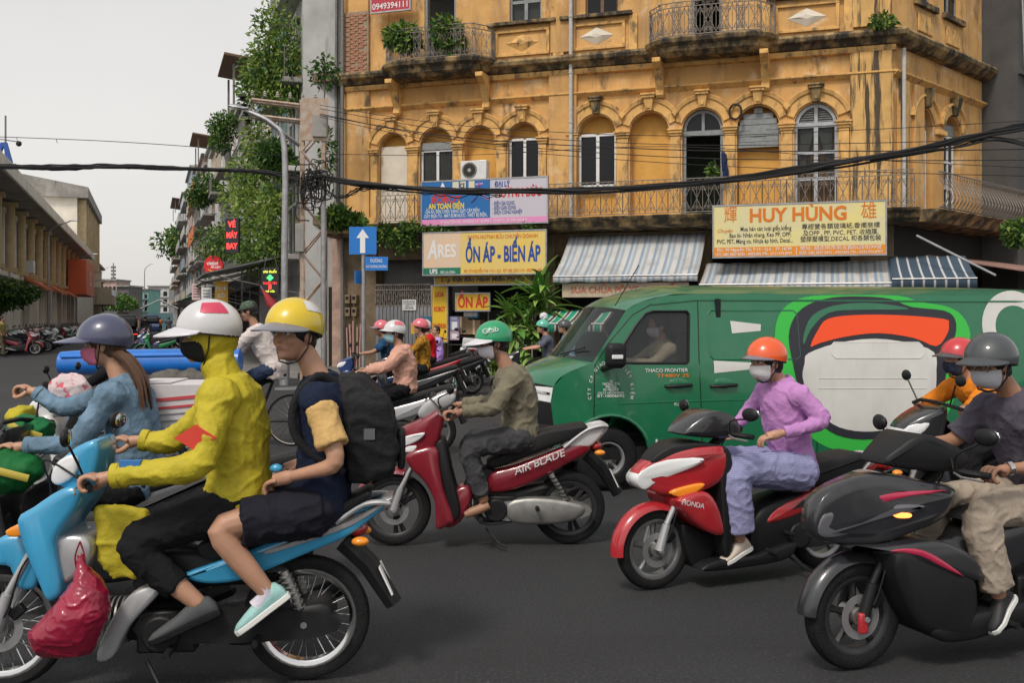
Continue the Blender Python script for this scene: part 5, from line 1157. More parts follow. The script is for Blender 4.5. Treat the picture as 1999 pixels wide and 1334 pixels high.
# ---- awnings of the corner house
def fab(name, cols, per, widths=None, axis=0):
    m = mat(name, cols[0], .8); stripes(m, cols, per, axis, widths=widths); return m
M_aw1 = fab('blue_white_stripe', [(.50, .49, .47), (.22, .29, .37), (.46, .46, .45), (.29, .35, .41)], .34, [.38, .22, .18, .22]); layer(M_aw1, (.24, .22, .20), 1.4, .48, .75, amt=.65)
M_aw2 = fab('navy_stripe', [(.045, .075, .11), (.48, .49, .50)], .24, [.80, .20]); M_aw3 = fab('green_stripe', [(.010, .30, .17), (.55, .55, .53), (.06, .045, .04), (.55, .55, .53)], .30, [.5, .14, .22, .14])
def awning(label, u0, u1, vt, vb, o0, o1, m, val=.18, sag=.05, scall=False, F=None):
    F = F or BF
    x0, z1 = F.px(u0, vb, -o1); x1, _ = F.px(u1, vb, -o1); _, z0 = F.px((u0 + u1) / 2, vt, -o0)
    p = F.loc + Vector((x0 * F.c, x0 * F.s, 0)); W = x1 - x0
    a = thing('awning', label, 'awning', tuple(p), F.rz); n = max(int(W / .12), 10); mb = MB(); N = 8; V = []
    for i in range(n + 1):
        x = W * i / n
        for j in range(N + 1):
            t = j / N; V.append((x, -(o0 + (o1 - o0) * t), z0 + (z1 - z0) * t - sag * math.sin(math.pi * t) * (1 + .25 * math.sin(x * 2.1)) + .012 * math.sin(x * 9 + t * 2)))
        e = V[-1]; V.append((x, e[1] - .015, e[2] - val * (1 + .05 * math.sin(x * 6)) + (.03 * abs(math.sin(x * 10)) if scall else 0)))
    k = N + 2; mb.add(V, [(i * k + j, (i + 1) * k + j, (i + 1) * k + j + 1, i * k + j + 1) for i in range(n) for j in range(k - 1)])
    c = mb.build('canvas', m, a, ang=70); sd = c.modifiers.new('thick', 'SOLIDIFY'); sd.thickness = .012
    MB().tube([(0, -o1, z1 + .0), (W, -o1, z1)], .022, 8).build('front_bar', M_steel, a)
    for x in (.1, W - .1): MB().tube([(x, -o0 + .0, z0 - .9), (x, -o1 + .05, z1 - .03)], .018, 6).build('arm', M_steel, a)
    return a
awning('large faded blue and white striped awning under the balcony beside the yellow signboard', 1080, 1362, 458, 540, .35, 2.1, M_aw1, .16, .10)
awning('low blue and white striped awning behind the van roof under the bilingual signboard', 1365, 1745, 512, 556, .5, 2.0, M_aw1, .14, .06)
awning('navy awning with thin white stripes above the van at the corner', 1742, 1908, 500, 545, .2, 2.4, M_aw2, .22, .04)
awning('small green white and black striped stall awning beside the big plants', 1050, 1180, 604, 632, 1.5, 2.9, M_aw3, .22, .03, True)
TB = Board('torn_banner', 'torn cream cloth banner with faded red letters hanging below the striped awning', 1098, 1345, 552, 580, 1.95, mat('cream_cloth', (.52, .42, .31), .85, nz=.25, ns=3), .012, None, 'banner'); TB.t('SỬA CHỮA PÔ XE CAO CẤP', .5, .5, .62, mat('faded_red', (.45, .13, .07), .7), 1.3, .03)
tubeo('strut', M_steel, thing('stay_rod', 'slanting steel stay rod over the navy awning at the corner', 'rod', tuple(bw(f(1790, 460, 1.2)[0], 1.2, f(1790, 460, 1.2)[1])), R(-18)), [(0, 0, 0), (1.6, -1.2, -1.05)], .03)
# corrugated lean-to at the right edge
LT2 = thing('lean_to_roof', 'rusty sheet lean-to roof below the wing balcony at the right edge', 'roof', tuple(cornW + WD * 1.0), R(44))
MB().rings([[(x, -.4, 3.3 + .02 * (i % 2)), (x, -3.2, 2.75 + .02 * (i % 2)), (x, -3.2, 2.72 + .02 * (i % 2)), (x, -.4, 3.27 + .02 * (i % 2))] for i, x in enumerate([k * .15 for k in range(70)])]).build('sheet', mat('dusty_pink_sheet', (.30, .17, .14), .8, nz=.4, ns=2), LT2, smooth=False)
for x in (.4, 4, 8): MB().tube([(x, -3.1, 0), (x, -3.1, 2.75)], .04, 8).build('post', M_iron, LT2)
# air conditioner, hanging clothes, coil, flower pots
AC = on_front('air_conditioner', 'white air conditioner outdoor unit in front of the plain arch', 'air conditioner', 928, 352, .35)
MB().b2(-.40, .40, -.15, .15, 0, .56).build('casing', M_whitep, AC, bevel=.02); MB().lathe((-.12, -.155, .28), [(.19, -.01), (.23, -.01), (.23, .01), (.19, .01)], n=28).build('fan_ring', M_iron, AC); MB().cyl((-.12, -.150, .28), .19, .01, 'y', 24).build('fan_opening', M_dark, AC); MB().cyl((-.12, -.165, .28), .055, .01, 'y', 16).build('fan_hub', M_steel, AC)
for k in range(5): MB().lathe((-.12, -.162, .28), [(.04 + k * .035, -.002), (.045 + k * .035, -.002), (.045 + k * .035, .002), (.04 + k * .035, .002)], n=24).build('grille_wire', M_iron, AC)
for xx in (-.3, .3): MB().b2(xx - .02, xx + .02, -.2, .35, -.05, -.001).build('bracket', M_iron, AC, smooth=False)
CLO = on_front('hanging_trousers', 'navy trousers hung to dry beside the open balcony door', 'clothes', 1412, 352, .25)
pend(MB().tube([(0, 0, .75), (.02, -.02, .4), (.05, 0, -.02)], [.11, .12, .10], 10, flat=.4).tube([(.05, 0, .7), (.10, 0, .3), (.12, 0, .08)], [.07, .07, .05], 8, flat=.5).build('cloth', cloth('navy_cloth', (.020, .035, .10)), CLO), .02, 3, .02, 9); MB().tube([(0, 0, .74), (0, 0, .86), (.05, 0, .9)], .008, 5).build('hanger', M_iron, CLO)
COIL = on_front('rubber_coil', 'black coiled cable ring hung between two arches', 'coil', 1436, 218, .14); MB().tube([(.16 * math.cos(a), -.02, .2 * math.sin(a)) for a in [2 * math.pi * k / 24 for k in range(24)]], .03, 8, closed=True).build('ring', M_black, COIL)
pf = lambda u, v, o: bw(f(u, v, o)[0], o, f(u, v, o)[1])
plant('potted_shrub', 'leafy potted shrub at the left of the upper left balcony', [(pf(785, 70, .8), (.55, .25, .42)), (pf(800, 85, .8), (.35, .25, .3))], 900, .14, seed=31, base=pf(785, 100, .8)); plant('potted_shrub', 'taller potted shrub in the middle of the upper left balcony', [(pf(872, 62, .8), (.45, .25, .5)), (pf(885, 90, .8), (.35, .25, .3))], 900, .14, seed=32, base=pf(875, 100, .8)); plant('potted_plant', 'small plant standing in the open balcony doorway', [(pf(1392, 335, .3), (.12, .1, .25))], 200, .10, seed=33, base=pf(1392, 355, .3))
plant('ledge_weeds', 'green weeds growing along the balcony edge above the yellow signboard', [(pf(850, 446, 1.2), (.7, .15, .09)), (pf(800, 440, 1.2), (.3, .15, .12)), (pf(1035, 440, 1.2), (.25, .1, .08))], 900, .08, seed=34, w=(.4, .4, .2), stems=1); plant('ledge_weeds', 'weeds on the cornice at the corner above the wing', [(pf(1725, 40, .4), (.35, .2, .2))], 350, .1, seed=35, stems=1); plant('ledge_weeds', 'bush growing from the balcony end at the right edge', [(P(1985, 455, 22), (.3, .3, .3))], 600, .1, seed=36, stems=2)
plant('ledge_weeds', 'dry trailing roots and ferns hanging under the balcony left of the signboard', [(pf(745, 445, 1.2), (.5, .2, .14)), (pf(790, 455, 1.2), (.4, .15, .2))], 1100, .10, seed=37, w=(.5, .3, .2), stems=1, droop=.5)
# meter boxes and pipes on the pier
for k, (u, v) in enumerate(((681, 585), (694, 585), (681, 610), (694, 610))):
    mb_ = on_front('meter_box', ('upper left', 'upper right', 'lower left', 'lower right')[k] + ' of the four brown meter boxes behind the blue sign pole', 'meter box', u, v + 8, .12, 'meter boxes'); MB().b2(-.085, .085, -.10, .08, 0, .27).build('case', mat('brown_box', (.20, .14, .08), .7), mb_, bevel=.015); MB().b2(-.05, .05, -.108, -.10, .12, .22).build('glass', M_glass_d, mb_, smooth=False)
for k, u in enumerate((679, 684, 690, 697, 703)):
    pp = on_front('conduit_pipe', ('first', 'second', 'third', 'fourth', 'fifth')[k] + ' from left of the pale pink conduits rising from the pavement behind the sign pole', 'pipe', u, 735, .12, 'conduits'); MB().tube(spline([(0, 0, -.02), (.02 * (k % 2), 0, .7), (.05 * (k - 2) * .3, 0, 1.5 + .1 * (k % 3))], 5, False), .025, 8).build('tube', mat('pink_pvc', (.50, .30, .26), .6), pp)
# ---- blue one-way arrow sign on its pole and the street-name plate
Ys = 23.2; xs_, _z = P(709, 600, Ys).x, 0
AS = thing('arrow_sign', 'square blue traffic sign with a white upward arrow on a grey pole', 'traffic sign', (xs_, Ys, .0), R(-4))
zc = P(0, 470, Ys).z; hw_ = 27 / FPX * Ys
MB().tube([(0, .05, 0), (0, .05, zc + hw_)], .045, 12).build('pole', M_steel, AS); MB().b2(-hw_, hw_, -.02, .0, zc - hw_, zc + hw_).build('plate', mat('traffic_blue', (.008, .16, .52), .4), AS, bevel=.003)
MB().prism([(-.06, -.29), (.06, -.29), (.06, .06), (.15, .06), (0, .27), (-.15, .06), (-.06, .06)], -.03, -.022).build('arrow', M_txw, AS, loc=(0, 0, zc), smooth=False)
SNP = thing('street_name_plate', 'blue street name plate fixed to the arrow sign pole', 'sign', (xs_ + .32, Ys - .02, P(0, 515, Ys).z), R(-4)); MB().b2(-.27, .27, -.012, .012, -.16, .16).build('plate', MATS['traffic_blue'], SNP, bevel=.003); text('ĐƯỜNG', SNP, .11, (0, -.016, .065), M_txw, bold=.02, fit=.28); text('HẢI THƯỢNG LÃN ÔNG', SNP, .085, (0, -.016, -.07), M_txw, bold=.02, fit=.48)
SN2 = thing('street_name_plate', 'small blue plate on the far side of the arrow sign pole', 'sign', (xs_ - .08, Ys + .12, P(0, 541, Ys).z), R(62)); MB().b2(-.2, .2, -.012, .012, -.15, .15).build('plate', MATS['traffic_blue'], SN2)
# ---- lattice pylon with cross arms
Yp = 26.0; xp = P(612, 600, Yp).x
PY = thing('lattice_pylon', 'rusty steel lattice pylon with cross arms and insulators at the street corner', 'pylon', (xp, Yp, .0), R(8))
hp_ = P(0, 200, Yp).z; w0 = .27
for sx in (-1, 1):
    for sy_ in (-1, 1): MB().b2(sx * w0 - .045, sx * w0 + .045, sy_ * w0 - .03, sy_ * w0 + .03, 0, hp_).build('leg', M_rust, PY, smooth=False)
nb = 11
for k in range(nb):
    z0_, z1_ = hp_ * k / nb, hp_ * (k + 1) / nb; s_ = 1 if k % 2 else -1
    for yy in (-w0 - .035, w0 + .035): MB().tube([(-w0 * s_, yy, z0_), (w0 * s_, yy, z1_)], .026, 4).build('brace', M_rust, PY, smooth=False)
    for xx in (-w0 - .05, w0 + .05): MB().tube([(xx, -w0 * s_, z0_), (xx, w0 * s_, z1_)], .024, 4).build('brace', M_rust, PY, smooth=False)
for zz, L_ in ((hp_ - .15, 1.55), (hp_ - .55, 1.6)):
    for yy in (-.16, .16): MB().tube([(-L_, yy, zz + .15), (.35, yy, zz - .02)], .045, 4).build('cross_arm', M_rust, PY, smooth=False)
for yy in (-.12, .12): MB().tube([(-1.5, yy, hp_ - .3), (-.25, yy, hp_ - 1.2)], .045, 4).build('arm_stay', M_steel, PY, smooth=False)
MB().b2(-.28, .4, -.33, -.27, hp_ - 1.05, hp_ + .05).build('head_plate', M_rust, PY, smooth=False); MB().b2(.0, .36, -.40, -.335, hp_ - .95, hp_ - .4).build('number_panel', M_conc, PY, smooth=False)
for k in range(6):
    x_ = -1.55 + k * .32; z_ = hp_ + .12 - .01 * k
    MB().lathe((x_, 0, z_), [(.01, -.02), (.035, 0), (.06, .02), (.03, .05), (.055, .07), (.03, .10), (.045, .12), (.01, .16)], axis='z', n=12).build('insulator', M_insul, PY)
for k in range(4): MB().lathe((-1.65 - .05 * k, .0, hp_ - .55 + .2 * k), [(.01, -.06), (.10, -.04), (.04, 0), (.10, .04), (.01, .08)], axis='z', n=12).build('insulator', M_engine, PY)
MB().b2(-w0 - .16, -w0 + .06, -w0 - .16, -w0 - .04, hp_ * .46, hp_ * .56).build('junction_box', M_conc, PY, bevel=.01)
PO = thing('steel_pole', 'slim grey steel pole standing against the lattice pylon', 'pole', (P(632, 600, 25.6).x, 25.6, 0), 0); MB().tube([(0, 0, 0), (0, 0, P(0, 330, 25.6).z)], .07, 12).build('shaft', M_steel, PO)
# ---- cables
def cable_set(name, label, pts, n, spread, r, seed=0, jit=.03, tw=3.0):
    rr = random.Random(seed); o = thing(name, label, 'cable', tuple(pts[0]), 0); base = spline(pts, 10, False); b0 = Vector(pts[0])
    for k in range(n):
        a0 = rr.uniform(0, 6.28); rad = spread * math.sqrt(rr.random()); q = []; ph = rr.uniform(0, 6.28)
        for i, p in enumerate(base):
            a = a0 + tw * i / len(base) + .5 * math.sin(i * .35 + ph); d = rad * (1 + .35 * math.sin(i * .23 + ph))
            q.append(Vector(p) - b0 + Vector((0, math.cos(a) * d, math.sin(a) * d - (jit * rr.random() if k % 4 == 0 else 0))))
        MB().tube(q, r * rr.uniform(.7, 1.25), 5).build('cable', M_black, o)
    return o
cable_set('cable_bundle', 'thick black cable bundle crossing the side street at left', [P(-80, 322, 26.5), P(100, 327, 26.4), P(250, 325, 26.3), P(420, 331, 26.2), P(540, 340, 26.1), P(612, 350, 25.7)], 13, .065, .022, 1)
cable_set('cable_bundle', 'thick black cable bundle sagging across the ochre facade to the right', [P(612, 345, 25.7), P(700, 358, 25.0), P(850, 371, 24.3), P(1000, 374, 23.6), P(1150, 371, 23), P(1350, 360, 22.2), P(1550, 334, 21.4), P(1750, 300, 20.6), P(1900, 268, 20), P(2080, 232, 19.3)], 14, .075, .024, 2)
cable_set('cable_bundle', 'loose black cables hanging below the main bundle near the pylon', [P(615, 350, 25.6), P(660, 385, 25.3), P(720, 368, 25), P(860, 374, 24.4), P(980, 377, 23.8)], 5, .09, .013, 3, .1)
cable_set('cable_bundle', 'second cable strand leaving the bundle at the upper right edge', [P(1700, 312, 20.8), P(1850, 290, 20.2), P(1950, 272, 19.8), P(2060, 300, 19.4)], 5, .06, .015, 4)
TG = thing('cable_tangle', 'tangled black cable loops wound round the pylon head', 'cable', tuple(P(612, 350, 25.55)), 0); rr = random.Random(5)
for k in range(34):
    c = Vector((rr.gauss(0, .22), rr.uniform(-.25, .05), rr.gauss(-.12, .28))); r1, r2, a = rr.uniform(.12, .38), rr.uniform(.1, .42), rr.uniform(0, 3.1)
    MB().tube([c + Vector((math.cos(t) * r1 * math.cos(a), math.cos(t) * r1 * math.sin(a) * .4, math.sin(t) * r2 + .05 * math.sin(3 * t))) for t in [5.4 * i / 16 + k for i in range(17)]], rr.uniform(.009, .02), 5).build('loop', M_black, TG)
WL = ['topmost', 'second', 'third', 'fourth', 'fifth', 'sixth', 'seventh']
for k, (v0, v1, v2, r_) in enumerate(((205, 265, 232, .008), (212, 282, 268, .009), (225, 292, 290, .012), (300, 286, 330, .008), (222, 306, 312, .010), (228, 318, 345, .008))):
    o = thing('overhead_wire', WL[k] + ' of the thin black wires strung from the pylon across the facade', 'wire', tuple(P(625, v0, 25.5)), 0, 'thin facade wires'); b0 = P(625, v0, 25.5)
    MB().tube([p - b0 for p in spline([b0, P(900, (v0 + v1) / 2 + 10, 24.6), P(1300, v1, 23), P(1700, (v1 + v2) / 2 + 4, 21.4), P(2060, v2, 20)], 8, False)], r_, 5).build('wire', M_black, o)
for k, (va, vb_, r_) in enumerate(((265, 290, .010), (319, 328, .009))):
    o = thing('overhead_wire', ('upper', 'lower')[k] + ' thin wire strung across the grey sky over the side street', 'wire', tuple(P(-60, va, 27)), 0); b0 = P(-60, va, 27); MB().tube([p - b0 for p in spline([b0, P(200, va + 10, 27), P(420, vb_, 27), P(600, vb_ + 20, 26.5)], 8, False)], r_, 5).build('wire', M_black, o)
    for u in (33, 110): MB().tube([P(u, va + 2 + (u / 30), 27) - b0, P(u + 3, va + 14, 27) - b0], .008, 4).build('tag', M_black, o)
# ---- signs of the side street
def facing(name, label, cat, u, v, Y, rz=R(-10)): return thing(name, label, cat, tuple(P(u, v, Y)), rz)
VJ = facing('round_sign', 'round red airline ticket sign with white lettering and yellow smile', 'sign', 418, 519, 40); M_vj = mat('airline_red', (.58, .012, .02), .4)
MB().cyl((0, 0, 0), .41, .12, 'y', 36).build('disc', M_vj, VJ, bevel=.01); text('vietjet', VJ, .22, (-.04, -.064, .10), M_txw, bold=.02, shear=.2, fit=.50); text('Air.com', VJ, .17, (.10, -.064, -.05), M_txw, bold=.02, shear=.2, fit=.42)
MB().tube([(-.22, -.065, -.14), (-.08, -.065, -.22), (.08, -.065, -.22), (.22, -.065, -.15)], [.008, .022, .022, .008], 6).build('smile_mark', M_txy, VJ); MB().tube([(.42, .05, 0), (1.2, .2, 0)], .03, 6).build('bracket', M_iron, VJ)
VM = facing('ticket_sign', 'upright black lightbox with glowing red ticket lettering beside the creeper', 'sign', 455, 460, 29.3); MB().b2(-.21, .21, -.06, .06, -.51, .51).build('case', M_ink, VM, bevel=.01); M_led = mat('red_led', (.6, .02, .02), .5, emit=((1, .05, .04), 1.6))
for k, s_ in enumerate(('VÉ', 'MÁY', 'BAY')): text(s_, VM, .24, (0, -.064, .32 - .32 * k), M_led, bold=.03, fit=.34 if k else .24)
LS = facing('led_sign', 'hanging black sign with green cross and coloured lit lettering under the awning', 'sign', 529, 548, 28); MB().b2(-.26, .26, -.04, .04, -.36, .36).build('case', M_ink, LS, bevel=.01)
M_lg = mat('green_led', (.02, .5, .1), .5, emit=((.08, 1, .2), 1.5)); M_ly = mat('yellow_led', (.6, .6, .05), .5, emit=((.85, .95, .1), 1.2))
MB().b2(-.035, .035, -.05, -.042, -.0, .16).b2(-.09, .09, -.05, -.042, .05, .11).build('cross_mark', M_lg, LS, smooth=False); text('nhà thuốc', LS, .11, (0, -.05, .25), M_ly, bold=.03, fit=.4); text('THUỐC TÂY', LS, .085, (0, -.05, -.08), M_led, bold=.03, fit=.42); MB().b2(-.04, .04, -.05, -.042, -.24, -.12).build('led_block', M_led, LS, smooth=False); text('mở cửa', LS, .09, (0, -.05, -.30), M_ly, bold=.03)
for s_ in (-1, 1): MB().tube([(s_ * .2, 0, .36), (s_ * .08, 0, .8)], .008, 5).build('hanger', M_iron, LS)
YBn = facing('cloth_banner', 'yellow cloth banner with red lettering hanging from the awning edge', 'banner', 433, 570, 33); MB().b2(-.23, .23, -.01, .01, -.36, .36).build('cloth', mat('banner_yellow', (.72, .40, .04), .7), YBn); text('PHỞ', YBn, .2, (0, -.02, .1), M_txw, bold=.02); text('BÒ', YBn, .2, (0, -.02, -.13), M_txw, bold=.02)
for k, (u, v, Y, lb) in enumerate(((404, 580, 36, 'white paper banner hanging beside the yellow cloth banner'), (384, 570, 42, 'pinkish paper banner farther along the awning edge'))):
    o = facing('paper_banner', lb, 'banner', u, v, Y); MB().b2(-.2, .2, -.01, .01, -.34, .34).build('sheet', M_txw if k == 0 else mat('pink_paper', (.60, .42, .42), .7), o)
    for q in range(5): MB().b2(-.14, .14, -.014, -.011, .22 - q * .11, .25 - q * .11).build('print_line', M_ink, o, smooth=False)
UMB = facing('closed_parasol', 'folded dark red parasol behind the yellow helmet', 'parasol', 530, 592, 27); MB().tube([(.25, 0, -.4), (0, 0, .0), (-.25, 0, .38)], [.04, .14, .02], 10).build('folded_cloth', mat('parasol_red', (.32, .02, .03), .7), UMB); MB().tube([(.55, 0, -.95), (-.3, 0, .46)], .015, 6).build('shaft', M_steel, UMB)
# ---- the big plants by the shop
BPn = thing('banana_like_plant', 'tall tropical plants with broad strap leaves growing before the shop pillar', 'plant', tuple(pf(1020, 745, 1.6) * 1), 0); BPn.location.z = .14
rr = random.Random(9); lm = []
for kind in range(3):
    L, W_ = ((1.0, .15), (.75, .10), (.5, .17))[kind]; V, F_ = [], []; n = 8
    for i in range(n + 1):
        t = i / n; w_ = W_ * (math.sin(math.pi * min(t * .93 + .04, 1)) ** .75) * .5; x = L * t; z = .30 * L * t - .52 * L * t * t
        V += [(x, -w_, z + .03), (x, 0, z), (x, w_, z + .03)]
        if i: b0 = 3 * i; F_ += [(b0 - 3, b0 - 2, b0 + 1, b0), (b0 - 2, b0 - 1, b0 + 2, b0 + 1)]
    for mm in (mat('strap_leaf', (.10, .26, .05), .4), mat('strap_leaf_light', (.26, .42, .09), .4), M_leaf[1]):
        me = bpy.data.meshes.new('leaf'); me.from_pydata(V, [], F_); me.materials.append(mm); me.shade_smooth(); lm.append((kind, me))
pl0 = Vector(BPn.location)
for k in range(170):
    grp = rr.random()
    if grp < .28: c = pf(rr.uniform(1040, 1062), rr.uniform(560, 620), 1.6); kind = 0
    elif grp < .55: c = pf(rr.uniform(985, 1030), rr.uniform(610, 650), 1.8); kind = 1
    else: c = pf(rr.uniform(985, 1045), rr.uniform(640, 715), 2.0); kind = 2
    me = rr.choice([m for kk, m in lm if kk == kind]); o = link('leaf', me, BPn, c - pl0)
    o.rotation_euler = (rr.uniform(-.4, .4), rr.uniform(-1.25, .35) if kind < 2 else rr.uniform(-.5, .9), rr.uniform(0, 6.28) if rr.random() < .4 else rr.choice((math.pi, 0, -1.57)) + rr.uniform(-.7, .7)); s_ = rr.uniform(.7, 1.15); o.scale = (s_, s_, s_)
for u_, v_ in ((1050, 600), (1045, 575), (1010, 640), (1020, 665), (1000, 680)):
    e = pf(u_, v_, 1.6) - pl0; MB().tube(spline([(e.x * .4, 0, 0), e * .5, e], 4, False), .035, 8).build('stem', M_bark, BPn)
plant('ground_shrub', 'low bright green shrub at the pavement edge behind the green helmet rider', [(pf(958, 715, 2.6), (.35, .3, .3))], 500, .13, seed=41, w=(.2, .4, .4), base=pf(958, 742, 2.6)); WB = on_front('wire_ball', 'crumpled white plastic ball hanging over the small green awning', 'bag', 1062, 618, 2.7); pend(MB().ball((0, 0, 0), .11, .10, .10).build('film', M_txw, WB), .02, 1, .03, 18)
# ------------------------------------------------------------------ motorbike builders and the four near ones
def wheel(par, name, x, r, tw=.085, kind='alloy', rim=M_rim, disc=True, spokes=5, y=0.0):
    rr = r - tw * .82
    mb = MB(); mb.lathe((0, 0, 0), [(rr - .025, -tw * .3), (rr - .008, -tw * .42), (rr + .006, -tw * .42), (rr - .004, -tw * .2), (rr - .004, tw * .2), (rr + .006, tw * .42), (rr - .008, tw * .42), (rr - .025, tw * .3)], n=36)
    w = mb.build(name, rim, par, (x, y, r))
    t = MB(); pf = [(rr - .004, -tw * .36), (rr + .02, -tw * .49), (r - tw * .32, -tw * .52), (r - tw * .12, -tw * .40), (r - .006, -tw * .2), (r, 0), (r - .006, tw * .2), (r - tw * .12, tw * .40), (r - tw * .32, tw * .52), (rr + .02, tw * .49), (rr - .004, tw * .36)]
    t.lathe((0, 0, 0), pf, n=44).build('tyre', M_tyre, w)
    MB().cyl((0, 0, 0), .045, .12, 'y', 16).build('hub', M_alu, w)
    if kind == 'alloy':
        for k in range(spokes):
            a = 2 * math.pi * k / spokes + .3
            for s in ((-.5, .5) if spokes <= 3 else (0,)):
                p0 = Vector((math.cos(a) * .03, 0, math.sin(a) * .03)); p1 = Vector((math.cos(a + s * .35) * (rr - .012), 0, math.sin(a + s * .35) * (rr - .012)))
                MB().tube([p0, p0.lerp(p1, .5), p1], [.024, .016, .021], 6, flat=1.0).build('spoke', rim, w)
    else:
        me = None
        for k in range(28):
            a = 2 * math.pi * k / 28; b = a + (.32 if k % 2 else -.32); s = .035 if k % 4 < 2 else -.035
            MB().tube([(math.cos(b) * .04, s, math.sin(b) * .04), (math.cos(a) * (rr - .01), 0, math.sin(a) * (rr - .01))], .0028, 4).build('spoke', M_chrome, w)
    if disc:
        MB().lathe((0, .055, 0), [(.070, -.002), (.108, -.002), (.108, .002), (.070, .002)], n=28).build('brake_disc', M_steel, w)
    return w
def make_bike(name, label, fr, sp, group=None):
    """fr: Frame on the ground with +x forwards; sp: measured dimensions and outlines"""
    o = thing(name, label, 'motorbike', tuple(fr.loc), fr.rz, group)
    wf_, wr_, r = sp['fx'], sp['rx'], sp['r']
    wheel(o, 'front_wheel', wf_, r, sp.get('tw', .08), sp.get('wk', 'alloy'), sp.get('rim', M_rim), True, sp.get('spk', 5))
    wheel(o, 'rear_wheel', wr_, r, sp.get('tw', .08) * 1.1, sp.get('wk', 'alloy'), sp.get('rim', M_rim), False, sp.get('spk', 5))
    hx, hz = sp['hb']                                   # handlebar clamp
    fkx = sp.get('fkx', wf_ - .20); fkz = sp.get('fkz', r + .44)
    for s in (-1, 1):
        fk = MB().tube([(wf_ + .0, s * .075, r), (wf_ - .05, s * .078, r + .16)], [.030, .026], 10).tube([(wf_ - .05, s * .078, r + .16), (fkx, s * .08, fkz)], .019, 10)
        fk.build('fork_leg', sp.get('fork', M_alu), o)
    MB().tube([(fkx, 0, fkz), (hx, 0, hz)], .03, 10).build('steering_stem', M_engine, o)
    # front mudguard hugging the tyre
    a0, a1 = sp.get('fen', (15, 150)); mb = MB(); rr = r + .028; w2 = .062
    mb.lathe((wf_, 0, r), [(rr - .03, -w2), (rr - .004, -w2 * .8), (rr + .012, -w2 * .4), (rr + .016, 0), (rr + .012, w2 * .4), (rr - .004, w2 * .8), (rr - .03, w2), (rr - .034, w2 * .96), (rr + .004, 0), (rr - .034, -w2 * .96)], n=18, a0=a0, a1=a1)
    mb.build('front_mudguard', sp.get('fenm', sp['paint']), o)
    # handlebar, grips, levers, mirrors
    gx, gz = sp.get('grip', (hx - .09, hz - .01)); gy = .32
    mb = MB().tube(spline([(gx, -gy, gz), (gx + .05, -.20, gz + .01), (hx, -.06, hz), (hx, .06, hz), (gx + .05, .20, gz + .01), (gx, gy, gz)], 4, False), .011, 8)
    mb.build('handlebar', M_engine, o)
    for s in (-1, 1):
        MB().tube([(gx + .035, s * .225, gz + .005), (gx - .015, s * .345, gz)], .0165, 10).build('grip', M_tyre, o)
        MB().tube([(gx + .06, s * .2, gz + .0), (gx + .075, s * .26, gz - .012), (gx + .04, s * .36, gz - .02)], .006, 6).build('brake_lever', M_alu, o)
        mx, mz = sp.get('mir', (gx + .05, gz + .2))
        st = MB().tube(spline([(gx + .05, s * .20, gz + .01), (gx + .07, s * .23, gz + .09), (mx, s * .33, mz - .03)], 4, False), .0055, 6).build('mirror_stalk', M_plas, o)
        Mh = Matrix.Rotation(R(12) * s, 3, 'Z')
        MB().ball((mx, s * .36, mz), .022, .062, .042, M=Mh).build('mirror_shell', M_plas, st)
        MB().ball((mx - .018, s * .36, mz), .008, .055, .036, M=Mh).build('mirror_face', M_mirror, st)
    MB().box((hx + .02, 0, hz + .03), (.13, .2, .05), Matrix.Rotation(R(-25), 3, 'Y')).build('instrument', M_plas, o, bevel=.015)
    for s in (-1, 1):
        MB().tube(spline([(gx + .05, s * .19, gz), (hx + .10, s * .12, hz + .06), (hx + .10, s * .05, hz - .10), (fkx + .02, s * .06, fkz - .05)], 5, False), .0045, 5).build('control_cable', M_plas, o)
    MB().tube(spline([(fkx, .09, fkz - .05), (wf_ - .12, .11, r + .28), (wf_ - .06, .10, r + .10), (wf_ - .02, .09, r + .04)], 5, False), .0045, 5).build('brake_hose', M_plas, o)
    MB().box((wf_ - .085, .06, r + .075), (.07, .035, .05), Matrix.Rotation(R(40), 3, 'Y')).build('caliper', M_engine, o, bevel=.008)
    for s in (-1, 1): MB().cyl((wf_, s * .10, r), .014, .02, 'y', 6).build('axle_nut', M_steel, o); MB().cyl((wr_, s * .125, r), .016, .03, 'y', 6).build('axle_nut', M_steel, o)
    # engine and drive
    ex, ez = sp.get('eng', (.02, .30))
    mb = MB().tube([(ex + .18, 0, ez + .03), (ex - .14, 0, ez)], [.085, .12], 14); mb.b2(ex - .2, ex + .06, -.13, .13, ez - .10, ez + .09)
    mb.cyl((ex - .05, .12, ez - .01), .085, .07, 'y', 18); mb.cyl((ex - .05, -.12, ez - .01), .09, .07, 'y', 18)
    mb.build('engine', M_engine, o, bevel=.012)
    for k in range(5): MB().lathe((ex + .12 + k * .022, 0, ez + .025), [(.06, -.004), (.105, -.004), (.105, .004), (.06, .004)], axis='x', n=16).build('cooling_fin', M_alu, o)
    for s in (-1, 1):
        MB().tube([(ex - .16, s * .10, ez - .03), ((ex + wr_) / 2, s * .095, r + .0), (wr_, s * .085, r)], [.03, .026, .03], 8, flat=.7).build('swing_arm', M_engine, o)
        sx, sz = sp.get('shk', (wr_ + .12, r + .30))
        MB().tube([(wr_ + .01, s * .11, r + .03), ((wr_ + sx) / 2, s * .11, (r + sz) / 2 + .02), (sx, s * .11, sz)], [.017, .021, .021], 10).build('shock_absorber', M_alu, o)
        cs = MB()
        for k in range(22 * 3):
            pass
        p0, p1 = Vector((wr_ + .02, s * .11, r + .07)), Vector((sx, s * .11, sz)); L = 60
        MB().tube([p0.lerp(p1, k / L) + Vector((math.cos(k * .75) * .028, math.sin(k * .75) * .028, 0)) for k in range(L + 1)], .0045, 5).build('shock_spring', sp.get('springm', M_engine), o)
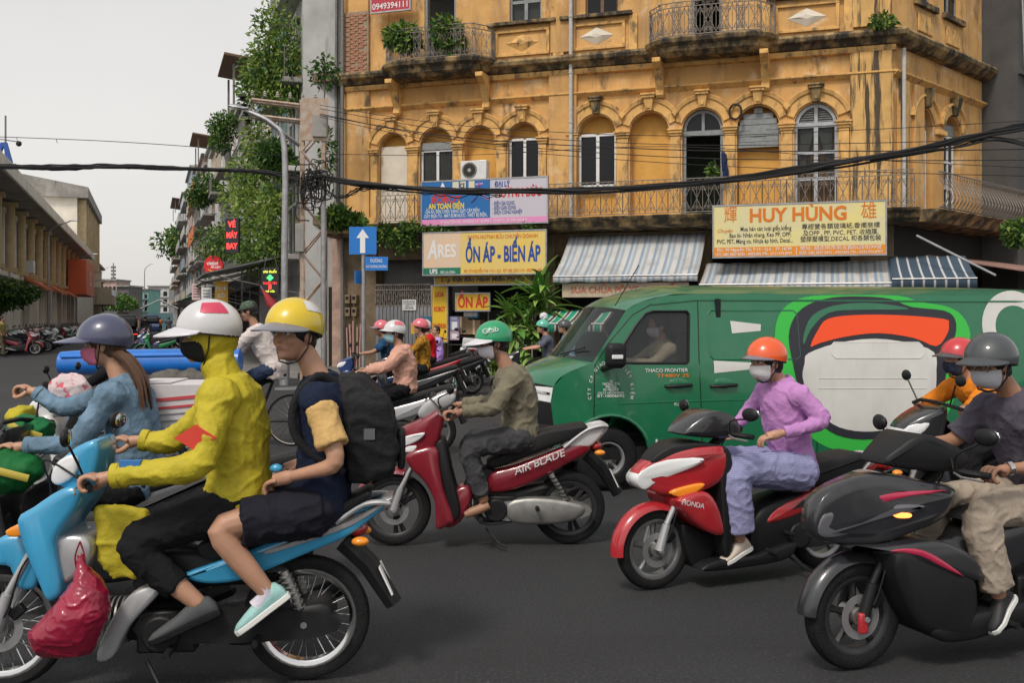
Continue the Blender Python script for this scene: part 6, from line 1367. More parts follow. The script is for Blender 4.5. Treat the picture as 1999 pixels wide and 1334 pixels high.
    MB().rings([[(x, .10, z) for x, z in q] for q in [spline([(ex - .02, r - .065), (wr_ - .08, r - .06), (wr_ - .08, r + .06), (ex - .02, r + .07)], 4)]] + [[(x, .135, z) for x, z in spline([(ex - .02, r - .06), (wr_ - .075, r - .055), (wr_ - .075, r + .055), (ex - .02, r + .065)], 4)]]).build('chain_case', sp.get('casem', M_engine), o)
    MB().tube(spline([(ex + .12, -.1, ez - .06), (ex + .02, -.14, ez - .16), (ex - .25, -.16, ez - .13)], 4, False), .018, 8).build('exhaust_pipe', M_steel, o)
    MB().tube([(ex - .25, -.16, ez - .13), (ex - .32, -.165, ez - .10), (wr_ - .12, -.175, r + .09), (wr_ - .2, -.178, r + .115)], [.02, .045, .055, .03], 12).build('muffler', sp.get('mufm', M_plas), o)
    MB().tube([(ex + .02, .10, .14), (ex - .06, .2, .06), (ex - .12, .24, .03)], .009, 6).build('side_stand', M_engine, o)
    px_ = sp.get('peg', (ex + .06, .19)); 
    for s in (-1, 1):
        MB().cyl((px_[0], s * .21, px_[1]), .017, .13, 'y', 10).build('foot_peg', M_tyre, o)
        rp = sp.get('peg2', (ex - .35, .30)); MB().cyl((rp[0], s * .19, rp[1]), .015, .11, 'y', 10).build('rear_foot_peg', M_tyre, o)
    MB().tube([(px_[0], -.2, px_[1]), (px_[0], .2, px_[1])], .011, 6).build('peg_bar', M_engine, o)
    # moulded panels
    for nm, m, pts, hw, rd, *ex_ in sp['panels']:
        kw = ex_[0] if ex_ else {}
        panel(nm, m, o, pts, hw, rd, **kw)
    # tail
    tx, tz = sp['tail']
    rg = sp.get('rack')
    if rg:
        for s in (-1, 1): MB().tube(spline([(x, s * (.115 if k < len(rg) - 1 else .05), z) for k, (x, z) in enumerate(rg)], 4, False), .014, 8).build('grab_rail', sp.get('rackm', M_silver), o)
    MB().tube([(tx + .06, 0, tz - .06), (tx - .05, 0, tz - .17), (tx - .17, 0, tz - .36)], [.055, .05, .042], 8, flat=1.2).build('rear_mudguard', M_plas, o)
    MB().box((tx - .135, 0, tz - .24), (.008, .14, .19 * .75), Matrix.Rotation(R(25), 3, 'Y')).build('number_plate', M_plate, o)
    for s in (-1, 1): MB().ball((tx - .02, s * .12, tz - .04), .04, .03, .022).build('rear_indicator', M_amber, o)
    MB().ball((tx + .0, 0, tz), .05, .085, .04).build('tail_light', M_red_l, o)
    return o
Z1 = lambda x, y: (x / 2.8557, 500 + y / 2.8557)
Z2 = lambda x, y: (x / 2.49875, 860 + y / 2.49875)
Z3 = lambda x, y: (640 + x / 2.47, 560 + y / 2.47)
Z4 = lambda x, y: (1180 + x / 1.7241, 560 + y / 1.7241)
def bike_frame(front, rear):
    a, b = gpt(*front), gpt(*rear); m = (a + b) / 2; d = a - b
    return Frame(m, math.atan2(d.y, d.x)), d.length
def prof(fr, Zf, pts, y=0.0): return [fr.px(*Zf(x, y_), y) for x, y_ in pts]
nose = lambda x0, k: (lambda x, z: max(.35, min(1, 1 - (x - x0) * k)))
# --- maroon underbone, third lane
FM, wbM = bike_frame((771, 1065), (1111, 1062)); q3 = lambda pts, y=.15: prof(FM, Z3, pts, y)
SP_M = dict(fx=wbM / 2, rx=-wbM / 2, r=.27, paint=M_maroon, hb=FM.px(*Z3(545, 560)), grip=FM.px(*Z3(580, 605), .3), mir=FM.px(*Z3(590, 490), .3), spk=3, rim=M_rim_d, fork=M_silver, casem=M_alu,
    fen=(10, 105), tail=FM.px(*Z3(1290, 765)), rack=[FM.px(*Z3(x, y), .1) for x, y in ((1140, 775), (1250, 690), (1345, 672), (1300, 745))], eng=(-.05, .29), shk=FM.px(*Z3(1075, 905), .1),
    peg=FM.px(*Z3(740, 1125), .2), panels=[
    ('front_cowl', M_maroon, q3([(336, 730), (350, 690), (440, 650), (545, 590), (562, 640), (520, 770), (430, 805), (370, 800)]), .17, .03, dict(wf=nose(.45, 2.2))),
    ('headlight', M_lens, q3([(332, 770), (340, 742), (400, 715), (470, 703), (445, 735), (380, 768)]), .186, .02, dict(wf=nose(.45, 2.2))),
    ('front_indicator', M_lens, q3([(352, 800), (385, 772), (430, 768), (410, 795)]), .180, .012, dict(wf=nose(.45, 2.1))),
    ('leg_shield', M_maroon, q3([(385, 805), (520, 770), (540, 860), (560, 975), (610, 1120), (585, 1145), (525, 1163), (518, 1040), (470, 940), (400, 870)]), .20, .03, {}),
    ('inner_shield', M_plas, q3([(515, 790), (560, 740), (600, 900), (640, 1080), (600, 1130), (560, 980)]), .17, .03, {}),
    ('lower_fairing', M_maroon, q3([(560, 1160), (590, 1010), (670, 965), (700, 1010), (640, 1140)]), .13, .03, {}),
    ('handlebar_cowl', M_silver, q3([(432, 620), (470, 560), (560, 512), (615, 525), (600, 570), (520, 610), (470, 640)]), .13, .03, dict(wf=nose(.40, 2))),
    ('seat', M_seat, q3([(770, 852), (860, 800), (950, 745), (1040, 700), (1160, 678), (1245, 668), (1250, 700), (1170, 745), (1040, 790), (900, 850), (800, 882)]), .125, .045, {}),
    ('side_panel', M_maroon, q3([(772, 985), (790, 905), (900, 872), (1040, 820), (1180, 765), (1262, 745), (1265, 800), (1160, 860), (1040, 925), (900, 985), (800, 1000)]), .125, .035, dict(wf=lambda x, z: 1 - max(0, -x - .35) * .55)),
    ('tail_cowl', M_whitep, q3([(1130, 772), (1240, 690), (1345, 668), (1350, 690), (1280, 770), (1215, 782)]), .10, .025, {}),
    ('frame_tunnel', M_plas, q3([(640, 1010), (700, 900), (800, 880), (860, 990), (1050, 960), (1060, 1010), (880, 1090), (760, 1110), (660, 1100)]), .075, .03, {}),
    ('engine_cover', M_alu, q3([(870, 1045), (1010, 1020), (1215, 1050), (1235, 1100), (1130, 1145), (890, 1140)]), .15, .02, {}),
    ])
BIKE_M = make_bike('motorbike', 'maroon underbone motorbike with white tail and chrome grab rail beside the green van', FM, SP_M)
for s in (-1,): text('AIR BLADE', BIKE_M, .075, (*[FM.px(*Z3(1020, 848), .14)[0]], .142, FM.px(*Z3(1020, 848), .14)[1]), M_whitep, rot=(R(90), R(-21), R(180)), bold=.02, xs=1.1, shear=.2)
# --- sky-blue underbone in front
FB, wbB = bike_frame((8, 1345), (600, 1326)); q2 = lambda pts, y=.14: prof(FB, Z2, pts, y)
SP_B = dict(fx=wbB / 2, rx=-wbB / 2, r=.292, tw=.075, paint=M_blue, hb=FB.px(*Z2(380, 140)), grip=FB.px(*Z2(430, 235), .32), mir=FB.px(350, 855, .36) if False else FB.px(128, 855, .36), wk='wire', rim=M_chrome, fork=M_silver,
    fen=(8, 120), tail=FB.px(*Z2(1745, 425)), rack=[FB.px(*Z2(x, y), .1) for x, y in ((1640, 400), (1780, 310), (1895, 305), (1850, 350))], rackm=M_silver, eng=(.0, .28), shk=FB.px(*Z2(1385, 640), .11), springm=M_alu,
    peg=FB.px(*Z2(830, 1030), .2), peg2=FB.px(*Z2(1250, 985), .2), panels=[
    ('leg_shield', M_blue, q2([(80, 395), (160, 330), (300, 240), (385, 240), (372, 330), (275, 470), (268, 560), (300, 740), (230, 790), (180, 690), (125, 560)], .2), .20, .03, {}),
    ('inner_shield', M_silver, q2([(262, 490), (330, 462), (430, 475), (450, 560), (400, 640), (320, 700), (280, 640)]), .16, .03, {}),
    ('lower_leg_guard', M_silver, q2([(630, 760), (760, 700), (790, 735), (640, 900), (560, 1050), (480, 1065), (520, 930)]), .17, .025, {}),
    ('handlebar_cowl', M_blue, q2([(255, 200), (285, 110), (380, 30), (470, 5), (475, 110), (425, 260), (340, 245)]), .14, .035, dict(wf=nose(.36, 2))),
    ('headlight', M_lens, q2([(246, 195), (272, 115), (350, 70), (385, 95), (370, 170), (290, 218)]), .156, .03, dict(wf=nose(.36, 2.0))),
    ('front_indicator', M_amber, q2([(15, 450), (80, 420), (110, 440), (90, 475), (30, 478)], .2), .17, .014, {}),
    ('mudguard_skirt', M_blue, q2([(-40, 500), (60, 480), (130, 490), (155, 600), (150, 735), (60, 742), (20, 640), (-40, 620)]), .085, .03, {}),
    ('seat', M_seat, q2([(960, 520), (1100, 470), (1250, 430), (1450, 400), (1650, 320), (1790, 255), (1800, 290), (1690, 370), (1500, 440), (1300, 500), (1150, 560), (1000, 590)]), .125, .04, {}),
    ('side_panel', M_blue, q2([(885, 668), (1000, 620), (1180, 555), (1350, 490), (1550, 425), (1720, 370), (1885, 300), (1890, 325), (1800, 400), (1690, 480), (1520, 550), (1340, 625), (1170, 690), (1000, 706)]), .13, .03, dict(wf=lambda x, z: 1 - max(0, -x - .5) * .4)),
    ('tail_stripe', M_silver, q2([(1300, 540), (1500, 465), (1700, 395), (1880, 298), (1898, 306), (1720, 420), (1500, 500), (1310, 556)]), .140, .006, dict(wf=lambda x, z: 1 - max(0, -x - .5) * .4)),
    ('frame_tunnel', M_plas, q2([(640, 640), (760, 560), (950, 560), (1300, 600), (1400, 660), (1300, 720), (1000, 740), (800, 800), (640, 770)]), .08, .03, {}),
    ('chain_guard', M_plas, q2([(1080, 890), (1300, 860), (1560, 800), (1620, 860), (1590, 950), (1350, 985), (1120, 1010)]), .13, .02, {}),
    ])
BIKE_B = make_bike('motorbike', 'sky blue underbone motorbike with wire wheels carrying two riders in front', FB, SP_B)
# --- red scooter with the rider in lilac
FR, wbR = bike_frame((1275, 1150), (1600, 1108)); q4 = lambda pts, y=.16: prof(FR, Z4, pts, y)
SP_R = dict(fx=wbR / 2, rx=-wbR / 2, r=.252, tw=.085, paint=M_redp, hb=FR.px(*Z4(420, 480)), grip=FR.px(*Z4(480, 505), .3), mir=FR.px(*Z4(480, 430), .33), fork=M_silver, fen=(-5, 125), rim=M_rim,
    tail=FR.px(*Z4(935, 600)), rack=[FR.px(*Z4(x, y), .1) for x, y in ((860, 620), (900, 580), (945, 572), (925, 600))], eng=(-.32, .28), peg=(-.1, .2), peg2=(-.25, .3), panels=[
    ('front_cowl', M_redp, q4([(142, 655), (170, 610), (240, 565), (330, 540), (412, 545), (405, 640), (330, 690), (240, 708), (180, 690)]), .19, .04, dict(wf=nose(.38, 2.0))),
    ('headlight', M_lens, q4([(138, 668), (152, 632), (230, 588), (325, 576), (305, 605), (215, 655), (165, 692)]), .205, .02, dict(wf=nose(.38, 2.0))),
    ('front_indicator', M_amber, q4([(235, 700), (260, 680), (325, 660), (320, 680), (270, 710)]), .20, .012, dict(wf=nose(.38, 1.6))),
    ('dash_cowl', M_plas, q4([(185, 600), (240, 545), (330, 528), (410, 540), (360, 560), (260, 580)]), .165, .02, dict(wf=nose(.38, 1.8))),
    ('screen', M_char, q4([(288, 500), (330, 450), (385, 420), (450, 440), (468, 490), (430, 512), (340, 510)]), .14, .03, dict(wf=nose(.35, 1.8))),
    ('leg_shield', M_redp, q4([(258, 725), (335, 690), (380, 730), (405, 830), (360, 832), (300, 790)], .2), .21, .03, {}),
    ('inner_shield', M_plas, q4([(385, 560), (420, 560), (430, 700), (425, 880), (395, 900), (390, 760)]), .19, .025, {}),
    ('mud_flap', M_plas, q4([(285, 810), (345, 830), (400, 850), (395, 900), (345, 960), (310, 930)]), .09, .012, {}),
    ('floorboard', M_plas, q4([(330, 958), (380, 925), (520, 905), (640, 862), (645, 890), (600, 925), (420, 955)], .19), .19, .02, {}),
    ('under_body', M_plas, q4([(505, 900), (520, 780), (600, 720), (720, 700), (760, 760), (680, 860), (560, 910)]), .14, .03, {}),
    ('seat', M_seat, q4([(590, 685), (640, 640), (700, 605), (800, 580), (885, 562), (902, 580), (850, 640), (740, 670), (640, 695)]), .14, .04, {}),
    ('side_panel', M_redp, q4([(552, 797), (590, 745), (700, 695), (830, 640), (940, 585), (945, 610), (880, 665), (740, 735), (620, 785)]), .15, .03, dict(wf=lambda x, z: 1 - max(0, -x - .35) * .5)),
    ('tail_cowl', M_silver, q4([(860, 620), (905, 578), (945, 585), (930, 612), (880, 635)]), .09, .02, {}),
    ])
BIKE_R = make_bike('scooter', 'bright red scooter with black seat ridden by the person in a lilac shirt', FR, SP_R); BIKE_R['category'] = 'scooter'
text('HONDA', BIKE_R, .045, (FR.px(*Z4(298, 733), .21)[0], .214, FR.px(*Z4(298, 733), .21)[1]), M_whitep, rot=(R(90), R(14), R(180)), bold=.02)
# --- charcoal scooter at the right
fd = gpt(1665, 1305); hd = R(180 + 20); dv = Vector((math.cos(hd), math.sin(hd), 0)); FD = Frame(fd - dv * .65, hd); qd = lambda pts, y=.17: prof(FD, Z4, pts, y)
SP_D = dict(fx=.65, rx=-.65, r=.262, tw=.095, paint=M_char, hb=FD.px(*Z4(1150, 590)), grip=FD.px(*Z4(1265, 635), .3), mir=FD.px(*Z4(1285, 508), .36), fork=M_engine, fen=(5, 130), rim=M_rim_d, spk=5,
    tail=(-.95, .80), rack=[(-.6, .80), (-.8, .92), (-.98, .92), (-.94, .86)], eng=(-.32, .30), peg=(-.1, .2), peg2=(-.3, .32), panels=[
    ('front_cowl', M_char, qd([(762, 810), (790, 725), (880, 670), (985, 642), (1090, 660), (1185, 682), (1160, 770), (1060, 830), (960, 880), (850, 885), (775, 868)]), .185, .05, dict(wf=nose(.36, 2.1))),
    ('headlight', mat('smoked_lens', (.10, .10, .115), .08, coat=.8), qd([(770, 845), (790, 780), (860, 770), (990, 740), (1075, 738), (1000, 790), (900, 840), (810, 862)]), .197, .02, dict(wf=nose(.36, 2.1))),
    ('running_light', mat('lit_amber', (.9, .25, .05), .3, emit=((1, .25, .05), 2.2)), qd([(978, 772), (1005, 764), (1035, 766), (1030, 780), (990, 783)]), .205, .008, dict(wf=nose(.36, 2.05))),
    ('stripe', M_crims, qd([(840, 790), (930, 725), (1040, 690), (1140, 684), (1040, 705), (940, 745)]), .200, .006, dict(wf=nose(.36, 2.08))),
    ('screen', M_plas, qd([(985, 605), (1030, 545), (1095, 500), (1180, 530), (1245, 570), (1225, 620), (1100, 625)]), .15, .03, dict(wf=nose(.30, 1.6))),
    ('lower_cowl', M_char, qd([(850, 890), (960, 880), (1100, 850), (1220, 900), (1262, 985), (1150, 960), (1040, 920), (960, 905)]), .21, .03, dict(wf=nose(.42, 1.5))),
    ('lower_stripe', M_crims, qd([(965, 892), (1030, 878), (1100, 905), (1190, 970), (1120, 940), (1040, 900)]), .215, .006, dict(wf=nose(.42, 1.5))),
    ('leg_shield', M_plas, qd([(985, 905), (1110, 900), (1225, 940), (1262, 1010), (1262, 1110), (1225, 1190), (1090, 1165), (1020, 1060)], .2), .20, .03, {}),
    ('floorboard', M_plas, [(.32, .16), (.30, .24), (-.1, .27), (-.5, .30), (-.5, .22), (.1, .13)], .2, .02, {}),
    ('seat', M_seat, [(.02, .68), (-.15, .74), (-.45, .76), (-.6, .83), (-.85, .86), (-.88, .80), (-.6, .72), (-.2, .66)], .14, .04, {}),
    ('side_panel', M_char, [(.05, .40), (.0, .62), (-.3, .68), (-.7, .76), (-.95, .84), (-.95, .78), (-.6, .60), (-.2, .42)], .15, .03, {}),
    ])
BIKE_D = make_bike('scooter', 'glossy charcoal scooter with crimson stripes and lit amber light cut by the frame', FD, SP_D); BIKE_D['category'] = 'scooter'
MB().box((.66, .085, .262 - .02), (.05, .03, .10)).build('brake_caliper', M_redp, BIKE_D, bevel=.01)
# ------------------------------------------------------------------ the riders in the near lanes
C_yel = cloth('yellow_rain_jacket', (.50, .415, .035), .15, .55); C_blk = cloth('black_trousers', (.012, .012, .014)); C_navy = cloth('navy_vest', (.014, .020, .045)); C_tan = cloth('tan_sleeve', (.62, .40, .16))
C_olive = cloth('olive_jacket', (.19, .17, .12)); C_jean = cloth('charcoal_jeans', (.060, .060, .066), .35); C_lilac = cloth('lilac_shirt', (.50, .24, .52), .10); C_denim = cloth('denim_jacket', (.16, .25, .34), .45)
C_grid = cloth('checked_trousers', (.22, .22, .40), .2); stripes(C_grid, [(.23, .24, .42), (.30, .30, .48)], .011, 2); C_plum = cloth('grey_plum_shirt', (.085, .075, .10)); C_beige = cloth('beige_trousers', (.36, .30, .24))
C_orange = cloth('orange_jacket', (.72, .22, .02)); C_salm = cloth('salmon_jacket', (.62, .34, .26)); C_whites = cloth('white_shirt', (.62, .55, .52)); M_mint = cloth('mint_shoe', (.34, .58, .56)); M_solew = mat('white_sole', (.66, .66, .64), .6)
C_maskw = cloth('pale_mask', (.70, .66, .72), .08); C_maskb = cloth('blue_mask', (.34, .58, .66)); C_maskk = cloth('black_mask', (.020, .020, .022)); C_maskp = cloth('pink_mask', (.68, .20, .32), .35); C_sock = cloth('white_sock', (.62, .58, .66)); M_sandal = mat('tan_sandal', (.50, .36, .24), .7)
H_yel = paint('yellow_helmet', (.66, .47, .012)); H_wht = paint('white_helmet', (.62, .61, .62)); H_grn = paint('green_helmet', (.010, .30, .125)); H_org = paint('orange_helmet', (.78, .10, .012)); H_dk = paint('dark_helmet', (.045, .050, .056), .5); H_nav = paint('navy_cap_helmet', (.055, .060, .12), .35); H_red = paint('red_helmet', (.55, .03, .04)); H_teal = paint('teal_helmet', (.10, .45, .34))
H_pk = paint('pink_helmet', (.70, .14, .18)); V_smoke = mat('smoke_peak', (.16, .16, .19), .25, coat=.5); V_clear = mat('pale_peak', (.58, .57, .60), .25, coat=.5)
# driver in yellow on the blue bike
b = lambda u, v, y=0: FB.px(u, v, y)
def yex(o, L, M, H, nec, pel, che, C):
    hd_ = MB().ball(H + M @ Vector((-.02, 0, -.005)), .108, .094, .110, M=M).tube([nec - Vector((.02, 0, .06)), nec.lerp(H, .45)], [.088, .080], 14)
    ho = hd_.build('hood', C_yel, o); pend(ho, .011, 4, .008, 12)
    for k, (u, v, col, w, h) in enumerate(((380, 856, mat('red_patch', (.62, .05, .03), .6), .09, .055), (252, 908, mat('blue_patch', (.03, .16, .42), .6), .09, .03))):
        x, z = b(u, v, .36); MB().rings([[(x - w, .345 + k * .02, z), (x, .35 + k * .02, z + h), (x + w, .345 + k * .02, z), (x, .35 + k * .02, z - h)] if k == 0 else [(x - w / 2, .355, z - h / 2), (x + w / 2, .345, z - h / 2), (x + w / 2, .345, z + h / 2), (x - w / 2, .355, z + h / 2)], [(x - w, .30, z), (x, .30, z + h), (x + w, .30, z), (x, .30, z - h)] if k == 0 else [(x - w / 2, .31, z - h / 2), (x + w / 2, .31, z - h / 2), (x + w / 2, .31, z + h / 2), (x - w / 2, .31, z + h / 2)]]).build('patch', col, o)
    flap = MB(); x, z = b(235, 1085, .1)
    flap.rings([[(x - .10, .06, z + .2), (x + .12, .08, z + .22), (x + .12, .0, z + .2), (x - .10, .0, z + .2)], [(x - .16, .09, z), (x + .10, .10, z - .02), (x + .10, .02, z), (x - .16, .02, z)], [(x - .14, .08, z - .10), (x + .04, .09, z - .12), (x + .04, .03, z - .1), (x - .14, .03, z - .1)]])
    pend(flap.build('jacket_tail', C_yel, o), .009, 14, .012, 10)
person('person in yellow hooded rain jacket and white helmet driving the sky blue motorbike', FB, dict(pel=b(468, 975), che=b(462, 840), nec=b(438, 735), hea=b(408, 655), yaw=14, pit=6,
    el=(*b(395, 915, .33), .33), ha=(*b(172, 945, .32), .31), el2=(*b(330, 868, -.3), -.30), ha2=(*b(235, 868, -.3), -.30), kn=(*b(245, 1058, .16), .17), an=(*b(388, 1185, .2), .17), to=(*b(300, 1252, .2), .19)),
    C_yel, C_blk, (mat('grey_canvas_shoe', (.07, .075, .08), .8), C_blk), dict(helmet=H_wht, visor=V_clear, mask=C_maskk, mbig=1.25, vlen=.095, hk=1.02, hair=False, stripe=mat('crimson_flash', (.55, .05, .10), .4)), bare_eyes=True, vox=.008, sleeve=.99, sl_add=.024, top_add=.030, wr=.010, leg_t=.86, leg_add=.014, extra=yex, hem=.05, bs=1.07)
# passenger with backpack
def pex(o, L, M, H, nec, pel, che, C):
    for s in (1, -1):
        sh_, el, wrv, ha, hp_, kn, an, to = L[s]
        t_ = MB(); limb(t_, [sh_, el, wrv], ARM, .07, .42, add=.022, flare=.014); pend(t_.build('sleeve', C_tan, o), .010, 4, .008, 12)
        sk = MB(); sk.tube([an + (kn - an).normalized() * .09, an, an + (to - an) * .35], [.042, .039, .040], 12); sk.build('sock', C_sock, o)
    MB().ball((b(535, 920, .2)[0], .12, b(535, 920, .2)[1]), .03, .02, .02).build('wristband', M_blue, o)
person('bare-armed person in navy vest and yellow helmet riding pillion on the sky blue motorbike', FB, dict(pel=b(628, 985), che=b(640, 850), nec=b(625, 738), hea=b(574, 652), yaw=58, pit=0,
    el=(*b(662, 910, .3), .29), ha=(*b(545, 938, .2), .17), kn=(*b(415, 1025, .2), .22), an=(*b(522, 1160, .22), .20), to=(*b(462, 1238, .22), .22)),
    C_navy, cloth('black_shorts', (.016, .016, .024)), (M_mint, M_solew), dict(helmet=H_yel, visor=V_smoke, vlen=.10, hk=1.03, stripe=H_wht), vox=.0075, sleeve=0, top_add=.016, leg_t=.40, leg_add=.026, bare_eyes=True, hands=('rest', 'rest'), extra=pex, bs=1.08)
BP = thing('backpack', 'black fabric backpack on the back of the pillion rider in navy', 'backpack', tuple(FB.loc), FB.rz)
bx, bz = b(725, 835, .1)
pend(MB().rings([[(bx + d, y, z) for d, y, z in q] for q in ([(.10, -.13, -.26 + bz), (.10, .13, -.26 + bz), (-.09, .12, -.24 + bz), (-.09, -.12, -.24 + bz)], [(.12, -.16, bz - .05), (.12, .16, bz - .05), (-.13, .14, bz - .08), (-.13, -.14, bz - .08)], [(.14, -.15, bz + .12), (.14, .15, bz + .12), (-.08, .14, bz + .12), (-.08, -.14, bz + .12)], [(.17, -.10, bz + .24), (.17, .10, bz + .24), (.04, .09, bz + .24), (.04, -.09, bz + .24)])]).build('bag_body', cloth('black_nylon', (.017, .017, .019), .3, .6), BP), .014, 8, .012, 9)
for s in (-1, 1): MB().tube(spline([(bx + .15, s * .10, bz + .2), (bx + .24, s * .14, bz + .24), (bx + .34, s * .16, bz + .12), (bx + .32, s * .175, bz - .05), (bx + .12, s * .16, bz - .2)], 4, False), .02, 8, flat=.4).build('strap', MATS['black_nylon'], BP)
MB().b2(bx - .155, bx - .12, -.1, .1, bz - .2, bz - .02).build('pocket', MATS['black_nylon'], BP, bevel=.02)
MB().b2(bx - .02, bx + .03, .148, .156, bz - .05, bz + .0).build('label_patch', mat('grey_label', (.10, .10, .11), .6), BP)
RB = thing('plastic_bag', 'crimson translucent plastic carrier bag hanging from the sky blue motorbike', 'bag', tuple(FB.loc), FB.rz)
x0, z0 = b(62, 1235, .25)
M_bag = mat('red_plastic_film', (.30, .010, .040), .3, nz=.35, ns=7, coat=.3)
q = lambda px_, py_: FB.px(*Z2(px_, py_), .25)
rs = []
for zz, xa, xb, w in ((1035, 200, 490, .05), (1000, 150, 520, .08), (930, 130, 550, .11), (830, 230, 590, .11), (740, 310, 570, .09), (670, 370, 520, .06), (600, 385, 445, .025), (545, 395, 425, .012)):
    xa, xb = xa + (xb - xa) * .06, xb - (xb - xa) * .10; a, bq = q(xa, zz), q(xb, zz); cx, hw_ = (a[0] + bq[0]) / 2, abs(a[0] - bq[0]) / 2
    rs.append([(cx + hw_ * math.cos(2 * math.pi * k / 20), .29 + w * math.sin(2 * math.pi * k / 20), a[1]) for k in range(20)])
pend(MB().rings(rs, True).build('bag_film', M_bag, RB), .0065, 8, .0065, 17)
for s_ in (-1, 1): MB().tube(spline([(q(410, 600)[0] + s_ * .012, .29, q(410, 640)[1]), (q(405, 540)[0] + s_ * .02, .285, q(405, 560)[1]), (q(400, 480)[0], .27, q(400, 490)[1])], 4, False), .007, 6, flat=.5).build('handle', M_bag, RB)
# rider in olive on the maroon bike
mr = lambda x, y, yy=0: FM.px(*Z3(x, y), yy)
person('person in olive jacket and green helmet riding the maroon motorbike', FM, dict(pel=mr(925, 715), che=mr(920, 550), nec=mr(868, 392), hea=mr(800, 268), yaw=16, pit=10,
    el=(*mr(800, 590, .28), .27), ha=(*mr(585, 622, .3), .31), kn=(*mr(665, 775, .2), .18), an=(*mr(755, 1040, .2), .17), to=(*mr(660, 1105, .2), .19)),
    C_olive, C_jean, None, dict(helmet=H_grn, visor=V_clear, mask=C_maskw, vlen=.10, logo=('Grab', H_wht, .055)), bare_eyes=True, vox=.0085, skin=M_skin2, sleeve=.99, sl_add=.018, top_add=.022, wr=.014, leg_t=.95, leg_add=.012)
# rider in lilac on the red scooter
rr_ = lambda x, y, yy=0: FR.px(*Z4(x, y), yy)
def lex(o, L, M, H, nec, pel, che, C):
    MB().tube([nec + Vector((-.06, -.06, .01)), nec + Vector((-.07, 0, .03)), nec + Vector((-.06, .06, .01)), nec + Vector((.055, .05, -.035)), nec + Vector((.07, 0, -.06))], .016, 8).build('collar', C_lilac, o)
person('person in lilac polo shirt and orange helmet riding the bright red scooter', FR, dict(pel=rr_(635, 610), che=rr_(612, 460), nec=rr_(590, 318), hea=rr_(545, 252), yaw=4, pit=4,
    el=(*rr_(735, 455, .26), .30), ha=(*rr_(575, 505, .2), .16), el2=(*rr_(480, 440, -.25), -.27), ha2=(*rr_(405, 495, -.3), -.30), kn=(*rr_(428, 610, .14), .15), an=(*rr_(455, 862, .14), .14), to=(*rr_(395, 915, .14), .15)),
    C_lilac, C_grid, (mat('pale_shoe', (.58, .50, .42), .7), M_solew), dict(helmet=H_org, visor=V_smoke, mask=cloth('white_mask', (.84, .80, .80), .06), vlen=.05, hair=True), bare_eyes=True, vox=.008, sleeve=.97, sl_add=.012, top_add=.014, wr=.010, leg_t=.93, leg_add=.040, hands=('rest', 'grip'), extra=lex, sw=.165, hem=.02)
# rider on the charcoal scooter
dr = lambda x, y, yy=0: FD.px(*Z4(x, y), yy)
def dex(o, L, M, H, nec, pel, che, C):
    T = lambda x, y, z: H + M @ Vector((x, y, z))
    for s in (-1, 1): MB().lathe((0, 0, 0), [(.024, -.0015), (.0265, -.0015), (.0265, .0015), (.024, .0015)], axis='x', n=20).build('spectacle_rim', M_ink, o, loc=T(.104, s * .033, .002), rot=M.to_euler())
    MB().tube([T(.10, .058, .006), T(0, .086, .006)], .002, 5).build('spectacle_arm', M_ink, o); MB().tube([T(.106, -.01, .006), T(.106, .01, .006)], .002, 5).build('spectacle_bridge', M_ink, o)
    w = L[1][2]; MB().lathe((0, 0, 0), [(.030, -.012), (.034, -.012), (.034, .012), (.030, .012)], axis='x', n=20).build('watch_band', M_chrome, o, loc=tuple(w), rot=(L[1][3] - L[1][1]).to_track_quat('X', 'Z').to_euler())
    MB().tube([nec + Vector((-.04, .07, -.01)), nec + Vector((.07, .06, -.10)), nec + Vector((.125, .0, -.20)), nec + Vector((.07, -.06, -.10)), nec + Vector((-.04, -.07, -.01))], .0025, 5).build('necklace_cord', M_ink, o); MB().ball(nec + Vector((.128, 0, -.21)), .008, .014, .012).build('pendant', mat('jade', (.05, .30, .16), .2), o)
person('bespectacled person in grey plum shirt and dark helmet riding the charcoal scooter', FD, dict(pel=dr(1480, 705), che=dr(1435, 560), nec=dr(1375, 365), hea=dr(1300, 262), yaw=14, pit=6,
    el=(*dr(1440, 610, .3), .30), ha=(*dr(1290, 632, .25), .28), el2=(*dr(1180, 520, -.3), -.30), ha2=(*dr(960, 560, -.3), -.30), kn=(*dr(1270, 760, .2), .17), an=(*dr(1340, 1050, .2), .18), to=(*dr(1290, 1160, .2), .20)),
    C_plum, C_beige, (mat('black_sneaker', (.014, .014, .016), .6), M_solew), dict(helmet=H_dk, visor=mat('dark_peak', (.06, .065, .072), .5), mask=cloth('grey_mask', (.52, .53, .57), .1), vlen=.08, hk=1.02), vox=.0075, skin=M_skin2, sleeve=.36, sl_add=.022, top_add=.020, wr=.011, leg_t=.95, leg_add=.022, extra=dex, bare_eyes=True)
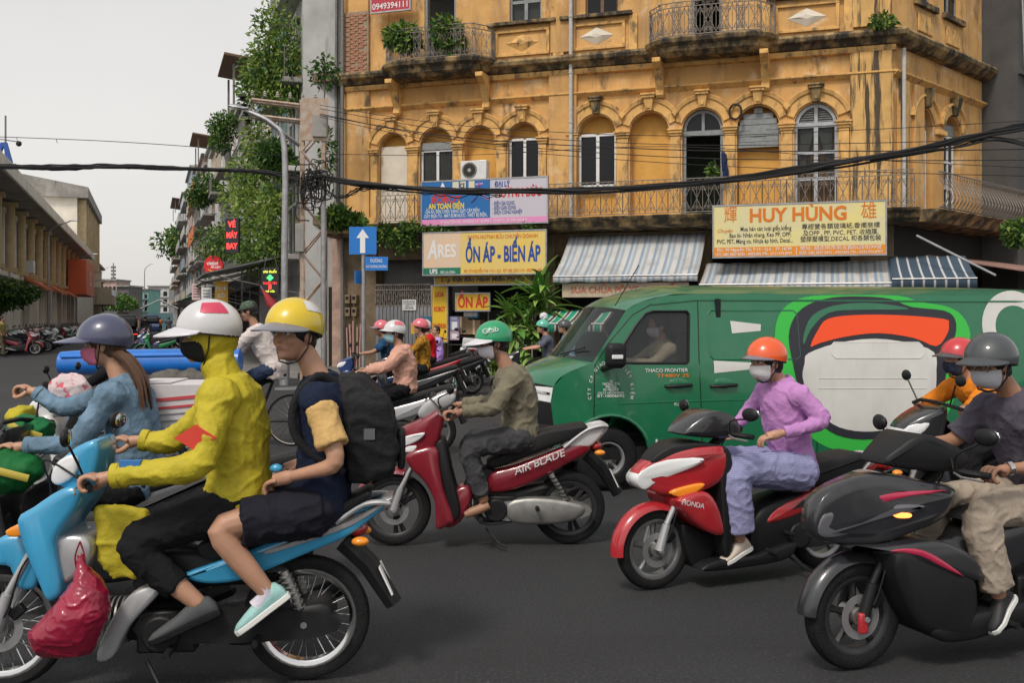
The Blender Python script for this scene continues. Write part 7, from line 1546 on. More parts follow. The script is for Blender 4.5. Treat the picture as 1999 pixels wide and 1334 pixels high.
# ------------------------------------------------------------------ the green delivery van
hv = R(180 + 12); dvv = Vector((math.cos(hv), math.sin(hv), 0)); lvv = Vector((-math.sin(hv), math.cos(hv), 0))
FV = Frame(gpt(1192, 962) - dvv * 1.62 - lvv * .84, hv)
Z5 = lambda x, y: (1020 + x / 2.0419, 560 + y / 2.0425)
M_van = paint('van_green', (.006, .145, .062), .33); layer(M_van, (.08, .11, .07), 1.6, .60, .80, (1, 1, .5), amt=.28, seed=6)
M_lime = mat('bright_green_vinyl', (.035, .46, .055), .45); M_vchar = mat('charcoal_vinyl', (.020, .021, .030), .45); M_vora = mat('orange_vinyl', (.86, .075, .010), .45); M_vwht = mat('offwhite_vinyl', (.64, .63, .60), .5, nz=.10, ns=3)
layer(M_vwht, (.46, .44, .40), 4, .55, .8, (2, 2, .3), amt=.5)
M_winds = mat('van_glass', (.035, .040, .042), .05, spec=.8); nodes_of(M_winds)[1].inputs['Alpha'].default_value = .45

VAN = thing('delivery_van', 'green panel van with orange and white side graphic behind the riders', 'van', tuple(FV.loc), hv)
def vp(x, y, yy=.84): return FV.px(*Z5(x, y), yy)
ZB, ZT = vp(500, 318)[1], vp(800, 28, .74)[1]
XR = -3.5
def sy(x, z):
    y = .84 if z <= ZB else .84 - .12 * (z - ZB) / (ZT - ZB)
    if z < .55: y -= (.55 - z) * .08
    if x > 1.55: y -= (x - 1.55) ** 2 * .34
    if x < XR + .3: y -= (XR + .3 - x) ** 2 * .8
    return y
nosex = vp(128, 470)[0]
top_line = [vp(138, 560), vp(128, 470), vp(138, 402), vp(178, 352), vp(282, 304)]
wsb, wst = vp(282, 304), vp(412, 94, .74)
roof_line = [wst, vp(470, 62, .74), vp(570, 36, .74), (vp(700, 28, .74)[0], ZT), (-1.0, ZT), (-2.5, ZT), (XR + .1, ZT - .02)]
def sheet(name, m, outline, holes=(), off=0.0, cuts=True, par=None):
    bm = bmesh.new(); 
    for loop in [outline] + list(holes):
        vs_ = [bm.verts.new((x, 0, z)) for x, z in loop]
        for a, b_ in zip(vs_, vs_[1:] + vs_[:1]): bm.edges.new((a, b_))
    bmesh.ops.triangle_fill(bm, use_beauty=True, edges=bm.edges[:])
    if cuts:
        for xx in (1.55, 1.75, 1.95, 2.15, 2.3, 2.45, XR + .3, XR + .15): bmesh.ops.bisect_plane(bm, geom=bm.verts[:] + bm.edges[:] + bm.faces[:], plane_co=(xx, 0, 0), plane_no=(1, 0, 0))
        for zz in (.55, ZB): bmesh.ops.bisect_plane(bm, geom=bm.verts[:] + bm.edges[:] + bm.faces[:], plane_co=(0, 0, zz), plane_no=(0, 0, 1))
    for s in ((1, -1) if off == 0 else (1,)):
        me = bpy.data.meshes.new(name); b2 = bm.copy()
        for v in b2.verts: v.co.y = s * (sy(v.co.x, v.co.z) + off)
        bmesh.ops.recalc_face_normals(b2, faces=b2.faces)
        if b2.faces and sum(f_.normal.y for f_ in b2.faces) * s < 0: bmesh.ops.reverse_faces(b2, faces=b2.faces)
        b2.to_mesh(me); b2.free(); me.materials.append(m); me.shade_smooth(); me.set_sharp_from_angle(angle=R(30))
        o = link(name, me, par or VAN)
    bm.free(); return o
def arc(cx, cz, r, a0, a1, n=14): return [(cx + r * math.cos(R(a0 + (a1 - a0) * k / n)), cz + r * math.sin(R(a0 + (a1 - a0) * k / n))) for k in range(n + 1)]
zsill = .30; RX = -1.75
low = [(nosex - .02, .28), (1.62 + .40, zsill)] + arc(1.62, .34, .40, 0, 180) + [(1.62 - .40, zsill), (RX + .4, zsill)] + arc(RX, .34, .40, 0, 180) + [(RX - .4, zsill), (XR, .34), (XR, ZB)] + [(XR + .05, ZT - .1), (XR + .1, ZT - .02)]
upper = [p for p in reversed(roof_line[:-1])] + [wsb] + list(reversed(top_line))[1:]
win = [vp(362, 305), vp(400, 235, .8), vp(455, 150, .77), vp(490, 108, .75), vp(520, 98, .75), vp(655, 98, .75), vp(664, 108, .75), vp(664, 295, .84), vp(655, 306)]
sheet('side_panel', M_van, low + upper, [win])
def across(name, m, line, c2=(.05, .05), b2=(0, 0), n=12, edge=True):
    mb = MB(); rs = []
    for i_, (x, z) in enumerate(line):
        ye = sy(x, z); q_ = i_ / (len(line) - 1); crown = c2[0] + (c2[1] - c2[0]) * min(q_ * edge, 1); bow = b2[0] + (b2[1] - b2[0]) * min(q_ * edge, 1)
        rs.append([(x + bow * (1 - t * t), ye * t, z + crown * (1 - abs(t) ** 2.6)) for t in [-1 + 2 * k / n for k in range(n + 1)]])
    for i in range(len(rs)): mb.v.extend(rs[i])
    for i in range(len(rs) - 1):
        for k in range(n): a = i * (n + 1) + k; mb.f.append((a, a + 1, a + n + 2, a + n + 1)); mb.m.append(0)
    return mb.build(name, m, VAN, ang=30)
across('roof', M_van, spline(roof_line, 3, False), (.04, .10), (.14, 0), edge=2.5)
across('windscreen', M_winds, [wsb, (wsb[0] * .5 + wst[0] * .5, wsb[1] * .5 + wst[1] * .5), wst], (.03, .04), (.16, .14), edge=1)
across('bonnet', M_van, spline(list(reversed(top_line))[:4], 3, False), (.03, .03), (.16, .22))
across('front_grille', M_plas, [vp(138, 402), vp(128, 470), vp(138, 560)], (.03, 0), (.22, .22), edge=1)
across('front_bumper', M_plas, [vp(138, 560), vp(124, 600), vp(130, 690), (nosex - .02, .28)], (.0, 0), (.22, .22))
across('rear_door', M_van, [(XR + .1, ZT - .02), (XR, ZB), (XR, .34)], (.0, 0), (-.05, -.05))
MB().b2(XR + .1, 2.0, -.76, .76, .30, .42).build('floor_pan', M_plas, VAN, smooth=False)
MB().b2(.45, .5, -.76, .76, .42, ZT - .05).build('bulkhead', M_plas, VAN, smooth=False)
for s in (-1, 1):
    MB().b2(.75, 1.25, s * .4 - .25, s * .4 + .25, .72, .92).build('cab_seat', M_seat, VAN, bevel=.05); MB().box((.68, s * .4, 1.2), (.14, .46, .66), Matrix.Rotation(R(-10), 3, 'Y')).build('seat_back', M_seat, VAN, bevel=.05)
MB().tube([(1.5 + .05 * math.cos(a), .4 + .19 * math.sin(a), 1.18 + .17 * math.cos(a)) for a in [2 * math.pi * k / 24 for k in range(24)]], .014, 8, closed=True).build('steering_wheel', M_plas, VAN)
MB().b2(1.6, 1.95, -.66, .66, .85, 1.15).build('dashboard', M_plas, VAN, bevel=.04)
# side window glass, rubber, seams, pressings, handles
sheet('side_window', M_winds, win, off=-.012)
def line3(pts, off=.0, closed=False): return [(x, sy(x, z) + off, z) for x, z in pts]
def path(name, m, pts, r=.006, closed=False, off=.0, sm=0, par=None):
    if sm: pts = [tuple(p) for p in spline(pts, sm, closed)]
    dense = []
    for i in range(len(pts) - (0 if closed else 1)):
        a, b_ = pts[i], pts[(i + 1) % len(pts)]
        dense += [(a[0] + (b_[0] - a[0]) * k / 4, a[1] + (b_[1] - a[1]) * k / 4) for k in range(4)]
    if not closed: dense.append(pts[-1])
    return MB().tube(line3(dense, off), r, 6, closed=closed).build(name, m, par or VAN)
path('window_seal', M_plas, win, .012, True)
path('door_seam', M_plas, [vp(285, 715), vp(291, 316), vp(340, 228, .8), vp(440, 112, .76), vp(515, 70, .74), vp(600, 58, .74), vp(700, 56, .74), vp(706, 300), vp(722, 715)], .005)
path('door_seam', M_plas, [vp(1157, 50, .74), vp(1160, 300), vp(1178, 640), vp(1178, 715)], .005)
path('roof_gutter', M_van, [vp(515, 70, .74), vp(700, 52, .74), (-1.5, vp(800, 55, .74)[1]), (XR + .1, vp(800, 55, .74)[1])], .012)
def rrect(x0, y0, x1, y1, k=14): return [vp(x0 + k, y0), vp(x1 - k, y0), vp(x1, y0 + k), vp(x1, y1 - k), vp(x1 - k, y1), vp(x0 + k, y1), vp(x0, y1 - k), vp(x0, y0 + k)]
path('pressed_panel', M_van, rrect(752, 95, 1110, 290), .012, True, off=-.004)
for z_ in (365, 405): path('swage_line', M_vwht, [vp(1180, z_), vp(1610, z_)], .0035, off=.0115)
path('swage_line', M_van, [vp(290, 470), vp(720, 455), vp(1150, 445)], .010, off=-.004)
sheet('pressed_panel', M_vwht, rrect(1235, 222, 1600, 285), off=.0145); path('pressing_edge', M_vwht, rrect(1235, 222, 1600, 285), .006, True, off=.0115)
for x in (622, 802):
    a, b_ = vp(x - 52, 397), vp(x + 52, 392)
    MB().tube([(a[0], sy(*a) + .0, a[1]), (a[0] - .03, sy(*a) + .03, a[1]), (b_[0] + .03, sy(*b_) + .03, b_[1]), (b_[0], sy(*b_), b_[1])], .017, 8).build('door_handle', M_plas, VAN)
    MB().ball((vp(x, 385)[0], .838, vp(x, 385)[1]), .10, .012, .055).build('handle_recess', M_van, VAN)
# mirror, lamp, wheels, flaps, aerial
mx, mz = vp(372, 275, .98)
mo = MB().box((mx, .98, mz), (.20, .13, .24)).build('wing_mirror', M_plas, VAN, bevel=.055, seg=4); MB().tube([(mx + .05, .99, mz - .10), (mx + .08, .8, mz - .14)], .03, 8).build('mirror_arm', M_plas, mo); MB().b2(mx - .05, mx + .06, 1.05, 1.062, mz - .03, mz + .01).build('mirror_indicator', M_lens, mo, bevel=.006)
def front_pt(t, z, off=0.0):
    a_, b_ = vp(138, 402), vp(128, 470); q_ = (a_[1] - z) / (a_[1] - b_[1]); x = a_[0] + (b_[0] - a_[0]) * q_; return (x + .22 * (1 - t * t) + off, (sy(x, z) + off * .6) * t, z + .03 * (1 - abs(t) ** 2.6) * (1 - min(q_, 1)))
for s in (-1, 1):
    zh, zl = vp(138, 402)[1] - .01, vp(128, 466)[1]
    for nm, m, ta, tb, za, zb, of in (('headlamp', M_lens, 1.0, .52, zh, zl, .006), ('headlamp_trim', M_plas, .97, .60, zh - .05, zl + .07, .012), ('headlamp_reflector', M_chrome, .93, .66, zh - .065, zl + .085, .018)):
        mb = MB(); n = 8
        for k in range(n + 1):
            t = ta + (tb - ta) * k / n; mb.v.extend([front_pt(t * s, za - .05 * k / n * (za - zb) / .3, of), front_pt(t * s, zb + .02 * k / n, of)])
            if k: b0 = 2 * k; mb.f.append((b0 - 2, b0 - 1, b0 + 1, b0)); mb.m.append(0)
        mb.build(nm, m, VAN, ang=60)
MB().ball(front_pt(0, vp(128, 440)[1], .0), .03, .16, .05).build('badge', M_chrome, VAN)
path('wheel_arch_lip', M_van, arc(1.62, .34, .405, -5, 185), .018, off=.004)
path('sill_trim', M_plas, [(1.2, .3), (RX + .42, .3)], .02)
for xx in (1.62, RX):
    for s in (-1, 1): wheel(VAN, 'wheel', xx, .315, .19, 'alloy', M_steel, False, 7, y=s * .70)
MB().b2(1.14, 1.16, .56, .84, .14, .5).build('mud_flap', M_vwht, VAN)
tubeo('aerial', M_plas, VAN, [(*vp(375, 75, .7)[:1], .66, ZT - .12), (vp(470, -60, .7)[0], .66, ZT + .28)], .005)
tubeo('wiper', M_plas, VAN, [(wsb[0] + .15, .2, wsb[1] + .06), (wsb[0] + .02, .62, wsb[1] + .14)], .008)
# printed side graphic
def dec(name, m, pts, lay, sm=3): return sheet(name, m, [tuple(p) for p in spline([vp(x, y, .84 if y > 318 else .79) for x, y in pts], sm)] if sm else [vp(x, y, .84 if y > 318 else .79) for x, y in pts], off=.0035 * lay)
dec('lime_graphic', M_lime, [(1005, 200), (1030, 110), (1090, 58), (1170, 36), (1300, 33), (1510, 35), (1600, 60), (1700, 78), (1760, 115), (1785, 190), (1750, 280), (1735, 400), (1680, 530), (1560, 620), (1400, 665), (1260, 655), (1150, 600), (1060, 480), (1020, 330)], 1)
dec('charcoal_graphic', M_vchar, [(1060, 200), (1090, 120), (1150, 70), (1250, 42), (1370, 38), (1480, 48), (1560, 80), (1690, 95), (1730, 130), (1725, 190), (1690, 260), (1690, 330), (1670, 420), (1600, 520), (1480, 590), (1360, 610), (1250, 590), (1170, 530), (1110, 430), (1080, 320)], 2)
dec('green_crescent', M_van, [(1120, 190), (1160, 115), (1250, 75), (1370, 64), (1480, 72), (1545, 90), (1340, 92), (1225, 105), (1150, 170), (1118, 230)], 3)
dec('orange_band', M_vora, [(1143, 237), (1180, 170), (1222, 128), (1330, 113), (1500, 113), (1682, 128), (1702, 148), (1690, 190), (1642, 237), (1560, 205), (1420, 185), (1280, 200), (1180, 225)], 3)
dec('offwhite_field', M_vwht, [(1115, 300), (1132, 265), (1250, 225), (1400, 207), (1540, 225), (1630, 260), (1648, 330), (1640, 430), (1580, 510), (1470, 565), (1360, 578), (1260, 560), (1190, 510), (1140, 430), (1115, 360)], 3)
dec('white_streak', M_vwht, [(832, 136), (954, 150), (950, 176), (836, 186)], 1, 0); dec('white_streak', M_vwht, [(755, 294), (905, 302), (905, 330), (765, 345)], 1, 0)
cx, cz = vp(1965, 165, .78)
sheet('white_letter', M_vwht, arc(cx, cz, .40, -60, 170, 24) + list(reversed(arc(cx, cz, .24, -60, 170, 24))), off=.0035)
vt = lambda s, x, y, size, m=M_white_l, **k: text(s, VAN, size, (vp(x, y)[0], sy(*vp(x, y)) + .004, vp(x, y)[1]), m, rot=(R(90), 0, R(180)), **k)
vt('THACO FRONTIER', 575, 334, .050, bold=.02, fit=.44); vt('TF480V 2S', 600, 355, .048, mat('orange_lettering', (.75, .22, .03), .5), bold=.02, fit=.33)
vt('EURO 5', 635, 469, .038, M_white_l, xs=1.2); vt('BT-18006092', 353, 436, .04, bold=.02, fit=.27); vt('CN-T.P. HỒ CHÍ MINH', 353, 424, .026, bold=.02, fit=.26)
ring = 'CTY CP GIAO HÀNG TIẾT KIỆM'; c0x, c0z = vp(353, 418); 
for i, ch in enumerate(ring):
    a = R(192 - 204 * i / (len(ring) - 1)); 
    if ch != ' ': text(ch, VAN, .045, (c0x - .215 * math.cos(a), .844, c0z + .215 * 1.35 * math.sin(a)), M_white_l, rot=(R(90), -(a - math.pi / 2), R(180)), bold=.02)
for k, s in enumerate(('28', 'TRỌNG TẢI', '945 KG', '02 NGƯỜI')): vt(s, 353, 378 + k * 11, .034, bold=.02)
def van_driver():
    fr = Frame(FV.loc + dvv * .50, hv)
    person('van driver in pale beige shirt and mask behind the green van side window', fr, dict(pel=(.48, .98), che=(.42, 1.22), nec=(.42, 1.45), hea=(.47, 1.60), pit=4, yaw=5, el=(.62, 1.22, .66), ha=(.98, 1.26, .55), el2=(.66, 1.2, .14), ha2=(.98, 1.26, .24), kn=(.95, 1.0, .5), an=(1.1, .6, .5), to=(1.25, .55, .5), kn2=(.95, 1.0, .28), an2=(1.1, .6, .28), to2=(1.25, .55, .28)),
        cloth('pale_beige_shirt', (.42, .36, .26)), C_blk, None, dict(mask=C_maskw), vox=.016, wr=.006, hands=('rest', 'rest'), cy=.40, hw=.09)
van_driver()
# ------------------------------------------------------------------ plainer motorbike used farther back
def lite_proto():
    o = thing('motorbike', 'x', 'motorbike')
    for nm, x in (('front_wheel', .62), ('rear_wheel', -.62)):
        mb = MB(); r = .28; mb.lathe((0, 0, 0), [(.205, -.03), (.235, -.042), (.265, -.03), (.28, 0), (.265, .03), (.235, .042), (.205, .03)], n=24); w = mb.build(nm, M_tyre, o, (x, 0, r))
        rm = MB(); rm.lathe((0, 0, 0), [(.18, -.02), (.21, -.025), (.21, .025), (.18, .02)], n=24)
        for k in range(5): a = k * 1.2566; rm.tube([(0, 0, 0), (.19 * math.cos(a), 0, .19 * math.sin(a))], .014, 5)
        rm.cyl((0, 0, 0), .04, .1, 'y', 10); rm.build('rim', M_rim, w)
    P0 = M_maroon
    MB().lathe((.62, 0, .28), [(.29, -.055), (.31, 0), (.29, .055), (.28, .05), (.30, 0), (.28, -.05)], n=12, a0=10, a1=120).build('front_mudguard', P0, o)
    for s in (-1, 1): MB().tube([(.62, s * .07, .28), (.44, s * .075, .72)], .022, 6).build('fork_leg', M_alu, o)
    panel('front_cowl', P0, o, [(.60, .80), (.56, .90), (.36, 1.0), (.30, .98), (.36, .72), (.50, .68)], .16, .03, wf=nose(.42, 1.8)); panel('leg_shield', P0, o, [(.52, .69), (.36, .74), (.28, .40), (.22, .2), (.32, .15), (.38, .45)], .2, .03)
    panel('headlight', M_lens, o, [(.61, .80), (.57, .88), (.44, .90), (.50, .82)], .165, .02, wf=nose(.42, 1.7)); panel('side_panel', P0, o, [(-.02, .42), (-.05, .56), (-.4, .66), (-.85, .80), (-.86, .74), (-.5, .52), (-.1, .40)], .125, .03)
    panel('seat', M_seat, o, [(.02, .60), (-.2, .70), (-.5, .78), (-.82, .86), (-.84, .80), (-.5, .68), (-.1, .58)], .125, .035); panel('engine', M_engine, o, [(.26, .2), (.2, .42), (-.1, .44), (-.6, .34), (-.6, .24), (-.1, .16)], .11, .03)
    MB().tube([(-.1, -.15, .2), (-.3, -.16, .24), (-.85, -.17, .38)], [.02, .05, .05], 8).build('muffler', M_alu, o); MB().tube([(-.82, 0, .72), (-.92, 0, .55), (-1.0, 0, .38)], .045, 6).build('rear_mudguard', M_plas, o); MB().box((-.985, 0, .52), (.01, .15, .12), Matrix.Rotation(R(25), 3, 'Y')).build('number_plate', M_plate, o)
    MB().ball((-.87, 0, .76), .04, .08, .035).build('tail_light', M_red_l, o)
    MB().tube([(.28, -.33, 1.0), (.36, -.1, 1.04), (.36, .1, 1.04), (.28, .33, 1.0)], .013, 6).build('handlebar', M_engine, o)
    for s in (-1, 1): MB().tube([(.32, s * .2, 1.02), (.34, s * .3, 1.17)], .006, 5).ball((.33, s * .34, 1.2), .02, .06, .04, n=10, m=6).build('mirror', M_plas, o); MB().tube([(-.6, s * .1, .28), (-.5, s * .1, .58)], .02, 6).build('shock_absorber', M_alu, o)
    MB().tube([(.0, .1, .2), (-.05, .25, .02)], .01, 5).build('side_stand', M_engine, o)
    return o
LITE = lite_proto(); LITE_USED = [False]
PCOL = {'black': M_char, 'red': M_redp, 'blue': paint('navy_paint', (.03, .06, .18)), 'white': M_whitep, 'orange': paint('orange_paint', (.62, .12, .015)), 'silver': M_silver, 'green': paint('green_paint', (.02, .22, .08)), 'maroon': M_maroon, 'brown': paint('brown_paint', (.14, .06, .03))}
def lite(label, loc, rz, col, group=None, lean=0.0, sc=1.0):
    if LITE_USED[0]: o = copy_tree(LITE, None, {'maroon_paint': PCOL[col]})
    else: o = LITE; LITE_USED[0] = True
    o.location = loc; o.rotation_euler = (lean, 0, rz); o.scale = (sc,) * 3; o['label'] = label; o['category'] = 'motorbike'
    if group: o['group'] = group
    elif 'group' in o: del o['group']
    return o
lite('maroon motorbike parked at the head of the row beside the left edge', tuple(gpt(38, 694)), R(20), 'maroon', lean=R(-6))
SIT = dict(pel=(-.27, .82), che=(-.27, 1.06), nec=(-.22, 1.30), hea=(-.15, 1.47), el=(-.05, 1.07, .27), ha=(.27, 1.01, .28), kn=(.18, .70, .17), an=(.04, .30, .17), to=(.2, .21, .18))
def bg(label, bl, u, Y, rz, col, top, bottom, head, group='riders behind the maroon motorbike', sh=(0, 0), J=None, **kw):
    p = Vector(((u - 1000) / FPX * Y, Y, 0)); fr = Frame(p, rz)
    if bl: lite(bl, tuple(p), rz, col)
    k = dict(vox=.015, wr=.010, shoes=(C_blk, None)); k.update(kw); sho = k.pop('shoes')
    return person(label, fr, dict(SIT, **(J or {})), top, bottom, sho, head, **k)
W180 = R(180)
bg('person in salmon pink hooded jacket with blue mask and white helmet', 'silver motorbike ridden by the person in the salmon jacket', 748, 12.2, R(184), 'silver', C_salm, C_blk, dict(helmet=H_wht, visor=H_wht, mask=C_maskb, stripe=H_pk, vlen=.05), J=dict(yaw=20, nec=(-.20, 1.32), hea=(-.14, 1.49)), vox=.011, sl_add=.03, top_add=.03, wr=.014,
   extra=lambda o, L, M, H, nec, pel, che, C: pend(MB().ball(nec + Vector((-.075, 0, -.02)), .075, .13, .055).build('hood', C_salm, o), .012, 3, .008, 12))
bg('bare-armed person in dark blue tee and peaked helmet left of the salmon jacket', 'dark blue motorbike half hidden beside the salmon jacket', 728, 17.5, R(180), 'blue', cloth('dark_blue_tee', (.02, .07, .16), .5), C_blk, dict(helmet=H_pk, visor=V_smoke), sleeve=.4, skin=M_skin2, sl_add=.02)
bg('person in mustard patterned top and coral helmet behind the salmon jacket', 'black motorbike hidden behind the salmon jacket', 795, 17.0, R(186), 'black', layer(cloth('mustard_print', (.42, .20, .02)), (.06, .04, .02), 26, .5, .58, amt=.9), C_blk, dict(helmet=H_pk), J=dict(nec=(-.25, 1.34), hea=(-.22, 1.5)))
bg('person in bright red top with a white sticker-covered helmet', 'red motorbike in front of the upright yellow sign', 815, 20.5, R(190), 'red', cloth('bright_red_top', (.52, .012, .022)), C_blk, dict(helmet=H_wht, stripe=M_vora), J=dict(yaw=-30))
bg('child in lilac dress sitting sideways on a parked motorbike with hand to mouth', None, 838, 22.5, R(192), 'black', cloth('lilac_dress', (.46, .36, .66)), None, dict(hair=True), J=dict(pel=(-.2, .85), che=(-.2, 1.02), nec=(-.18, 1.2), hea=(-.16, 1.36), yaw=40, el=(-.05, 1.0, .18), ha=(-.05, 1.30, .1), el2=(-.1, 1.0, -.2), ha2=(.05, .9, -.1), kn=(.05, .80, .16), an=(.05, .42, .2), to=(.15, .36, .24)), bs=.92, sw=.14, sleeve=.35, hands=('rest', 'rest'), bare_eyes=True, vox=.012,
   extra=lambda o, L, M, H, nec, pel, che, C: pend(MB().tube([pel + Vector((0, 0, .12)), pel + Vector((.1, .08, -.05)), pel + Vector((.16, .14, -.32))], [.15, .21, .19], 14).build('skirt', cloth('lilac_skirt', (.44, .26, .66)), o), .016, 3, .02, 10))
lite('black motorbike on which the child in lilac sits', tuple(P(845, HZ, 22.6) * 1 - Vector((0, 0, CH))), R(192), 'black'); lite('dark maroon motorbike parked behind the child in lilac', (P(880, HZ, 24.2).x, 24.2, .14), R(160), 'maroon', lean=R(4)); lite('white motorbike parked with its number plate towards the road beside the shop', (P(912, HZ, 24.6).x, 24.6, .14), R(97), 'white', lean=R(5)); lite('black motorbike parked close beside the white one by the shop shelves', (P(935, HZ, 24.9).x, 24.9, .14), R(84), 'black', lean=R(-4)); lite('charcoal motorbike parked left of the plants near the white one', (P(868, HZ, 21.2).x, 21.2, 0), R(205), 'black', lean=R(-5))
bg('person in grey tee and teal helmet riding behind the van bonnet', 'dark motorbike hidden behind the van bonnet', 1045, 20, R(182), 'black', cloth('grey_tee', (.10, .11, .14)), C_blk, dict(helmet=H_teal), sleeve=.45)
bg('person in pale blue tee and dark helmet riding pillion beside the van windscreen', None, 1050, 20.0, R(182), 'black', cloth('pale_blue_tee', (.22, .32, .48)), C_blk, dict(helmet=H_dk), J=dict(pel=(-.62, .86), che=(-.62, 1.08), nec=(-.58, 1.31), hea=(-.53, 1.47), kn=(-.2, .74, .2), an=(-.35, .42, .2), to=(-.2, .36, .2), el=(-.42, 1.08, .25), ha=(-.3, 1.0, .15)), sleeve=.45, hands=('rest', 'rest'))
# orange-jacket rider and pale bike behind the charcoal scooter
FO = Frame(P(1905, HZ, 7.3) - Vector((0, 0, CH)), R(188)); oq = lambda u, v, y=0: FO.px(u, v, y)
lite('black motorbike of the orange jacket rider behind the charcoal scooter', tuple(FO.loc), FO.rz, 'black', sc=1.04)
person('person in orange jacket with patterned dark mask and red helmet behind the charcoal scooter', FO, dict(SIT, pel=(-.15, .86), che=(-.13, 1.10), nec=oq(1885, 745), hea=oq(1872, 702), yaw=10, el=(*oq(1830, 795, -.1), .28), ha=(.26, 1.03, .29)), C_orange, C_blk, (C_blk, None), dict(helmet=H_red, visor=H_dk, mask=cloth('patterned_mask', (.05, .06, .10), .6, ns=60)), vox=.011, wr=.012, sl_add=.022, top_add=.02)
# denim-jacket rider at far left
FW = Frame(P(150, HZ, 5.75) - Vector((0, 0, CH)), W180); wq = lambda u, v, y=0: FW.px(u, v, y)
lite('black motorbike under the denim jacket rider at the left edge', tuple(FW.loc), W180, 'black', sc=1.05)
def wex(o, L, M, H, nec, pel, che, C):
    MB().ball((wq(240, 780, .24)[0] - .02, .19, wq(240, 790, .2)[1]), .09, .03, .1).build('jacket_patch', mat('patch_cream', (.45, .38, .26), .8, nz=.5, ns=30), o)
person('person in pale denim jacket with long brown hair pink mask and navy peaked helmet', FW, dict(pel=wq(275, 945), che=wq(262, 840), nec=wq(238, 740), hea=wq(204, 672), yaw=8, pit=4, el=(*wq(150, 868, .3), .30), ha=(*wq(15, 880, .3), .31), el2=(*wq(120, 800, -.25), -.27), ha2=(*wq(40, 765, -.3), -.31), kn=(*wq(65, 965, .15), .17), an=(*wq(110, 1110, .15), .17), to=(*wq(50, 1150, .15), .18)),
    C_denim, C_blk, (C_blk, None), dict(helmet=H_nav, visor=H_nav, mask=C_maskp, mbig=1.2, vlen=.12, vup=.12, hk=1.06, tail=[(*wq(222, 685), .02), (*wq(258, 705), .06), (*wq(284, 745), .08), (*wq(292, 795), .09)]), bare_eyes=True, vox=.009, sleeve=.98, sl_add=.020, top_add=.022, wr=.010, hair=M_hairb, bs=1.08)
CB = thing('carton', 'white carton with red printed lines strapped behind the denim jacket rider', 'carton', tuple(P(352, HZ, 6.1) - Vector((0, 0, CH - P(0, 860, 6.1).z))), R(4))
MB().b2(-.21, .21, -.2, .2, 0, .36).build('box_body', mat('white_card', (.60, .57, .58), .7, nz=.12, ns=5), CB, bevel=.008); MB().b2(-.21, .0, -.2, .2, .362, .37).build('lid_flap', MATS['white_card'], CB)
for k, (z, w, h_) in enumerate(((.27, .36, .02), (.22, .30, .015), (.18, .20, .008), (.14, .24, .008), (.08, .16, .008))): MB().box((-.01, -.203, z), (w, .004, h_), Matrix.Rotation(R(-5), 3, 'Y')).build('print_line', mat('red_print', (.50, .06, .07), .6) if k < 2 else mat('grey_print', (.25, .25, .28), .6), CB)
lite('black motorbike carrying the white carton hidden between the left riders', (P(330, HZ, 6.2).x, 6.25, 0), W180, 'black')
FL = thing('floral_bag', 'white cloth bag with pink flowers held before the denim jacket rider', 'bag', tuple(P(136, 790, 6.1)), 0); pend(MB().ball((0, 0, .09), .13, .08, .10).build('cloth', layer(cloth('floral_cloth', (.66, .55, .56)), (.60, .08, .13), 16, .56, .6, amt=.9), FL), .014, 3, .015, 10)
for k, (u, v, Y, rx, rz_, lb, c) in enumerate(((62, 842, 6.0, .13, .10, 'green woven cargo bag at the front of the denim jacket rider', (.02, .17, .06)), (22, 920, 5.4, .17, .11, 'dark green cargo bag low at the left edge', (.012, .13, .035)), (42, 812, 6.2, .08, .06, 'yellow cloth bundle on the green cargo bag', (.50, .42, .03)))):
    g_ = thing('cargo_bag', lb, 'bag', tuple(P(u, v, Y)), 0); pend(MB().ball((0, 0, 0), rx, .14, rz_).build('sack', cloth('sack_%d' % k, c, .3, .6), g_), .014, 3, .02, 8)
    if k < 2: MB().tube([(rx * .9, -.12, -rz_ * .2), (.0, -.165, .03), (-rx * .5, -.14, rz_ * .6)], .02, 6, flat=.4).build('band', mat('band_yellow', (.45, .36, .05), .7), g_)
# cargo tricycle with blue roll, ridden by the man in white
FC = Frame(P(556, HZ, 13) - Vector((0, 0, CH)), R(181)); TRI = thing('cargo_tricycle', 'old pedal cargo tricycle with spoked wheel carrying the blue roll', 'tricycle', tuple(FC.loc), FC.rz)
def bwheel(x, y, r=.34):
    w = MB().lathe((0, 0, 0), [(r - .035, -.012), (r - .03, .012), (r - .022, .014), (r - .022, -.014)], n=32).build('wheel', M_chrome, TRI, (x, y, r)); MB().lathe((0, 0, 0), [(r - .025, -.016), (r - .012, -.022), (r, 0), (r - .012, .022), (r - .025, .016)], n=32).build('tyre', M_tyre, w); MB().cyl((0, 0, 0), .03, .1, 'y', 12).build('hub', M_steel, w)
    for k in range(20): a = k * .314; MB().tube([(.02 * math.cos(a + 1), .03 * (-1) ** k, .02 * math.sin(a + 1)), ((r - .03) * math.cos(a), 0, (r - .03) * math.sin(a))], .0022, 4).build('spoke', M_chrome, w)
bwheel(-.1, 0); bwheel(2.1, .5); bwheel(2.1, -.5)
for pts in (((-.1, .06, .34), (.35, .04, .32), (.15, 0, .85)), ((-.1, -.06, .34), (.35, -.04, .32), (.15, 0, .85)), ((.15, 0, .85), (.9, 0, .75), (1.2, 0, .55)), ((.35, 0, .32), (1.2, 0, .5))): MB().tube(pts, .02, 8).build('frame_tube', M_engine, TRI)
MB().ball((.1, 0, .93), .13, .09, .04).build('saddle', M_seat, TRI); MB().b2(1.0, 3.0, -.55, .55, .55, .62).build('platform', M_wood, TRI, bevel=.01); MB().b2(1.0, 1.06, -.55, .55, .62, 1.0).build('push_bar', M_iron, TRI)
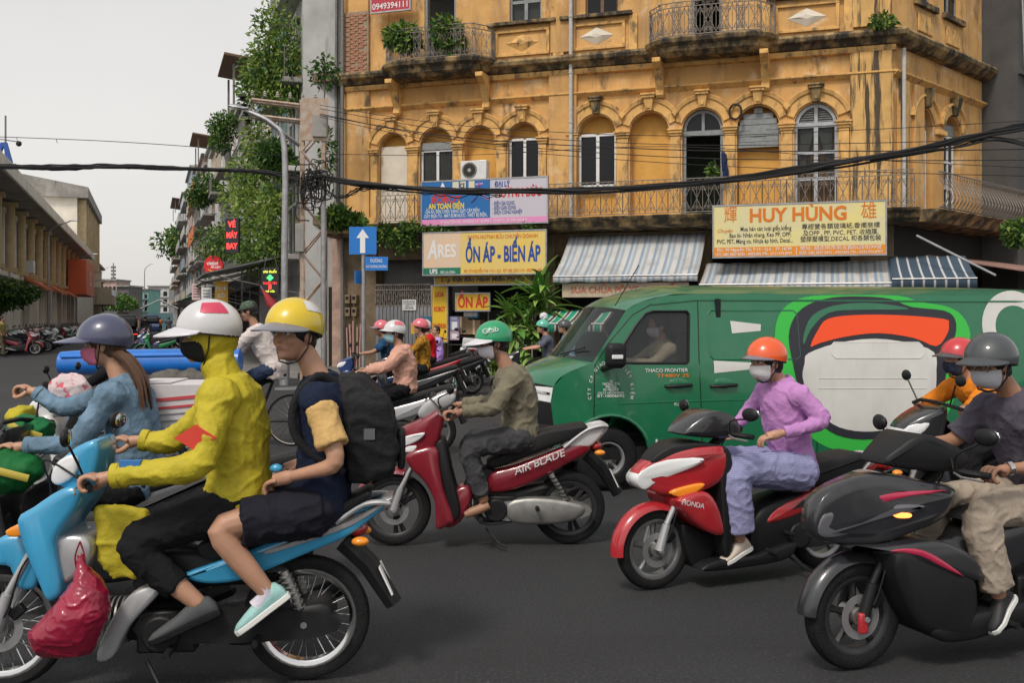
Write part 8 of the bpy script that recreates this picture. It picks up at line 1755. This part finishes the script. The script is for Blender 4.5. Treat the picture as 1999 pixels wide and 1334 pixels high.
for s in (-1, 1): MB().b2(-.35, .1, s * .1 - .012, s * .1 + .012, .74, .77).build('rear_rack', M_steel, TRI, smooth=False); MB().tube([(1.0, s * .55, .64), (3.0, s * .55, .8)], .02, 6).build('side_rail', M_iron, TRI)
person('man in white shirt and camouflage cap pedalling the cargo tricycle', FC, dict(pel=(.13, 1.03), che=(.24, 1.26), nec=(.38, 1.56), hea=(.46, 1.76), pit=14, el=(.58, 1.3, .24), ha=(.95, 1.02, .3), kn=(.50, .88, .12), an=(.42, .45, .12), to=(.56, .38, .12), kn2=(.55, .72, -.12), an2=(.38, .30, -.12), to2=(.52, .24, -.12)), C_whites, cloth('navy_shorts', (.03, .045, .09)), (C_blk, None), dict(hair=True), vox=.011, skin=M_skin2, sleeve=.6, sl_add=.03, top_add=.03, wr=.011, hem=.08,
   extra=lambda o, L, M, H, nec, pel, che, C: (MB().ball(H + M @ Vector((-.005, 0, .045)), .112, .095, .09, M=M, t1=95).build('cap', cloth('camouflage', (.10, .14, .10), .6, ns=30), o), MB().ball(H + M @ Vector((.12, 0, .045)), .06, .07, .01, M=M).build('cap_peak', MATS['camouflage'], o)))
BR = thing('blue_roll', 'long bright blue plastic roll lying across the cargo tricycle', 'roll', tuple(P(250, 738, 12.6)), 0)
xa_, xb_ = P(120, 700, 12.6).x - BR.location.x, P(470, 700, 12.6).x - BR.location.x
rs = []
for k in range(13):
    t = k / 12; x = xa_ + (xb_ - xa_) * t; r = .16 * (1 - .10 * (abs(t - .5) * 2) ** 6); rs.append([(x, r * .95 * math.cos(a), .17 + .03 * t + r * math.sin(a) * (1.12 if math.sin(a) > 0 else .9)) for a in [2 * math.pi * q / 20 for q in range(20)]])
M_blr = mat('blue_tarp', (.010, .15, .55), .35, nz=.2, ns=3, coat=.2); MB().rings(rs, True).build('roll_body', M_blr, BR, ang=60); MB().tube([(xa_ + .05, -.135, .27), ((xa_ + xb_) / 2, -.14, .285), (xb_ - .1, -.135, .30)], .014, 6).build('seam', M_blr, BR)
SK = thing('grey_sack', 'dusty grey sack lying beside the blue roll above the white carton', 'sack', tuple(P(360, 752, 12.0)), 0); pend(MB().ball((0, 0, .08), .42, .2, .10).build('sack', cloth('dusty_sack', (.13, .12, .11), .4), SK), .02, 2, .035, 7)
bg('rider hidden behind the denim jacket rider holding the white motorbike handlebar', 'white and black motorbike whose handlebar shows left of the blue roll', 190, 9.6, R(180), 'white', C_blk, C_blk, dict(helmet=H_dk), vox=.018)
bg('person in black tee and dark helmet seen beyond the yellow jacket rider', 'dark blue motorbike parked under the rider in black tee beyond the yellow jacket', 372, 24, R(95), 'blue', C_blk, C_jean, dict(helmet=H_dk), skin=M_skin2, sleeve=.45)
# parked rows in the side street
rr = random.Random(11); cols = list(PCOL); rows = []
base = gpt(38, 694); k = 1; s_ = .95; grp = 'motorbikes parked along the colonnaded block'
names = ['second', 'third', 'fourth', 'fifth', 'sixth', 'seventh', 'eighth', 'ninth', 'tenth', 'eleventh', 'twelfth', 'thirteenth', 'fourteenth', 'fifteenth', 'sixteenth', 'seventeenth', 'eighteenth', 'nineteenth', 'twentieth', 'twenty-first', 'twenty-second', 'twenty-third', 'twenty-fourth', 'twenty-fifth', 'twenty-sixth']
order = ['orange', 'blue', 'black', 'black', 'orange', 'black', 'silver', 'green', 'black', 'red', 'white', 'blue', 'black', 'silver', 'maroon', 'black', 'green', 'red', 'black', 'white', 'blue', 'black', 'silver', 'black', 'red']
cnt = {}
for i in range(25):
    p = base + SD * s_ + SN * rr.uniform(-.15, .25); c = order[i]; lite('%s motorbike standing %s in the parked row along the colonnaded block' % (c, names[i]), (p.x, p.y, 0), R(20 + rr.uniform(-14, 14)), c, grp, R(rr.uniform(-7, 7))); s_ += .95 + rr.uniform(-.1, .25) + i * .02
grp2 = 'motorbikes in the rear parked row at left'
for i in range(14):
    p = base + SD * (1.5 + i * 1.6) + SN * 1.25; c = rr.choice(cols); lite('%s motorbike %s along the rear parked row by the wall' % (c, (['first'] + names)[i]), (p.x, p.y, 0), R(20 + rr.uniform(-16, 16)), c, grp2, R(rr.uniform(-6, 6)))
grp3 = 'motorbikes parked under the right-hand awnings'
for i in range(14):
    p = c0 + SN * (4.1 + .2 * (i % 2)) + SD * (13 + i * 1.5); c = rr.choice(cols); lite('%s motorbike %s along the kerb under the right-hand awnings' % (c, (['first'] + names)[i]), (p.x, p.y, 0), R(200 + rr.uniform(-18, 18)), c, grp3, R(rr.uniform(-7, 7)))
STAND = dict(pel=(0, .90), che=(0, 1.16), nec=(.0, 1.42), hea=(.03, 1.58), el=(-.03, 1.12, .26), ha=(.05, .86, .24), kn=(.04, .48, .11), an=(-.02, .09, .11), to=(.13, .04, .12), el2=(.03, 1.12, -.26), ha2=(.12, .90, -.24), kn2=(.10, .48, -.1), an2=(.16, .09, -.1), to2=(.30, .04, -.1))
def stand(label, u, v, rz, top, bottom, head=None, **kw): person(label, Frame(gpt(u, v), rz), STAND, top, bottom, (C_blk, None), head or dict(hair=True), vox=.02, wr=.012, hands=('rest', 'rest'), **kw)
stand('person in khaki clothes standing at the left edge by the parked motorbikes', 4, 697, R(0), cloth('khaki', (.34, .26, .10)), cloth('brown_trousers', (.10, .08, .05)), skin=M_skin2); stand('person in black walking away down the middle of the street', 284, 668, R(100), C_blk, C_blk)
# far traffic
def bgm(label, bl, u, v, rz, col, top, head, extra=None):
    p = gpt(u, v); lite(bl, tuple(p), rz, col); person(label, Frame(p, rz), SIT, top, C_blk, None, head, vox=.025, wr=0, extra=extra)
bgm('far rider with a carton on the back heading down the street', 'far motorbike with lit tail heading down the street', 265, 664, R(110), 'green', C_blk, dict(helmet=H_dk)); far_box = thing('delivery_box', 'brown box on the rear of the far motorbike heading down the street', 'box', tuple(gpt(265, 664) - SD * .75 + Vector((0, 0, .84)))); far_box.rotation_euler = (0, 0, RS); MB().b2(-.25, .25, -.28, .28, 0, .45).build('box_body', M_cart, far_box, bevel=.01)
for k, (u, v, c, t) in enumerate(((300, 648, 'red', C_whites), (312, 652, 'black', C_orange), (252, 640, 'blue', C_salm), (330, 655, 'white', C_plum), (270, 636, 'red', H_red))): bgm('small far rider %s in the street traffic' % ('in white before the market tent', 'in orange before the market tent', 'in salmon beyond the delivery rider', 'in plum beside the parked row', 'in red farthest down the street')[k], '%s far motorbike under the small rider %s' % (c, ('in white', 'in orange', 'in salmon', 'in plum', 'in red')[k]), u, v, R(110 if k % 2 else 290), c, t, dict(helmet=H_dk))
def car(name, label, p, rz, m, L=4.4, W=1.8, H=1.75):
    o = thing(name, label, 'car', tuple(p), rz); hl = L / 2
    panel('body', m, o, [(hl, .45), (hl - .05, .85), (hl - 1.0, 1.0), (-hl + .1, 1.05), (-hl, .8), (-hl, .4), (-hl + .5, .3), (hl - .4, .3)], W / 2, .1); panel('cabin', M_glass_d, o, [(hl - 1.15, .98), (hl - 1.75, H - .12), (-hl + .45, H - .08), (-hl + .08, 1.0)], W / 2 - .1, .12); MB().b2(-hl + .5, hl - 1.9, -W / 2 + .16, W / 2 - .16, H - .10, H).build('roof', m, o, bevel=.04)
    for x in (hl - .85, -hl + .85):
        for s in (-1, 1): MB().lathe((0, 0, 0), [(.02, -.1), (.2, -.1), (.33, -.09), (.34, 0), (.33, .09), (.2, .1), (.02, .1)], n=20).build('wheel', M_tyre, o, (x, s * (W / 2 - .1), .34))
    for s in (-1, 1): MB().b2(-hl - .02, -hl + .05, s * (W / 2 - .2) - .14, s * (W / 2 - .2) + .14, .78, .98).build('tail_light', mat('lit_tail', (.5, .02, .02), .3, emit=((1, .05, .02), 1.2)), o); MB().b2(hl - .06, hl + .01, s * (W / 2 - .25) - .16, s * (W / 2 - .25) + .16, .66, .8).build('headlight', M_lens, o)
    MB().b2(-hl - .03, -hl, -.25, .25, .6, .72).build('number_plate', M_plate, o); return o
car('suv', 'black off-roader with red tail lights driving away behind the navy helmet', gpt(236, 682), RS, M_char); car('parked_car', 'dark blue car facing the camera far down beside the market tent', gpt(293, 652), R(290), PCOL['blue']); car('far_car', 'white car far down the street before the small round tree', gpt(254, 637), R(110), M_whitep); car('far_car', 'silver car far down at the left under the dark tree', gpt(228, 637), R(290), M_silver)
finish_people()
